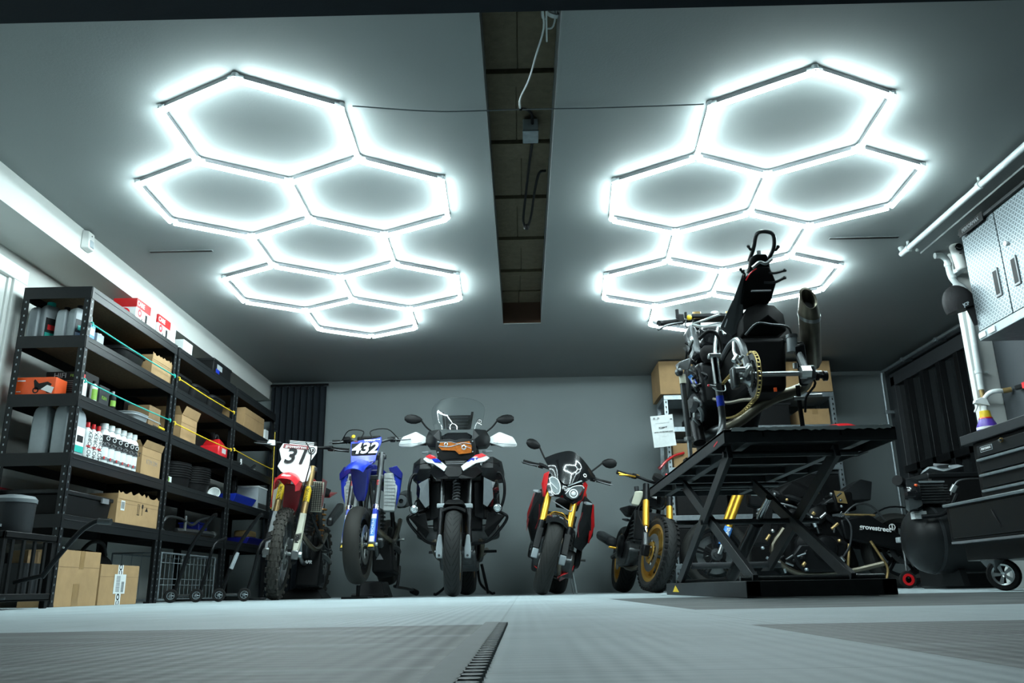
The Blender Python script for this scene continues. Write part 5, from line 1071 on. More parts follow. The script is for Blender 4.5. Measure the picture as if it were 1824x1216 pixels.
B.hullp('red_cowl', [(.145, .20, .96), (.185, .24, .93), (.185, .24, .84), (.13, .18, .74), (.15, .26, .74), (.18, .34, .92)], 'red', 1, .006, 1)
B.mirror((.17, .40, 1.03), (.33, .42, 1.165), steer=1, w=.125, h=.085); B.mirror((-.17, .40, 1.03), (-.33, .42, 1.165), steer=1, w=.125, h=.085)
B.bars(.38, .36, 1.005, .02, .07)
B.tubep('clutch_cable', [(-.2, .4, 1.0), (-.12, .3, .97), (-.05, .3, .9)], .005, 'black_plastic', 1)
B.indicator((.18, .30, .775), 1, 'jug_grey'); B.indicator((-.18, .30, .795), -1, 'jug_grey')
for d in (-1, 1):
    B.b('side_shroud', MB().facet([(d*.17, .36, .84), (d*.24, .44, .80), (d*.27, .52, .68), (d*.285, .56, .55), (d*.21, .50, .40), (d*.15, .44, .42), (d*.17, .36, .60)], (d*.235, .38, .64), (0, .20, 0)), 'satin_black', bevel=.003)
    B.hullp('red_edge', [(d*.248, .43, .79), (d*.258, .46, .79), (d*.291, .55, .62), (d*.285, .53, .62), (d*.26, .50, .47), (d*.268, .55, .47)], 'red', 0, .003)
    B.tubep('red_line', [(d*.18, .36, .70), (d*.165, .37, .58), (d*.18, .40, .50)], .005, 'dark_red')
B.hullp('fuel_tank', [(-.18, .50, .90), (.18, .50, .90), (-.20, .55, .80), (.20, .55, .80), (-.10, .95, .86), (.10, .95, .86), (0, .62, 1.0)], 'red', 0, .03)
B.hullp('seat', [(-.12, .95, .82), (.12, .95, .82), (-.09, 1.6, .93), (.09, 1.6, .93), (-.1, 1.0, .74), (.1, 1.0, .74), (0, 1.75, .95)], 'leather', 0, .03)
B.hullp('tail', [(-.09, 1.5, .90), (.09, 1.5, .90), (-.04, 1.85, .98), (.04, 1.85, .98), (-.06, 1.7, .86), (.06, 1.7, .86)], 'red', 0, .01)
B.hullp('radiator', [(-.14, .38, .66), (.14, .38, .66), (-.12, .34, .42), (.12, .34, .42), (-.14, .42, .66), (.14, .42, .66), (-.12, .38, .42), (.12, .38, .42)], 'black_metal', 0, .006)
B.engine(.45, .95, .16, .62, .17, 'dark_steel')
B.tubep('exhaust_header', [(.05, .42, .55), (.06, .34, .40), (.07, .40, .22), (.06, .7, .15), (-.1, 1.0, .2)], .02, 'heat_steel', 0, 1)
B.hullp('belly_pan', [(.06, .45, .15), (.17, .50, .22), (.18, .60, .28), (.16, .9, .20), (.06, .9, .12)], 'red', 0, .008, 1)
B.tubep('swingarm', [(.12, .95, .36), (.14, 1.2, .34), (.12, 1.43, .315)], .03, 'black_metal', 0, 1)
B.tubep('footpeg', [(.14, .95, .33), (.25, .93, .34)], .010, 'steel', 0, 1)
B.hullp('muffler', [(-.16, 1.0, .26), (-.27, 1.0, .26), (-.16, 1.0, .38), (-.27, 1.0, .38), (-.18, 1.35, .42), (-.28, 1.35, .42), (-.18, 1.35, .56), (-.28, 1.35, .56)], 'dark_steel', 0, .02)
B.b('side_stand', MB().tube([(.14, .72, .28), (.205, .76, .12), (.27, .80, -.055)], .010, 8), 'aluminium'); B.b('side_stand_link', MB().tube([(.12, .70, .27), (.185, .76, .10), (.25, .80, -.045)], .005, 6), 'steel')
# ================= 5: gold wheeled bike beside the lift =================
B = Bike('cafe_bike', 'black motorcycle with gold wheels and gold forks turned towards the lift', (1.02, 6.78, 0), head=4, lean=10, steer=9)
TW = B.wheel('front_wheel', (0, 0, .30), .30, .125, .222, 'tread_road', 'gold_rim', 5, .15, 1, dside=(-1,), knobs=0)
B.wheel('rear_wheel', (0, 1.38, .31), .31, .16, .222, 'tread_road', 'gold_rim', 5, .11, 0)
for sx in (-1, 1):
    kb = MB()
    for i in range(40):
        t = 2*PI*i/40; e = V((0, math.cos(t), math.sin(t))); kb.box(V((sx*.047, 0, .30))+e*.284, (.022, .026, .022), Matrix((V((1, 0, 0)), V((0, -e.z, e.y)), e)).transposed())
    B.b('tread_blocks', kb, 'rubber', 1, parent=TW)
for x in (-.105, .105):
    a = V((x, 0, .30)); k = B.ax
    B.b('fork_lower', MB().cyl(a, a+k*.16, .024), 'dark_steel', 1); B.b('fork_slider', MB().cyl(a+k*.14, a+k*.25, .018), 'chrome', 1); B.b('fork_upper', MB().cyl(a+k*.22, a+k*.46, .027), 'gold', 1); B.b('fork_top', MB().cyl(a+k*.46, a+k*.62, .027), 'black_metal', 1)
    B.caliper(x*.85, .07, .37, 'dark_steel'); B.b('fork_foot', MB().hull([a+V((dx, dy, dz)) for dx in (-.026, .026) for dy in (-.03, .03) for dz in (-.04, .05)]), 'black_metal', 1, bevel=.008)
B.b('brake_hose', MB().tube([(-.08, .06, .42), (-.15, .05, .50), (-.16, .18, .62), (-.1, .25, .75)], .006, 6), 'black_plastic', 1)
B.b('disc_bolts', MB().lathe([(.055, -.002), (.085, -.002), (.085, .002), (.055, .002)], (-.068, 0, .30), (1, 0, 0), 10), 'gold_rim', 1)
B.bars(.33, .34, .93, .02, .07, lever='gold')
B.tubep('gold_lever', [(-.20, .30, .91), (-.28, .27, .90), (-.35, .27, .885)], .008, 'gold', 1)
B.b('instrument', MB().lathe([(0, 0), (.05, 0), (.05, .04), (0, .045)], (.0, .30, .93), (0, -.6, .8), 20), 'black_plastic', 1); B.b('red_light', MB().ball((.06, .27, .99), .012, 8), 'red', 1)
B.hullp('expansion_tank', [(-.17, .36, .82), (-.09, .34, .83), (-.19, .38, .70), (-.12, .36, .69), (-.15, .42, .82), (-.16, .44, .70), (-.09, .4, .8)], 'translucent_tank', 0, .012)
B.b('tank_cap', MB().cyl((-.15, .38, .82), (-.16, .38, .86), .02), 'dark_grey')
B.hullp('fuel_tank', [(-.16, .45, .82), (.16, .45, .82), (-.14, .9, .78), (.14, .9, .78), (0, .6, .92), (-.12, .45, .7), (.12, .45, .7)], 'black_gloss', 0, .03)
B.hullp('seat', [(-.12, .9, .76), (.12, .9, .76), (-.10, 1.55, .80), (.10, 1.55, .80), (-.1, .95, .68), (.1, .95, .68), (0, 1.6, .72)], 'leather', 0, .02)
B.engine(.42, .92, .2, .62, .16); B.hullp('radiator', [(-.15, .36, .66), (.15, .36, .66), (-.14, .33, .42), (.14, .33, .42), (-.15, .40, .66), (.15, .40, .66), (-.14, .37, .42), (.14, .37, .42)], 'black_metal', 0, .005)
B.tubep('frame_tube', [(.03, .34, .86), (.10, .6, .66), (.13, .9, .42)], .02, 'black_metal', 0, 1); B.tubep('swingarm', [(.11, .9, .36), (.12, 1.38, .31)], .025, 'black_metal', 0, 1)
B.hullp('muffler', [(-.16, 1.0, .36), (-.26, 1.0, .38), (-.16, 1.0, .46), (-.26, 1.0, .46), (-.20, 1.45, .44), (-.30, 1.45, .46), (-.20, 1.45, .54), (-.30, 1.45, .54)], 'dark_grey', 0, .03)
B.indicator((-.16, .5, .58), -1, 'satin_black'); B.tubep('footpeg', [(-.14, .9, .36), (-.25, .9, .36)], .01, 'gold')
B.tubep('exhaust_header', [(.05, .42, .5), (.05, .30, .34), (-.10, .5, .18), (-.16, .95, .30)], .02, 'heat_steel')
B.b('side_stand', MB().tube([(.13, .7, .22), (.2, .75, .0)], .012, 8), 'black_metal')

# ================= 6: stripped black bike seen from the side behind the lift =================
B = Bike('stripped_bike', 'black motorcycle seen from the side behind the lift with grovestreet on its swingarm', (1.86, 7.25, 0), head=-90, steer=0)
B.M = B.M @ Matrix.Scale(-1, 4, (1, 0, 0)); B.S = B.M @ Matrix.Translation((0, -.22, 0))
B.wheel('front_wheel', (0, 0, .30), .30, .12, .216, 'tread_sport', 'black_metal', 5, .16, 1, dside=(1,))
for sx in (-1, 1): B.b('rim_tape', MB().lathe([(.222, sx*.046), (.226, sx*.047), (.226, sx*.045), (.222, sx*.044)], (0, 0, .30), XR, 40), 'gold_rim', 1)
B.hullp('frame_neck', [(-.06, .10, .86), (.06, .10, .86), (-.06, .08, .70), (.06, .08, .70), (-.1, .4, .80), (.1, .4, .80), (-.1, .4, .62), (.1, .4, .62)], 'black_metal', 0, .02)
B.hullp('engine_cradle', [(-.13, .32, .20), (-.13, .34, .55), (-.13, .85, .60), (-.13, .95, .16), (-.13, .5, .06), (.13, .32, .20), (.13, .34, .55), (.13, .85, .60), (.13, .95, .16), (.13, .5, .06)], 'deep_black', 0, .05)
for cy_, cz_, cr_ in ((.52, .36, .11), (.74, .30, .13), (.62, .60, .08), (.42, .60, .06)): B.b('side_cover', MB().lathe([(0, -.05), (cr_*.5, -.05), (cr_*.9, -.03), (cr_, 0), (0, 0)], (-.13, cy_, cz_), XR, 22), 'black_plastic')
B.hullp('radiator', [(-.17, .18, .70), (-.17, .26, .70), (-.16, .12, .38), (-.16, .20, .36), (.17, .18, .70), (.17, .26, .70), (.16, .12, .38), (.16, .20, .36)], 'black_plastic', 0, .008)
B.hullp('battery_box', [(-.12, .78, .78), (-.12, .95, .80), (-.12, .80, .62), (-.12, .98, .64), (.12, .78, .78), (.12, .95, .80), (.12, .80, .62), (.12, .98, .64)], 'deep_black', 0, .02)
B.wheel('rear_wheel', (0, 1.32, .31), .31, .18, .216, 'tread_sport', 'black_metal', 5, .11, 0, dside=(1,))
for x in (-.105, .105):
    a = V((x, 0, .30)); k = B.ax
    B.b('fork_lower', MB().cyl(a, a+k*.22, .020), 'steel', 1); B.b('fork_upper', MB().cyl(a+k*.20, a+k*.60, .027), 'gold', 1)
    B.b('fork_sleeve', MB().cyl(a+k*.08, a+k*.24, .035), 'sky_blue', 1); B.caliper(x*.8, .07, .36, 'dark_steel')
B.text('OHLINS', .042, V((-.142, 0, .30))+B.ax*.16, B.ax, (0, -1, 0), 'white_print', B.root, 1, depth=.004, bold=.001)
B.hullp('pink_clip', [(-.14, -.06, .56), (-.12, -.06, .56), (-.14, -.02, .54), (-.12, -.02, .54), (-.13, -.03, .60)], 'red', 1, .004)
B.tubep('frame_spar', [(.09, .28, .80), (.13, .5, .72), (.13, .75, .55), (.10, .85, .40)], .03, 'black_metal', 0, 1)
B.engine(.36, .82, .14, .60, .19, 'black_metal')
for i in range(64):   # loose engine fittings, hoses and bolts on the near side
    p = V((-.21-random.random()*.03, random.uniform(.1, .82), random.uniform(.16, .80))); q = p+V((random.uniform(-.01, .01), random.uniform(-.07, .07), random.uniform(-.05, .05)))
    B.b('engine_fitting', MB().cyl(p, q, random.uniform(.006, .016)) if i % 3 else MB().ball(p, random.uniform(.012, .022), 8), ('steel', 'dark_steel', 'black_plastic', 'satin_black', 'galvanised', 'dark_steel', 'bronze')[i % 7])
B.tubep('hose', [(-.2, .82, .60), (-.23, .86, .50), (-.22, .84, .36), (-.2, .78, .26)], .008, 'dark_grey')
B.tubep('hose', [(-.2, .30, .70), (-.23, .42, .66), (-.22, .55, .58), (-.2, .6, .45)], .010, 'dark_steel')
B.hullp('swingarm', [(-.13, .80, .56), (-.18, .80, .56), (-.13, .82, .40), (-.18, .82, .40), (-.12, 1.05, .60), (-.17, 1.05, .60), (-.12, 1.12, .42), (-.17, 1.12, .42), (-.12, 1.36, .38), (-.16, 1.36, .38), (-.12, 1.36, .28), (-.16, 1.36, .28)], 'black_metal', 0, .015)
B.hullp('swingarm', [(.13, .80, .50), (.17, .80, .50), (.13, .82, .36), (.17, .82, .36), (.12, 1.36, .36), (.16, 1.36, .36), (.12, 1.36, .28), (.16, 1.36, .28)], 'black_metal', 0, .015)
B.text('grovestreet', .055, (-.192, 1.075, .482), (0, 1, -.13), (0, .13, 1), 'white_print', B.root, depth=.003, bold=.001)
q = MB(); q.lathe([(.022, 0), (.027, 0), (.027, .003), (.022, .003)], (-.178, 1.22, .49), (-1, 0, 0), 20); q.box((-.181, 1.22, .49), (.003, .006, .045)); q.box((-.181, 1.215, .48), (.003, .025, .006)); B.b('round_badge', q, 'white_print')
B.tubep('swingarm_brace', [(-.15, .82, .58), (-.15, .95, .68), (-.15, 1.08, .67), (-.15, 1.18, .55)], .009, 'dark_steel')
B.tubep('swingarm_chain', [(-.16, .83, .60), (-.16, .98, .595), (-.16, 1.1, .59)], .009, 'bronze')
B.tubep('drive_chain', [(-.19, .84, .36), (-.20, .82, .26), (-.19, .80, .14)], .011, 'bronze')
B.tubep('drive_chain', [(-.19, 1.02, .38), (-.20, 1.08, .26), (-.19, 1.13, .16), (-.19, 1.10, .05)], .011, 'bronze')
B.hullp('tail_cover', [(-.12, .9, .72), (-.1, 1.05, .90), (-.08, 1.15, .88), (-.12, 1.1, .72), (.12, .9, .72), (.1, 1.05, .90), (.08, 1.15, .88), (.12, 1.1, .72), (-.1, .7, .70), (.1, .7, .70)], 'satin_black', 0, .02)
B.b('number_board', MB().prism([(-.17, .78, .80), (-.17, .86, .79), (-.17, .88, .69), (-.17, .80, .70)], (.004, 0, 0)), 'bronze')
B.hullp('fuel_tank', [(-.14, .30, .80), (.14, .30, .80), (-.14, .7, .78), (.14, .7, .78), (-.1, .45, .92), (.1, .45, .92), (-.13, .35, .68), (.13, .35, .68)], 'deep_black', 0, .04)
B.bars(.33, .26, .92, .02, .06)
B.tubep('exhaust_header', [(-.1, .34, .5), (-.12, .22, .32), (-.12, .4, .14), (-.12, .8, .14), (-.2, 1.1, .2)], .022, 'heat_steel')
B.tubep('rear_hugger', [(-.12, 1.10, .60), (-.12, 1.25, .66), (-.12, 1.45, .63), (-.12, 1.6, .50), (-.12, 1.67, .34), (-.12, 1.63, .18)], .007, 'black_metal')
B.b('brake_disc', MB().lathe([(.08, 0), (.12, 0), (.12, .004), (.08, .004), (.08, 0)], (-.115, 1.32, .31), (1, 0, 0), 28), 'dark_steel')
r = thing('paddock_stand', 'paddock stand with a red wheel under the black bike behind the lift', 'paddock stand', (3.05, 6.95, 0))
MB().tube([(3.05, 6.88, .07), (3.07, 6.90, .20), (3.09, 6.95, .36)], .010, 8).build('upright_tube', 'dark_steel', r); w_ = MB().lathe([(.03, -.018), (.062, -.016), (.068, 0), (.062, .016), (.03, .018)], (3.05, 6.86, .068), YR, 24).build('wheel', 'rubber', r)
MB().lathe([(.026, -.02), (.046, -.02), (.046, -.012), (.026, -.012), (.026, -.02)], (3.05, 6.86, .068), YR, 20).build('hub', 'red', w_)
MB().cyl((3.05, 6.9, .06), (3.62, 6.95, .06), .02).build('base_tube', 'black_metal', r)
for k in range(3): MB().ball((3.22+.10*k, 6.885, .065), .010, 8).build('bolt', 'steel', r)
MB().bb(3.05, 3.14, 6.92, 6.98, .355, .40).build('hook', 'jug_grey', r, bevel=.008)

# ================= scissor lift =================
r = thing('scissor_lift', 'black steel scissor lift table raised with a stripped motorcycle on it', 'lift', (1.22, 4.55, 0))
L0, L1, Y0, Y1 = .868, 1.600, 3.50, 5.66
t = MB(); t.bb(L0, L1, Y0, Y1, .676, .690); t.bb(L0, L0+.006, Y0, Y1, .632, .690); t.bb(L1-.006, L1, Y0, Y1, .632, .690); t.bb(L0, L1, Y0, Y0+.006, .632, .690); t.bb(L0, L1, Y1-.006, Y1, .632, .690)
for k in range(5): y = Y0+.35+k*.38; t.bb(L0+.01, L1-.01, y, y+.04, .640, .676)
for x in (L0+.10, L1-.14): t.bb(x, x+.04, Y0+.01, Y1-.01, .636, .676)
t.build('platform', 'lift_paint', r, bevel=.002)
t = MB(); 
for x0 in (.902, 1.452): t.bb(x0, x0+.06, 3.50, 5.45, .006, .068)
t.bb(.902, 1.512, 3.50, 3.506, .004, .068); t.bb(.902, 1.512, 3.506, 3.56, .058, .068); t.bb(.902, 1.512, 5.39, 5.45, .006, .066); t.bb(.902, .908, 3.5, 5.45, .0, .068); t.build('base_frame', 'lift_paint', r, bevel=.003)
def leg(x, ya, za, yb, zb, m='lift_paint'):
    a, b = V((x, ya, za)), V((x, yb, zb)); d = (b-a).normalized(); n = V((0, -d.z, d.y)); q = MB()
    q.prism([a-n*.030-d*.03, b-n*.030+d*.03, b+n*.030+d*.03, a+n*.030-d*.03], (.022, 0, 0)); q.build('scissor_leg', m, r, bevel=.002)
leg(.918, 3.70, .61, 5.10, .075); leg(.950, 4.90, .61, 3.60, .075); leg(1.395, 3.70, .61, 5.10, .075); leg(1.355, 4.90, .61, 3.60, .075)
for y, z in ((3.70, .612), (4.90, .612), (3.60, .075), (5.10, .075), (4.30, .36)): MB().cyl((.905, y, z), (1.505, y, z), .014).build('pivot_bar', 'dark_steel', r)
MB().cyl((.96, 4.9, .16), (1.47, 4.9, .16), .018).build('cross_tube', 'mid_grey', r)
MB().cyl((1.21, 5.0, .10), (1.21, 4.35, .36), .032).build('hydraulic_cylinder', 'black_metal', r); MB().cyl((1.21, 4.35, .36), (1.21, 4.1, .46), .016).build('piston_rod', 'chrome', r)
MB().hull([(1.20, 4.5, .07), (1.36, 4.5, .07), (1.20, 4.7, .07), (1.36, 4.7, .07), (1.23, 4.53, .12), (1.33, 4.53, .12), (1.23, 4.67, .12), (1.33, 4.67, .12)]).build('foot_pedal', 'dark_grey', r)
MB().prism([(.9005, 5.22, .018), (.9005, 5.02, .018), (.9005, 5.12, .055)], (.0015, 0, 0)).build('warning_sticker', 'yellow', r)
MB().hull([(.8665, 3.62, .655), (.8665, 3.70, .645), (.8665, 3.70, .652), (.8665, 3.62, .663), (.868, 3.66, .655)]).build('red_mark', 'bright_red', r)
for x in (1.03, 1.36): MB().bb(x, x+.008, 3.498, 3.501, .655, .689).build('seam', 'black_metal', r)
# crumpled film along the front edge
f = MB(); n = 40; P = [[V((.90+.68*i/n, 3.496, .682+random.uniform(-.004, .004))), V((.90+.68*i/n+random.uniform(-.004, .004), 3.492, .694+random.uniform(-.001, .004))), V((.90+.68*i/n, 3.54, .693+random.uniform(0, .003)))] for i in range(n+1)]
f.sheet(P, .001, 1); o = f.build('plastic_film', 'paper', None, at=(1.24, 3.5, .69)); tag(o, 'crumpled white film along the front edge of the lift table', 'film')
r = thing('cloth', 'black cloth lying at the right end of the lift table front', 'cloth', (1.55, 3.56, .69)); MB().hull([(1.50, 3.52, .691), (1.595, 3.52, .691), (1.50, 3.62, .691), (1.59, 3.62, .691), (1.54, 3.55, .705), (1.57, 3.56, .712)]).build('cloth_body', 'rubber', r, bevel=.003); MB().bb(1.51, 1.53, 3.515, 3.53, .691, .699).build('hem', 'dark_grey', r)

# ================= superbike on the lift, tail towards the camera =================
r = thing('superbike', 'stripped black motorcycle on the lift with no rear wheel, tail and silencer pointing up', 'motorcycle', (1.25, 4.4, .69))
def P_(name, m, mb, bevel=0, **k): return mb.build(name, m, r, bevel=bevel, **k)
# tail: upright subframe with loop handle
P_('tail_loop', 'black_metal', MB().tube([(1.205, 4.0, 1.665), (1.212, 3.93, 1.70), (1.222, 3.90, 1.755), (1.245, 3.90, 1.778), (1.285, 3.90, 1.778), (1.312, 3.90, 1.758), (1.315, 3.93, 1.70), (1.300, 4.0, 1.66)], .0105, 10), 0)
P_('tail_neck', 'deep_black', MB().hull([(1.195, 3.96, 1.665), (1.29, 3.96, 1.665), (1.20, 4.0, 1.60), (1.31, 4.0, 1.60), (1.215, 3.92, 1.668), (1.275, 3.92, 1.668), (1.20, 4.08, 1.62), (1.30, 4.08, 1.62)]), .01)
P_('tail_lamp_mount', 'steel', MB().tube([(1.20, 3.94, 1.60), (1.235, 3.93, 1.625), (1.265, 3.925, 1.615), (1.30, 3.93, 1.64)], .009, 8)); P_('tail_bolt', 'dark_steel', MB().cyl((1.245, 3.955, 1.665), (1.245, 3.955, 1.695), .011))
P_('tail_side', 'satin_black', MB().prism([(1.10, 4.30, 1.40), (1.145, 4.25, 1.33), (1.19, 4.22, 1.355), (1.175, 3.98, 1.585), (1.160, 3.96, 1.592), (1.148, 3.97, 1.56), (1.135, 4.1, 1.50)], (.012, .04, .0)), .003)
P_('tail_rail', 'mid_grey', MB().tube([(1.118, 4.27, 1.39), (1.145, 4.12, 1.49), (1.158, 3.97, 1.575)], .006, 6))
P_('tail_body', 'deep_black', MB().hull([(1.165, 4.0, 1.56), (1.225, 3.97, 1.62), (1.30, 3.97, 1.615), (1.335, 4.0, 1.54), (1.33, 4.1, 1.475), (1.165, 4.1, 1.46), (1.19, 4.2, 1.58), (1.31, 4.2, 1.58), (1.20, 4.2, 1.46), (1.31, 4.2, 1.46)]), .008)
P_('red_line', 'bright_red', MB().tube([(1.17, 3.975, 1.545), (1.19, 3.955, 1.575), (1.225, 3.955, 1.60)], .003, 5))
P_('tail_ledge', 'mid_grey', MB().box((1.245, 3.985, 1.49), (.10, .012, .006))); 
for (a, b) in (((1.165, 3.98, 1.60), (1.145, 3.96, 1.60)), ((1.27, 4.0, 1.60), (1.365, 3.95, 1.585)), ((1.27, 4.0, 1.54), (1.36, 3.95, 1.545)), ((1.21, 3.94, 1.705), (1.185, 3.92, 1.708)), ((1.315, 3.94, 1.70), (1.335, 3.92, 1.703))):
    P_('bracket', 'black_metal', MB().tube([a, (V(a)+V(b))*.5+V((0, 0, -.012)), b], .007, 6)); P_('bracket_end', 'black_metal', MB().ball(b, .010, 8))
# inner mudguard and rear tray
P_('inner_mudguard', 'deep_black', MB().facet([(1.165, 4.10, 1.30), (1.165, 4.10, 1.38), (1.20, 4.10, 1.44), (1.26, 4.10, 1.462), (1.34, 4.10, 1.45), (1.385, 4.10, 1.40), (1.39, 4.10, 1.31), (1.34, 4.10, 1.285), (1.21, 4.10, 1.285)], (1.28, 4.02, 1.37), (0, .12, 0)), .006)
P_('mudguard_lip', 'dark_steel', MB().tube([(1.16, 4.05, 1.275), (1.21, 4.0, 1.32), (1.28, 3.99, 1.31), (1.36, 4.0, 1.30), (1.40, 4.05, 1.26)], .006, 8))
# swingarm: dark box with pale curved spars
P_('swingarm_body', 'deep_black', MB().hull([(1.12, 4.05, 1.265), (1.37, 4.05, 1.265), (1.15, 4.05, .98), (1.345, 4.05, .98), (1.12, 4.55, 1.25), (1.37, 4.55, 1.25), (1.15, 4.6, .98), (1.345, 4.6, .98)]), .03, seg=3)
for s_, x in ((-1, 1.125), (1, 1.375)):
    P_('swingarm_spar', 'dark_steel', MB().tube([(x-s_*.0, 4.5, 1.22), (x+s_*.0, 4.25, 1.27), (x, 4.08, 1.255), (x+s_*.005, 3.98, 1.19), (x+s_*.01, 3.92, 1.10), (x+s_*.01, 3.88, 1.03)], .019, 10))
    P_('axle_block', 'dark_steel', MB().hull([(x+s_*.02+dx, 3.88+dy, 1.02+dz) for dx in (-.022, .022) for dy in (-.05, .06) for dz in (-.035, .035)]), .010)
P_('spar_silver_edge', 'aluminium', MB().tube([(1.10, 4.06, 1.24), (1.085, 4.0, 1.16), (1.12, 3.93, 1.11)], .009, 8))  # silver curved edge of the left swingarm arm
P_('axle', 'steel', MB().cyl((1.02, 3.86, 1.02), (1.45, 3.86, 1.02), .0125)); P_('axle_spool', 'black_metal', MB().lathe([(0, 0), (.022, 0), (.022, .01), (.012, .014), (.012, .03), (.024, .034), (.024, .05), (0, .05)], (1.425, 3.86, 1.005), XR, 16))
P_('axle_nut', 'aluminium', MB().cyl((1.345, 3.84, 1.02), (1.39, 3.84, 1.02), .032, n=6)); P_('chain_adjuster', 'steel', MB().cyl((1.33, 3.86, 1.045), (1.33, 3.86, 1.07), .012))
# sprocket and chain
sp = MB(); n = 40; sp.lathe([(.075, -.003), (.105, -.003), (.105, .003), (.075, .003), (.075, -.003)], (1.128, 3.88, 1.02), XR, 40)
for i in range(n): t_ = 2*PI*i/n; sp.box((1.128, 3.88+.109*math.cos(t_), 1.02+.109*math.sin(t_)), (.005, .006, .006))
for i in range(5): t_ = 2*PI*i/5; sp.cyl((1.128, 3.88+.04*math.cos(t_), 1.02+.04*math.sin(t_)), (1.128, 3.88+.08*math.cos(t_), 1.02+.08*math.sin(t_)), .009, n=6)
P_('sprocket', 'dark_steel', sp)
ch = MB()
for i in range(34):
    t_ = PI*.62-2*PI*i/34*.62+PI*.0; t_ = math.radians(100)-math.radians(200)*i/33-PI/2-math.radians(-0)
    t_ = PI/2+PI*1.02*i/33
    p = V((1.128, 3.88+.114*math.cos(t_), 1.02+.114*math.sin(t_))); e = V((0, math.cos(t_), math.sin(t_))); f = V((0, -e.z, e.y))
    for dx in (-.008, .008): ch.box(p+V((dx, 0, 0)), (.003, .012, .009), Matrix((V((1, 0, 0)), f, e)).transposed())
    if i % 2: ch.cyl(p-XR*.010, p+XR*.010, .004, n=6)
for z, zz in ((1.134, 1.12), (.906, .94)):
    for i in range(36):
        y = 3.88+i*.018; q = V((1.128, y, z+(zz-z)*i/36-(.03*math.sin(i/36*PI) if z < 1 else 0)))
        for dx in (-.008, .008): ch.box(q+V((dx, 0, 0)), (.003, .011, .009))
        if i % 2: ch.cyl(q-XR*.010, q+XR*.010, .004, n=6)
P_('drive_chain', 'chain_gold', ch, smooth=False)
P_('chain_slack', 'heat_steel', MB().tube([(1.03, 4.3, 1.0), (1.06, 4.15, .945), (1.10, 4.0, .925), (1.128, 3.92, .91)], .009, 8))
P_('carrier', 'steel', MB().lathe([(0, -.05), (.03, -.05), (.045, -.02), (.06, -.01), (.06, .0), (0, 0)], (1.115, 3.88, 1.02), XR, 20))
P_('rear_caliper', 'dark_steel', MB().hull([(1.035+a, 3.86+b, 1.0+c) for a in (-.018, .018) for b in (-.035, .035) for c in (-.05, .055)]), .012); P_('caliper_bolts', 'steel', MB().cyl((1.03, 3.81, 1.03), (1.07, 3.80, 1.03), .014)); P_('caliper_bolt', 'aluminium', MB().cyl((1.07, 3.82, 1.00), (1.10, 3.80, 1.045), .011))
for i in range(14):
    a = V((random.uniform(1.03, 1.12), random.uniform(3.8, 3.95), random.uniform(.97, 1.10))); P_('hub_fitting', ('steel', 'dark_steel', 'aluminium')[i % 3], MB().cyl(a, a+V((random.uniform(-.03, .03), random.uniform(-.02, .02), random.uniform(-.03, .03))), random.uniform(.005, .012)))
# silencer
ax = V((-.13, -.40, .36)).normalized(); a = V((1.495, 4.10, 1.13)); top = a+ax*.0
A, Bm = V((1.515, 4.15, 1.13)), V((1.425, 3.84, 1.385)); d = (Bm-A)
mf = MB(); u, w_ = V((1, 0, 0)), d.cross(V((1, 0, 0))).normalized()
def oval(c, rx, rz, sh=0): return [c+u*rx*math.cos(q)+w_*rz*math.sin(q)+d.normalized()*(sh*math.sin(q)) for q in [2*PI*i/24 for i in range(24)]]
mf.rings([oval(A, .035, .035), oval(A+d*.12, .050, .060), oval(A+d*.80, .052, .062)]); P_('silencer', 'heat_steel', mf, .004)
P_('silencer_band', 'steel', MB().rings([oval(A+d*.76, .055, .066), oval(A+d*.81, .055, .066)], cap=False)); 
cap = MB().rings([oval(A+d*.80, .053, .063), oval(A+d*.97, .044, .056, .02), oval(A+d*1.03, .040, .052, .03), oval(A+d*1.02, .030, .043, .03), oval(A+d*.86, .024, .034, .0)]); P_('silencer_tip', 'heat_steel', cap)
P_('silencer_bore', 'black_print', MB().rings([oval(A+d*.90, .0262, .0365, .01), oval(A+d*.85, .0255, .0355)])) 
P_('silencer_bracket', 'black_metal', MB().hull([(1.36, 3.92, 1.18), (1.41, 3.92, 1.19), (1.37, 3.95, .98), (1.42, 3.95, .98), (1.38, 3.98, 1.20), (1.40, 4.0, .98), (1.45, 4.05, 1.2)]), .01)
P_('link_pipe', 'heat_steel', MB().tube([(1.515, 4.17, 1.12), (1.50, 4.25, 1.05), (1.44, 4.26, 1.02), (1.36, 4.28, 1.0), (1.28, 4.33, .965), (1.20, 4.42, .91), (1.12, 4.5, .875)], .030, 14))
P_('collector', 'dark_steel', MB().tube([(1.12, 4.5, .875), (1.04, 4.6, .86), (1.0, 4.75, .87)], .034, 12)); P_('header_pipe', 'heat_steel', MB().tube([(1.05, 4.6, .865), (1.12, 4.9, .80), (1.16, 5.05, .95), (1.16, 4.95, 1.1)], .02, 10)); P_('header_pipe', 'heat_steel', MB().tube([(1.10, 4.5, .875), (1.22, 4.9, .79), (1.26, 5.05, .95), (1.26, 4.95, 1.1)], .02, 10))
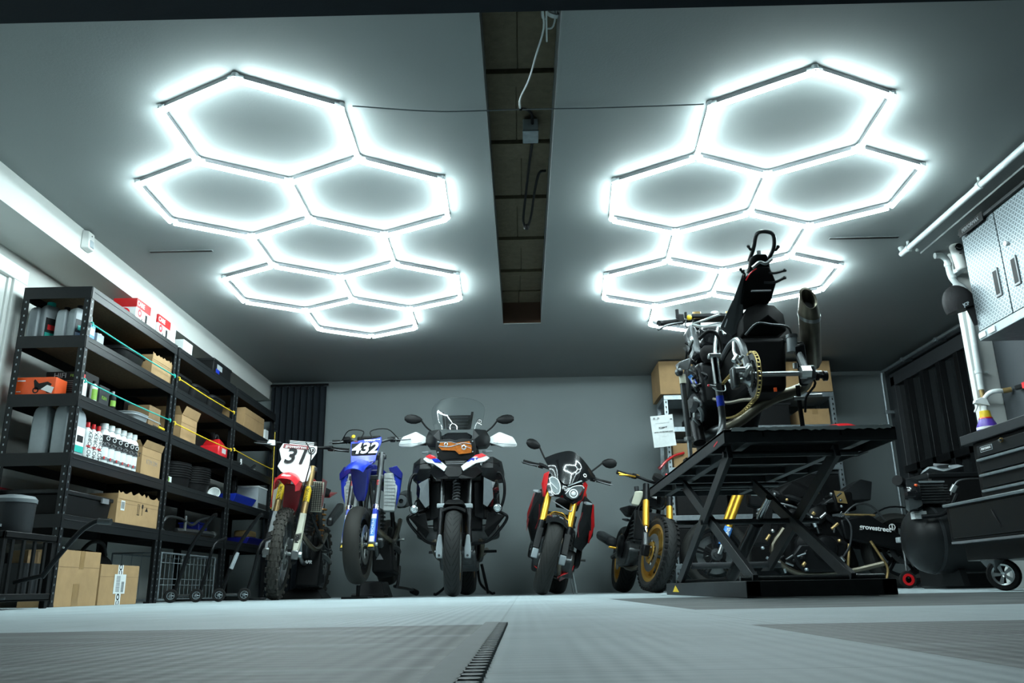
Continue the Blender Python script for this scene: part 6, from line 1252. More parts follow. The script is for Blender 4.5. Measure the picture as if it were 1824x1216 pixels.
# rear-set and linkage on the right
P_('rearset', 'dark_steel', MB().hull([(1.33, 3.94, 1.20), (1.42, 3.94, 1.205), (1.34, 3.97, 1.16), (1.41, 3.97, 1.15), (1.35, 4.0, 1.2), (1.4, 4.0, 1.2)]), .008); P_('reservoir', 'jug_dark', MB().cyl((1.355, 3.95, 1.15), (1.36, 3.95, 1.225), .026)); P_('reservoir_cap', 'dark_steel', MB().cyl((1.36, 3.95, 1.225), (1.36, 3.95, 1.24), .03))
P_('rear_shock', 'black_metal', MB().cyl((1.25, 4.35, 1.0), (1.25, 4.45, 1.25), .035)); P_('orange_tag', 'orange', MB().box((1.28, 4.045, .985), (.014, .01, .02)))
P_('brake_line', 'black_plastic', MB().tube([(1.40, 3.92, 1.06), (1.43, 3.9, .98), (1.39, 3.93, .92), (1.40, 4.0, .86)], .006, 6)); P_('footpeg', 'steel', MB().cyl((1.40, 3.95, .93), (1.47, 3.94, .93), .009))
# engine, frame and front end at the left, farther from the camera
P_('engine_block', 'black_metal', MB().hull([(1.0, 4.45, 1.0), (1.34, 4.45, 1.0), (1.0, 4.95, .84), (1.34, 4.95, .84), (1.0, 4.95, 1.28), (1.34, 4.95, 1.28), (1.0, 4.5, 1.26), (1.34, 4.5, 1.26), (1.02, 4.6, .84), (1.32, 4.6, .84)]), .03)
P_('clutch_cover', 'black_plastic', MB().lathe([(0, 0), (.095, 0), (.10, .02), (.08, .05), (0, .055)], (1.0, 4.6, 1.16), (-1, 0, 0), 24)); P_('water_pump', 'dark_grey', MB().lathe([(0, 0), (.055, 0), (.055, .03), (.03, .05), (0, .05)], (1.0, 4.55, 1.03), (-1, -.3, 0), 18)); P_('oil_filter', 'black_metal', MB().cyl((.98, 4.55, .92), (.98, 4.50, .80), .035)); P_('alternator_cover', 'dark_steel', MB().lathe([(0, 0), (.07, 0), (.07, .02), (0, .03)], (1.0, 4.75, 1.0), (-1, 0, 0), 20))
for i in range(30):
    a = V((random.uniform(.945, 1.03), random.uniform(4.4, 4.7), random.uniform(.86, 1.36))); b = a+V((random.uniform(-.03, .04), random.uniform(-.04, .04), random.uniform(-.07, .07)))
    P_('engine_fitting', ('steel', 'black_plastic', 'dark_steel', 'black_metal', 'jug_dark')[i % 5], MB().tube([a, (a+b)*.5+V((random.uniform(-.02, .02), -.02, 0)), b], random.uniform(.005, .012), 6))
P_('frame_spar', 'dark_steel', MB().hull([(1.035, 4.72, 1.56), (1.06, 4.72, 1.53), (1.0, 4.72, 1.50), (1.02, 4.62, 1.35), (1.10, 4.62, 1.35), (1.0, 4.66, 1.28), (1.09, 4.95, 1.60), (1.12, 4.95, 1.5), (1.03, 4.95, 1.55)]), .012)
P_('frame_spar', 'dark_steel', MB().hull([(1.42, 4.72, 1.50), (1.45, 4.72, 1.45), (1.40, 4.62, 1.30), (1.43, 4.62, 1.30), (1.38, 4.95, 1.60), (1.42, 4.95, 1.5)]), .012)
P_('frame_rail', 'aluminium', MB().tube([(1.04, 4.70, 1.54), (1.09, 4.62, 1.50), (1.15, 4.5, 1.465), (1.16, 4.45, 1.40)], .009, 8)); P_('frame_rail', 'steel', MB().tube([(1.04, 4.70, 1.545), (1.10, 4.68, 1.56), (1.18, 4.6, 1.57)], .008, 8)); P_('frame_down', 'steel', MB().tube([(1.14, 4.5, 1.46), (1.11, 4.48, 1.36), (1.09, 4.45, 1.26), (1.07, 4.4, 1.18)], .011, 8))
P_('airbox', 'black_gloss', MB().hull([(1.05, 4.6, 1.38), (1.2, 4.6, 1.36), (1.06, 4.6, 1.50), (1.2, 4.6, 1.48), (1.08, 5.0, 1.55), (1.4, 5.0, 1.55), (1.08, 5.0, 1.35), (1.4, 5.0, 1.35), (1.4, 4.6, 1.36), (1.4, 4.6, 1.5)]), .03)
P_('intake_hose', 'rubber', MB().ball((1.075, 4.5, 1.30), .055, 12, (1, .7, 1.05))); P_('wiring_loom', 'black_plastic', MB().tube([(1.0, 4.4, 1.36), (1.05, 4.38, 1.40), (1.10, 4.38, 1.38), (1.12, 4.4, 1.3), (1.09, 4.4, 1.2)], .011, 8)); P_('blue_plug', 'blue', MB().cyl((.965, 4.48, 1.15), (.975, 4.46, 1.115), .014)); P_('blue_plug', 'sky_blue', MB().cyl((.95, 4.48, 1.175), (.963, 4.48, 1.155), .012))
P_('top_yoke', 'black_metal', MB().hull([(1.10, 4.98, 1.68), (1.38, 4.98, 1.68), (1.12, 5.08, 1.68), (1.36, 5.08, 1.68), (1.10, 4.98, 1.705), (1.38, 4.98, 1.705), (1.12, 5.08, 1.705), (1.36, 5.08, 1.705)]), .006)
for x in (1.14, 1.35): P_('fork_top', 'bronze', MB().cyl((x, 5.02, 1.68), (x, 5.01, 1.725), .026)); P_('fork_leg', 'black_metal', MB().cyl((x, 5.03, 1.68), (x, 5.28, 1.05), .026))
P_('ignition_cap', 'steel', MB().cyl((1.25, 5.0, 1.70), (1.25, 5.0, 1.72), .022)); P_('instrument', 'black_plastic', MB().box((1.25, 5.12, 1.72), (.16, .03, .06)), .008)
P_('handlebar', 'black_metal', MB().cyl((1.10, 5.0, 1.665), (.96, 4.93, 1.635), .011)); P_('grip', 'rubber', MB().cyl((.995, 4.95, 1.642), (.885, 4.88, 1.612), .0175)); P_('bar_end', 'black_metal', MB().cyl((.885, 4.88, 1.612), (.87, 4.87, 1.608), .02))
P_('clutch_lever', 'dark_steel', MB().tube([(1.02, 4.90, 1.62), (.96, 4.86, 1.60), (.90, 4.82, 1.575), (.85, 4.80, 1.545)], .007, 8)); P_('switch_block', 'black_plastic', MB().box((1.02, 4.94, 1.655), (.04, .05, .06)), .008); P_('mirror_mount', 'black_metal', MB().cyl((1.0, 4.93, 1.66), (1.0, 4.93, 1.715), .012)); P_('mirror_mount', 'black_metal', MB().cyl((1.055, 4.94, 1.66), (1.055, 4.94, 1.70), .009)); P_('yellow_knob', 'yellow', MB().ball((1.075, 4.94, 1.665), .018, 10))
P_('clutch_cable', 'black_plastic', MB().tube([(1.05, 4.93, 1.64), (1.03, 4.85, 1.58), (1.06, 4.8, 1.53), (1.1, 4.75, 1.50)], .004, 6)); P_('handlebar', 'black_metal', MB().cyl((1.38, 5.0, 1.665), (1.58, 4.93, 1.60), .011))
for k, rr in ((0, 1),):
    c = V((1.245, 5.30, .99)); t_ = MB().lathe([(.216, -.045)]+[(.30-.045*(1-math.cos(a_)), .06*math.sin(a_)) for a_ in [-PI/2+PI*i/10 for i in range(11)]]+[(.216, .045)], c, XR, 48); fw_ = P_('front_wheel', 'black_metal', MB().lathe([(.19, -.04), (.22, -.045), (.20, 0), (.22, .045), (.19, .04), (.19, -.04)], c, XR, 40)); t_.build('tyre', 'tread_sport', fw_)
    s_ = MB()
    for k in range(5): q = 2*PI*k/5; s_.cyl(c, c+V((0, math.cos(q), math.sin(q)))*.2, .016, n=8)
    s_.build('wheel_spokes', 'black_metal', fw_)
P_('lower_yoke', 'black_metal', MB().box((1.245, 5.11, 1.48), (.27, .05, .03)), .006); P_('radiator', 'black_metal', MB().box((1.245, 5.02, 1.2), (.34, .04, .26)), .006)
# stands that hold the stripped bike up
r = thing('bike_support', 'tall grey support pole with black sleeve left of the bike on the lift', 'support', (.905, 4.4, .69)); MB().cyl((.903, 4.4, .69), (.903, 4.4, .86), .0125).build('lower_pole', 'aluminium', r); MB().cyl((.903, 4.4, .80), (.890, 4.4, 1.16), .0155).build('sleeve', 'dark_steel', r); MB().cyl((.903, 4.4, .795), (.903, 4.4, .815), .026).build('collar', 'steel', r)
MB().cyl((.877, 4.4, .805), (.93, 4.4, .805), .008).build('pin', 'steel', r); MB().hull([(.86, 4.38, 1.18), (.93, 4.38, 1.18), (.86, 4.42, 1.22), (.95, 4.42, 1.22), (.88, 4.38, 1.23), (.95, 4.4, 1.26)]).build('head', 'dark_steel', r, bevel=.006); MB().ball((.873, 4.38, 1.17), .024, 10).build('cap', 'dark_steel', r); MB().cyl((.893, 4.395, 1.11), (.892, 4.395, 1.16), .018).build('yellow_sleeve', 'translucent_tank', r)
MB().bb(.87, .94, 4.36, 4.44, .69, .70).build('foot', 'black_metal', r)
r = thing('bike_support', 'chrome support post with blue band beside the rear axle on the lift', 'support', (.96, 3.9, .69))
MB().cyl((.955, 3.90, 1.12), (.960, 3.90, .985), .0195).build('chrome_post', 'chrome', r); MB().bb(.925, .985, 3.88, 3.92, 1.115, 1.135).build('top_plate', 'aluminium', r, bevel=.003); MB().tube([(.960, 3.90, .985), (.965, 3.9, .90), (.967, 3.90, .82), (.955, 3.88, .76), (.93, 3.84, .715), (.915, 3.80, .70)], .0175, 12).build('lower_tube', 'dark_steel', r)
MB().cyl((.964, 3.9, .925), (.966, 3.9, .875), .0185).build('blue_band', 'blue', r); MB().tube([(.93, 3.885, .965), (.95, 3.87, .945), (.985, 3.87, .945), (.99, 3.885, .975)], .003, 6).build('clip_wire', 'aluminium', r); MB().cyl((.915, 3.885, .975), (.945, 3.885, .97), .006).build('pin', 'steel', r); MB().ball((.912, 3.885, .975), .007, 8).build('pin_head', 'bright_red', r)
r = thing('bike_support', 'thin black support leg under the silencer side of the lifted bike', 'support', (1.45, 4.2, .69)); MB().tube([(1.43, 4.15, 1.03), (1.44, 4.18, .90), (1.452, 4.2, .76), (1.475, 4.22, .70)], .012, 8).build('leg', 'black_metal', r); MB().cyl((1.40, 4.14, .96), (1.46, 4.14, .96), .010).build('cross_pin', 'steel', r); MB().tube([(1.13, 4.3, .725), (1.3, 4.3, .735), (1.46, 4.22, .73)], .006, 6).build('link_bar', 'dark_steel', r)
MB().bb(1.45, 1.51, 4.18, 4.26, .69, .70).build('foot', 'black_metal', r)

# ================= steel rack with cartons in the back right =================
r = thing('steel_rack', 'grey steel rack with cartons standing against the back wall', 'shelves', (2.25, 8.3, 0))
RX0, RX1, RY0, RY1 = 1.44, 3.14, 8.10, 8.55
for x in (RX0, RX1-.04):
    for y in (RY0, RY1-.04):
        po = MB().bb(x, x+.04, y, y+.04, 0, 1.92).build('post', 'galvanised', r, bevel=.002)
        if y == RY0:
            q = MB(); z = .1
            while z < 1.88: q.bb(x+.014, x+.026, y-.001, y, z, z+.022); z += .05
            q.build('post_slots', 'black_print', po)
for z in (1.885, 1.56, 1.16, .70, .25):
    MB().bb(RX0, RX1, RY0-.002, RY1, z-.05, z).build('shelf', 'galvanised', r, bevel=.003)
def carton2(x0, x1, y0, y1, z0, z1, label, m='cardboard'):
    r = thing('cardboard_box', label, 'cardboard box', ((x0+x1)/2, (y0+y1)/2, z0)); MB().bb(x0, x1, y0, y1, z0, z1).build('body', m, r, bevel=.002); MB().bb((x0+x1)/2-.03, (x0+x1)/2+.03, y0-.0008, y0, z1-(z1-z0)*.35, z1).build('tape', 'tape', r)
    MB().bb(x0-.0005, x1+.0005, y0-.0012, y0-.0002, z1-.003, z1).build('flap_edge', 'cardboard_dark', r); return r
carton2(1.405, 2.20, 8.06, 8.55, 1.885, 2.225, 'large brown carton on top of the rack at its left end')
carton2(2.24, 3.13, 8.08, 8.55, 1.885, 2.20, 'large brown carton on top of the rack behind the silencer')
for k, (x, z, h) in enumerate(((1.50, .70, .38), (2.05, .70, .34), (2.6, .70, .40), (1.50, .25, .36), (2.05, .25, .38), (2.6, .25, .34), (2.6, 1.16, .34))):
    r = thing('black_crate', 'black lidded crate on the rack, %s column, %s shelf' % (('left', 'middle', 'right')[k % 3 if k < 6 else 2], ('fourth', 'lowest', 'third')[k//3]), 'crate', (x+.25, 8.3, z), 'black crates on the rack')
    MB().bb(x, x+.5, 8.14, 8.5, z, z+h-.03).build('body', 'black_plastic', r, bevel=.01); MB().bb(x-.008, x+.508, 8.132, 8.508, z+h-.03, z+h).build('lid', 'dark_grey', r, bevel=.006)
carton2(1.50, 1.95, 8.12, 8.5, 1.16, 1.40, 'brown carton on the rack below the paper notice')
carton2(2.80, 3.08, 8.12, 8.5, 1.56, 1.72, 'small brown carton on the rack at its right end')
r = thing('dark_tyre', 'dark tyre lying on the second shelf of the rack', 'tyre', (1.8, 8.3, 1.56)); MB().lathe([(.11, -.05), (.17, -.06), (.20, -.03), (.20, .03), (.17, .06), (.11, .05), (.11, -.05)], (1.85, 8.32, 1.62), ZU, 32).build('tyre', 'rubber', r); MB().lathe([(.105, -.04), (.112, -.04), (.112, .04), (.105, .04)], (1.85, 8.32, 1.62), ZU, 32).build('bead', 'dark_grey', r)
r = thing('black_crate', 'black crate on the middle of the rack second shelf', 'crate', (2.4, 8.3, 1.56)); MB().bb(2.15, 2.70, 8.15, 8.5, 1.56, 1.78).build('body', 'black_plastic', r, bevel=.01); MB().bb(2.14, 2.71, 8.14, 8.51, 1.77, 1.79).build('rim', 'satin_black', r)
r = thing('red_cable', 'red cable hanging from the left post of the rack', 'cable', (1.43, 8.05, 1.2)); MB().tube([(1.60, 8.09, 1.30), (1.50, 8.07, 1.27), (1.42, 8.06, 1.22), (1.36, 8.06, 1.16)], .012, 8).build('cable', 'red', r); MB().cyl((1.36, 8.06, 1.16), (1.34, 8.06, 1.14), .018).build('plug', 'dark_red', r)
# paper notice
r = thing('paper_notice', 'white printed paper notice hanging on the rack post', 'notice', (1.38, 7.9, 1.48))
a, b, c, d = V((1.262, 7.9, 1.630)), V((1.478, 7.9, 1.648)), V((1.496, 7.9, 1.345)), V((1.281, 7.9, 1.322))
G = [[a+(b-a)*i/4+(d+(c-b-d+a)*0-a)*0+((d+(c-d)*i/4)-(a+(b-a)*i/4))*j/5+V((0, .006*math.sin(i*1.3+j), 0)) for j in range(6)] for i in range(5)]
MB().sheet(G, .0012, 2).build('sheet', 'paper', r)
rt = (b-a).normalized(); up = (a-d).normalized(); ctr = (a+b+c+d)/4+V((0, -.012, 0))
text('SCAN IT', .022, ctr+up*.03, rt, up, 'black_print', r, bold=.0006); text('LIMITED UPWARD POSITIONING', .0125, ctr-up*.012, rt, up, 'black_print', r, bold=.0004); text('WWW.NOTICE.TO/ALL STAFF', .010, ctr+up*.075, rt, up, 'mid_grey', r); text('_____', .018, ctr-up*.05, rt, up, 'mid_grey', r)
q = MB()
for k, x in enumerate((-.075, -.035)): q.box(ctr+rt*x+up*.125, (.020, .001, .016))
q.build('printed_marks', 'mid_grey', r)
MB().box((1.46, 7.985, 1.60), (.02, .20, .01)).build('clip', 'dark_steel', r)
# red plastic lid, no lamp, behind the lift table, red hose
r = thing('red_cover', 'red rounded cover showing just above the lift table edge', 'cover', (2.62, 7.0, 1.2)); 
MB().bb(2.60, 2.92, 6.95, 7.20, 1.10, 1.25).build('base', 'dark_grey', r); MB().lathe([(0, .115), (.10, .105), (.17, .07), (.205, 0), (0, 0)], (2.76, 7.08, 1.25), ZU, 24).build('cover', 'bright_red', r); MB().bb(2.73, 2.79, 7.6, 7.66, 0, 1.25).build('stand', 'black_metal', r)
r = thing('red_hose', 'thin red air hose with silver end hanging below the lift table', 'hose', (3.0, 8.0, .9)); MB().tube([(3.16, 8.62, 1.20), (3.18, 8.60, 1.08), (3.185, 8.60, .98), (3.175, 8.60, .90)], .008, 8).build('hose', 'bright_red', r); MB().cyl((3.175, 8.60, .90), (3.17, 8.60, .845), .011).build('nozzle', 'jug_grey', r)

# ================= compressor =================
r = thing('air_compressor', 'dark grey air compressor with round tank behind the tool chest', 'compressor', (2.95, 5.9, 0))
cy, cz, R_ = 5.75, .325, .225
MB().lathe([(0, -.13), (.08, -.125), (.16, -.10), (.205, -.055), (R_, 0), (R_, .85), (.205, .90), (.16, .94), (0, .97)], (2.72, cy, cz), XR, 36).build('tank', 'satin_black', r)
MB().lathe([(R_+.0, 0), (R_+.004, 0), (R_+.004, .02), (R_, .02)], (2.73, cy, cz), XR, 36).build('tank_seam', 'dark_grey', r)
for x in (2.85, 3.45): MB().hull([(x, 5.6, .02), (x+.04, 5.6, .02), (x, 5.9, .02), (x+.04, 5.9, .02), (x, 5.65, .16), (x+.04, 5.65, .16), (x, 5.85, .16), (x+.04, 5.85, .16)]).build('foot', 'black_metal', r)
MB().lathe([(0, -.04), (.09, -.04), (.11, -.02), (.115, .03), (.10, .06), (0, .06)], (2.60, 5.62, .60), (1, -.4, 0), 28).build('fan_cover', 'black_gloss', r)
q = MB()
for k in range(7): q.bb(2.66, 2.86, 5.62, 5.78, .555+k*.018, .563+k*.018)
q.bb(2.68, 2.84, 5.64, 5.76, .55, .68); q.build('cylinder_fins', 'dark_steel', r, bevel=.002)
MB().bb(2.67, 2.85, 5.63, 5.77, .685, .70).build('head_plate', 'galvanised', r, bevel=.004); MB().bb(2.60, 2.68, 5.60, 5.66, .45, .50).build('rating_plate', 'paper', r); MB().tube([(2.86, 5.6, .60), (2.90, 5.58, .68), (2.98, 5.57, .70), (3.10, 5.58, .69), (3.12, 5.6, .60)], .008, 8).build('handle', 'dark_steel', r)
MB().cyl((2.54, 5.6, .69), (2.50, 5.56, .70), .035).build('air_filter', 'black_plastic', r); MB().tube([(2.62, 5.55, .46), (2.74, 5.52, .47), (2.82, 5.53, .53), (2.88, 5.56, .60)], .014, 8).build('air_pipe', 'black_metal', r); MB().ball((2.60, 5.52, .66), .012, 8).build('orange_button', 'orange', r); MB().cyl((2.86, 5.58, .62), (2.88, 5.56, .66), .02).build('regulator', 'aluminium', r)
r = thing('black_case', 'black case standing between the compressor and the barred window', 'case', (3.3, 6.3, 0)); MB().bb(3.0, 3.5, 6.15, 6.55, 0, .80).build('body', 'black_plastic', r, bevel=.02); MB().bb(2.99, 3.51, 6.14, 6.56, .78, .82).build('lid', 'satin_black', r, bevel=.01)
r = thing('plastic_bag', 'clear crumpled plastic bag on the black case by the window', 'bag', (3.2, 6.3, .82)); MB().hull([(3.05+random.random()*.3, 6.2+random.random()*.25, .822+random.random()*.07) for _ in range(24)]).build('bag', 'jug_grey', r); MB().hull([(3.1+random.random()*.1, 6.2+random.random()*.1, .86+random.random()*.05) for _ in range(12)]).build('knot', 'mid_grey', r)

# ================= tool chest =================
r = thing('tool_chest', 'black roller tool chest with silver edged drawers by the right wall', 'tool chest', (2.85, 4.0, 0))
Y_F = 2.8
MB().bb(2.58, 3.16, Y_F, 4.72, .47, .80).build('top_cabinet', 'black_plastic', r, bevel=.006)
MB().bb(2.555, 3.17, Y_F, 4.80, .80, .855).build('top_board', 'dark_grey', r, bevel=.004)
for k, z in enumerate((.690, .605, .520)):
    dr = MB().bb(2.566, 2.584, Y_F+.02, 4.66, z-.062 if k else z-.062, z).build('drawer', 'satin_black', r, bevel=.003)
    MB().bb(2.552, 2.570, Y_F+.02, 4.66, z-.002, z+.012).build('drawer_trim', 'galvanised', dr, bevel=.003)
dr = MB().bb(2.566, 2.584, Y_F+.02, 4.66, .712, .775).build('drawer', 'satin_black', r, bevel=.003); 
pl = MB(); pl.bb(2.563, 2.566, 4.50, 4.62, .735, .765); pl = pl.build('name_plate', 'jug_grey', dr); MB().bb(2.5625, 2.5635, 4.504, 4.616, .738, .762).build('plate_field', 'black_print', pl); text('PERFORMAX', .017, (2.562, 4.56, .75), (0, -1, 0), ZU, 'white_print', pl, bold=.0004, depth=.0008)
lk = MB().cyl((2.568, 4.40, .768), (2.556, 4.40, .768), .012).build('lock', 'bronze', dr); MB().bb(2.545, 2.556, 4.385, 4.400, .760, .772).build('key', 'steel', lk)
MB().bb(2.41, 3.16, Y_F, 4.80, .265, .455).build('lower_cabinet', 'black_plastic', r, bevel=.006); MB().bb(2.395, 2.58, Y_F, 4.81, .452, .468).build('lower_trim', 'galvanised', r, bevel=.004)
MB().bb(2.58, 3.16, Y_F, 4.70, .445, .475).build('mid_rail', 'mid_grey', r)
MB().bb(2.46, 3.14, Y_F, 4.76, .155, .265).build('base_frame', 'satin_black', r, bevel=.005); MB().bb(2.405, 2.46, Y_F, 4.79, .250, .262).build('base_trim', 'mid_grey', r)
dr = MB().bb(2.405, 2.412, Y_F+.02, 4.76, .28, .44).build('drawer', 'satin_black', r, bevel=.002); MB().tube([(2.405, 4.33, .40), (2.40, 4.30, .36), (2.405, 4.27, .31)], .004, 6).build('scratch', 'black_print', dr)
cs_ = MB().hull([(2.42, 4.42, .155), (2.50, 4.42, .155), (2.42, 4.56, .155), (2.50, 4.56, .155), (2.44, 4.46, .09), (2.48, 4.46, .09), (2.44, 4.53, .11), (2.48, 4.53, .11)]).build('caster_fork', 'dark_steel', r, bevel=.004)
wd = V((-.8, -1, 0)).normalized(); wc = V((2.475, 4.45, .080))
w_ = MB().lathe([(.052, -.022), (.072, -.022), (.080, -.012), (.080, .012), (.072, .022), (.052, .022)], wc, wd, 28).build('caster_wheel', 'rubber', cs_)
for x, y in ((3.08, 4.6), (2.48, 3.0)): MB().lathe([(0, -.02), (.072, -.02), (.080, -.010), (.080, .010), (.072, .02), (0, .02)], (x, y, .080), XR, 24).build('caster_wheel', 'rubber', r)
q = MB(); q.lathe([(.044, .020), (.053, .024), (.053, -.0), (.044, 0)], wc, wd, 24); q.lathe([(0, .02), (.012, .026), (.014, .01), (0, .01)], wc, wd, 14)
uu, vv = MB().frame(wd)
for k in range(5):
    t_ = 2*PI*k/5; e = uu*math.cos(t_)+vv*math.sin(t_); f = uu*math.cos(t_+PI/2)+vv*math.sin(t_+PI/2)
    q.prism([wc+wd*.018+e*.01-f*.006, wc+wd*.020+e*.048-f*.010, wc+wd*.020+e*.048+f*.010, wc+wd*.018+e*.01+f*.006], wd*.004)
q.build('caster_hub', 'aluminium', w_) if False else q.build('caster_hub', 'aluminium', cs_)
# spray bottle on the chest
r = thing('spray_bottle', 'purple labelled spray bottle with yellow collar and white trigger on the tool chest', 'bottle', (2.70, 4.75, .855))
sx, sy, sz = 2.70, 4.75, .855
MB().lathe([(0, 0), (.052, 0), (.056, .01), (.056, .05), (.035, .095), (.0, .10)], (sx, sy, sz), ZU, 24).build('body', 'purple', r)
MB().lathe([(.0565, .030), (.0572, .030), (.0572, .045), (.0565, .045)], (sx, sy, sz), ZU, 24, ).build('label', 'white_print', r); MB().lathe([(.034, .090), (.038, .092), (.036, .100), (.032, .100)], (sx, sy, sz), ZU, 20).build('red_ring', 'red', r)
MB().lathe([(0, .10), (.032, .10), (.028, .14), (.0, .14)], (sx, sy, sz), ZU, 20).build('collar', 'yellow', r)
MB().lathe([(0, .14), (.020, .14), (.015, .17), (0, .17)], (sx, sy, sz), ZU, 16).build('neck', 'white_plastic', r)
MB().hull([(sx-.055, sy-.015, sz+.185), (sx-.055, sy+.015, sz+.185), (sx-.05, sy-.012, sz+.205), (sx-.05, sy+.012, sz+.205), (sx+.035, sy-.015, sz+.168), (sx+.035, sy+.015, sz+.168), (sx+.03, sy, sz+.215), (sx, sy, sz+.225)]).build('spray_head', 'white_plastic', r, bevel=.005)
MB().tube([(sx-.03, sy, sz+.18), (sx-.045, sy, sz+.155), (sx-.058, sy, sz+.135)], .006, 8).build('trigger', 'white_plastic', r)
# hanging cable / hose above the bottle
r = thing('tap_fitting', 'brass tap with a white elbow and red handle on the white pipe', 'tap', (3.03, 5.3, 1.15))
MB().cyl((3.03, 5.32, 1.12), (3.03, 5.32, 1.26), .015).build('valve_body', 'bronze', r); MB().tube([(3.0, 5.18, 1.13), (3.06, 5.14, 1.155), (3.14, 5.10, 1.16), (3.20, 5.05, 1.165)], .018, 12).build('elbow', 'white_plastic', r) if False else MB().tube([(3.03, 5.30, 1.19), (3.045, 5.26, 1.215), (3.08, 5.24, 1.222), (3.125, 5.24, 1.222)], .015, 12).build('elbow', 'white_plastic', r)
MB().cyl((3.12, 5.24, 1.222), (3.165, 5.22, 1.226), .017).build('brass_joint', 'bronze', r); MB().hull([(3.14, 5.15, 1.205), (3.17, 5.15, 1.205), (3.14, 4.93, 1.195), (3.17, 4.93, 1.195), (3.14, 5.15, 1.235), (3.17, 5.15, 1.235), (3.14, 4.93, 1.22), (3.17, 4.93, 1.22)]).build('handle', 'black_plastic', r, bevel=.008); MB().bb(3.137, 3.173, 5.03, 5.06, 1.195, 1.232).build('red_ring', 'bright_red', r)
MB().tube([(3.03, 5.31, 1.14), (3.01, 5.28, 1.09), (2.985, 5.26, 1.07)], .012, 8).build('spout', 'aluminium', r)
# white pipes
r = thing('white_pipe', 'long white pipe clipped to the ceiling at the right', 'pipe', (2.625, 4.6, 2.18))
MB().tube([(2.625, 2.9, 2.19), (2.625, 4.0, 2.19), (2.622, 5.15, 2.19), (2.622, 5.22, 2.20), (2.622, 5.25, 2.238)], .019, 12, 3).build('pipe', 'pipe_white', r)
for y in (3.5, 4.25, 5.15): q = MB(); q.cyl((2.624, y, 2.19), (2.624, y, 2.24), .009); q.cyl((2.624, y-.014, 2.19), (2.624, y+.014, 2.19), .0245); q.build('pipe_clip', 'pipe_white', r)
r = thing('white_pipe', 'white pipe bending down the pilaster beside the black cap', 'pipe', (2.99, 5.2, 1.2))
MB().tube([(2.93, 5.24, 2.19), (2.985, 5.24, 2.195), (3.005, 5.235, 2.16), (3.0, 5.235, 2.0), (3.0, 5.235, 1.93), (3.03, 5.235, 1.85), (3.075, 5.235, 1.78), (3.09, 5.235, 1.70), (3.085, 5.235, 1.5), (3.055, 5.235, 1.3), (3.04, 5.235, 1.16)], .0205, 12, 5).build('pipe', 'pipe_white', r) if False else MB().tube([(2.88, 5.32, 2.20), (2.925, 5.32, 2.20), (2.955, 5.32, 2.17), (2.96, 5.32, 2.12), (2.965, 5.32, 2.055), (2.99, 5.32, 2.0), (3.035, 5.32, 1.96), (3.045, 5.32, 1.9), (3.04, 5.32, 1.65), (3.035, 5.32, 1.4), (3.03, 5.32, 1.25)], .0205, 12, 5).build('pipe', 'pipe_white', r)
for z, x in ((2.12, 2.96), (2.03, 2.975), (1.36, 3.034)): MB().cyl((x-.0, 5.32, z), (x, 5.32, z+.022), .026).build('pipe_clip', 'pipe_white', r)
MB().box((3.06, 5.33, 1.37), (.07, .03, .012)).build('bracket', 'pipe_white', r)
for i, (x, s_) in enumerate(((2.70, 0), (2.745, 1))):
    q = thing('white_clip', ('small white cable clip left of the other, on the ceiling edge by the pipe bend', 'small white cable clip right of the other, on the ceiling edge by the pipe bend')[i], 'clip', (x, 5.28, 2.235), 'white cable clips'); MB().ball((x, 5.28, 2.228), .012, 8).build('head', 'pipe_white', q); MB().cyl((x, 5.28, 2.228), (x, 5.28, 2.24), .006).build('stem', 'pipe_white', q)
r = thing('camera_sensor', 'white cylinder siren with dark round eye high on the pilaster', 'sensor', (3.08, 5.22, 2.05))
a, b = V((2.958, 5.20, 2.232)), V((2.982, 5.20, 2.045)); mb = MB(); mb.cyl(a, b, .036, n=28); mb.build('housing', 'white_paint', r, bevel=.016, seg=4); MB().lathe([(0, 0), (.026, 0), (.026, .006), (0, .006)], (2.965, 5.163, 2.195), (0, -1, 0), 24).build('eye', 'black_gloss', r)
MB().tube([(2.945, 5.155, 2.195), (2.955, 5.154, 2.185), (2.975, 5.154, 2.185), (2.985, 5.155, 2.197)], .0022, 6).build('eye_mark', 'jug_grey', r); MB().box((2.970, 5.163, 2.15), (.016, .004, .006)).build('slot', 'black_print', r); MB().box((3.0, 5.28, 2.07), (.05, .16, .03)).build('base', 'pipe_white', r, bevel=.004)

# ================= wall cabinet of diamond plate =================
r = thing('wall_cabinet', 'diamond plate wall cabinet with two doors and recessed black handles', 'cabinet', (2.95, 4.1, 1.47))
CX, C0, C1, ZB, ZT = 2.75, 3.1, 4.74, 1.47, 2.09
MB().bb(CX+.02, 3.175, C0, C1, ZB, ZT).build('body', 'dark_grey', r, bevel=.003)
MB().bb(CX-.004, 3.175, C0, C1+.004, ZB-.055, ZB).build('bottom_rail', 'galvanised', r, bevel=.004)
yg = 4.385
for a_, b_, hy in ((yg+.004, C1, yg+.085), (yg-.45, yg-.004, yg-.10), (yg-.9, yg-.458, yg-.8)):
    d_ = MB().bb(CX, CX+.02, a_, b_, ZB+.004, ZT-.004).build('door', 'diamond_plate', r, bevel=.002)
    h_ = MB().bb(CX-.008, CX+.0, hy-.028, hy+.028, 1.60, 1.77).build('handle', 'mid_grey', d_, bevel=.004); MB().bb(CX-.0095, CX-.008, hy-.018, hy+.018, 1.615, 1.755).build('handle_recess', 'black_print', d_)
MB().cyl((CX-.012, yg-.07, 1.86), (CX, yg-.07, 1.86), .014).build('lock', 'white_plastic', r)
MB().bb(CX-.02, 3.175, C0, C1, ZT, ZT+.02).build('top_rail', 'satin_black', r, bevel=.003)
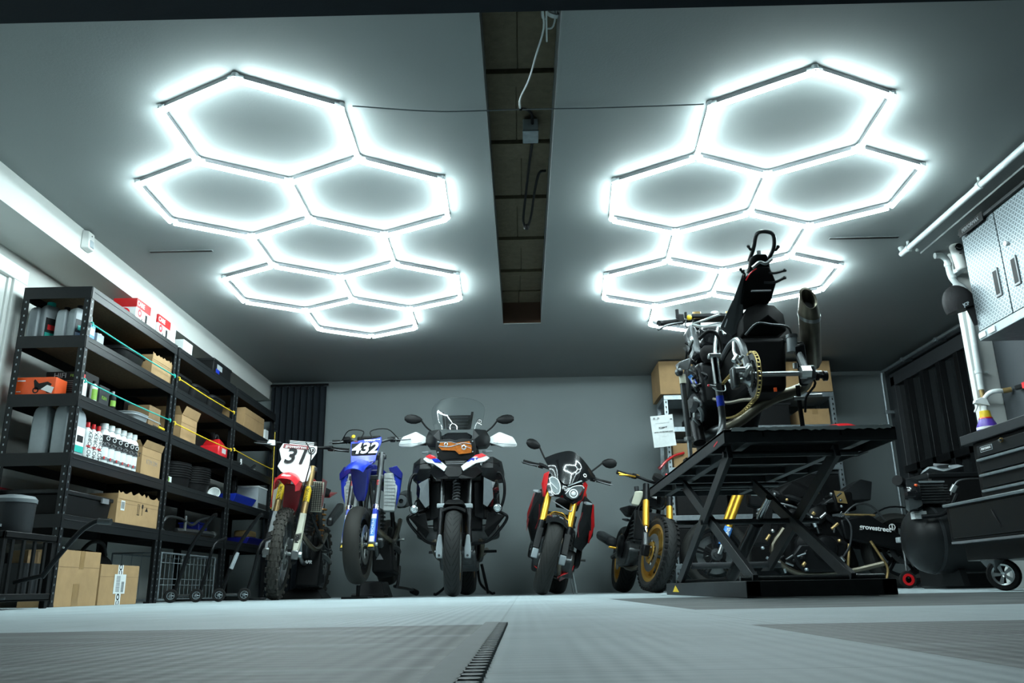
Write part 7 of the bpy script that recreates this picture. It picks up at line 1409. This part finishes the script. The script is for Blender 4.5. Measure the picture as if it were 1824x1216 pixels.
pl = MB().bb(CX-.024, CX-.020, 4.45, 4.72, ZT-.02, ZT+.035).build('name_plate', 'black_plastic', r); text('PERFORMAX', .034, (CX-.0255, 4.585, ZT+.008), (0, -1, 0), ZU, 'mid_grey', pl, depth=.001)
for y in (4.70, 4.60): MB().bb(CX-.012, CX-.004, y-.035, y+.035, ZB-.045, ZB-.012).build('label', 'white_plastic', r, bevel=.004)
# cap hanging on the cabinet's corner
r = thing('baseball_cap', 'black baseball cap with white letters hung on the end of the wall cabinet', 'cap', (2.80, 4.85, 1.75))
cc = V((2.735, 4.83, 1.68)); dm = MB(); Rm = Matrix.Rotation(math.radians(-14), 3, 'Y')
R = []
for k in range(1, 9):
    t_ = PI/2*k/8*1.18; R.append([cc+Rm @ V((-.02+.098*math.sin(t_)*math.cos(q)*1.0, .075*math.sin(t_)*math.sin(q), .122*math.cos(t_)*1.05)) for q in [2*PI*i/24 for i in range(24)]])
dm.rings(R); crown = dm.build('crown', 'leather', r)
bg = [[cc+Rm @ V((x*1.15, -.07, -.02)) + V((.035+.006*j, -.012*j+.02, -.050*j+.02)) for j in range(4)] for i, x in enumerate((-.055, -.02, .02, .055))]
MB().sheet(bg, .004, 3).build('brim', 'leather', r); text('JCP', .027, cc+V((-.03, -.088, -.03)), (1, 0, .45), (-.45, 0, 1), 'jug_grey', crown, depth=.003, bold=.001)
MB().ball(cc+Rm @ V((-.02, 0, .106)), .006, 8).build('button', 'leather', r); MB().cyl((2.80, 4.74, 1.78), (2.80, 4.80, 1.78), .006).build('hook', 'dark_steel', r)

# ================= cables in the ceiling recess =================
r = thing('junction_box', 'grey junction box fixed in the ceiling recess', 'junction box', (.10, 3.86, 2.40)); MB().bb(.045, .125, 3.80, 3.92, 2.335, 2.405).build('box', 'jug_grey', r, bevel=.006); MB().bb(.043, .127, 3.798, 3.922, 2.328, 2.337).build('lid', 'galvanised', r, bevel=.003)
r = thing('power_cable', 'black power cable running through the junction box in the recess', 'cable', (.09, 3.6, 2.38)); MB().tube([(.035, 3.44, 2.235), (.06, 3.55, 2.30), (.09, 3.70, 2.37), (.095, 3.80, 2.375)], .0075, 8).build('upper_cable', 'black_plastic', r); MB().tube([(.10, 3.92, 2.37), (.085, 4.2, 2.385), (.06, 4.6, 2.35), (.045, 4.75, 2.26), (.07, 4.78, 2.24), (.095, 4.70, 2.28), (.115, 4.5, 2.34), (.14, 4.35, 2.38), (.18, 4.34, 2.39)], .0075, 8).build('looped_cable', 'black_plastic', r); MB().ball((.065, 4.78, 2.235), .02, 10).build('knot', 'black_plastic', r)
for x0, x1, lab, y1 in ((.030, -.745, 'thin white cable from the recess to the left hexagon light', 3.33), (.035, .885, 'thin white cable from the recess to the right hexagon light', 3.38)):
    q = thing('light_cable', lab, 'cable', (x0, 3.44, 2.225), 'thin white light cables'); MB().tube([(x0, 3.44, 2.232), ((x0+x1)*.5, 3.41, 2.212), (x1, y1, 2.20)], .003, 6, 8).build('cable', 'jug_dark', q); MB().cyl((x0-.004, 3.44, 2.232), (x0+.004, 3.44, 2.232), .006).build('tie', 'black_plastic', q)
r = thing('white_cable_coil', 'white cable and coil hanging from the front of the ceiling recess', 'cable', (.16, 2.78, 2.33)); MB().tube([(.145, 2.74, 2.36), (.125, 2.80, 2.30), (.13, 2.90, 2.27), (.10, 3.05, 2.25), (.07, 3.22, 2.245), (.03, 3.36, 2.24), (.03, 3.44, 2.235)], .0045, 6).build('cable', 'pipe_white', r)
MB().tube([(.15, 2.74, 2.36), (.14, 2.82, 2.29), (.145, 2.98, 2.265)], .004, 6).build('loose_end', 'pipe_white', r); MB().lathe([(.012, -.008), (.026, -.008), (.026, .008), (.012, .008)], (.168, 2.87, 2.315), (.3, -.8, .5), 20).build('coil', 'white_plastic', r); MB().tube([(.14, 2.88, 2.30), (.125, 2.86, 2.29), (.125, 2.84, 2.32), (.15, 2.83, 2.36), (.18, 2.84, 2.33), (.17, 2.90, 2.28), (.14, 2.91, 2.275)], .004, 6).build('loop', 'pipe_white', r)
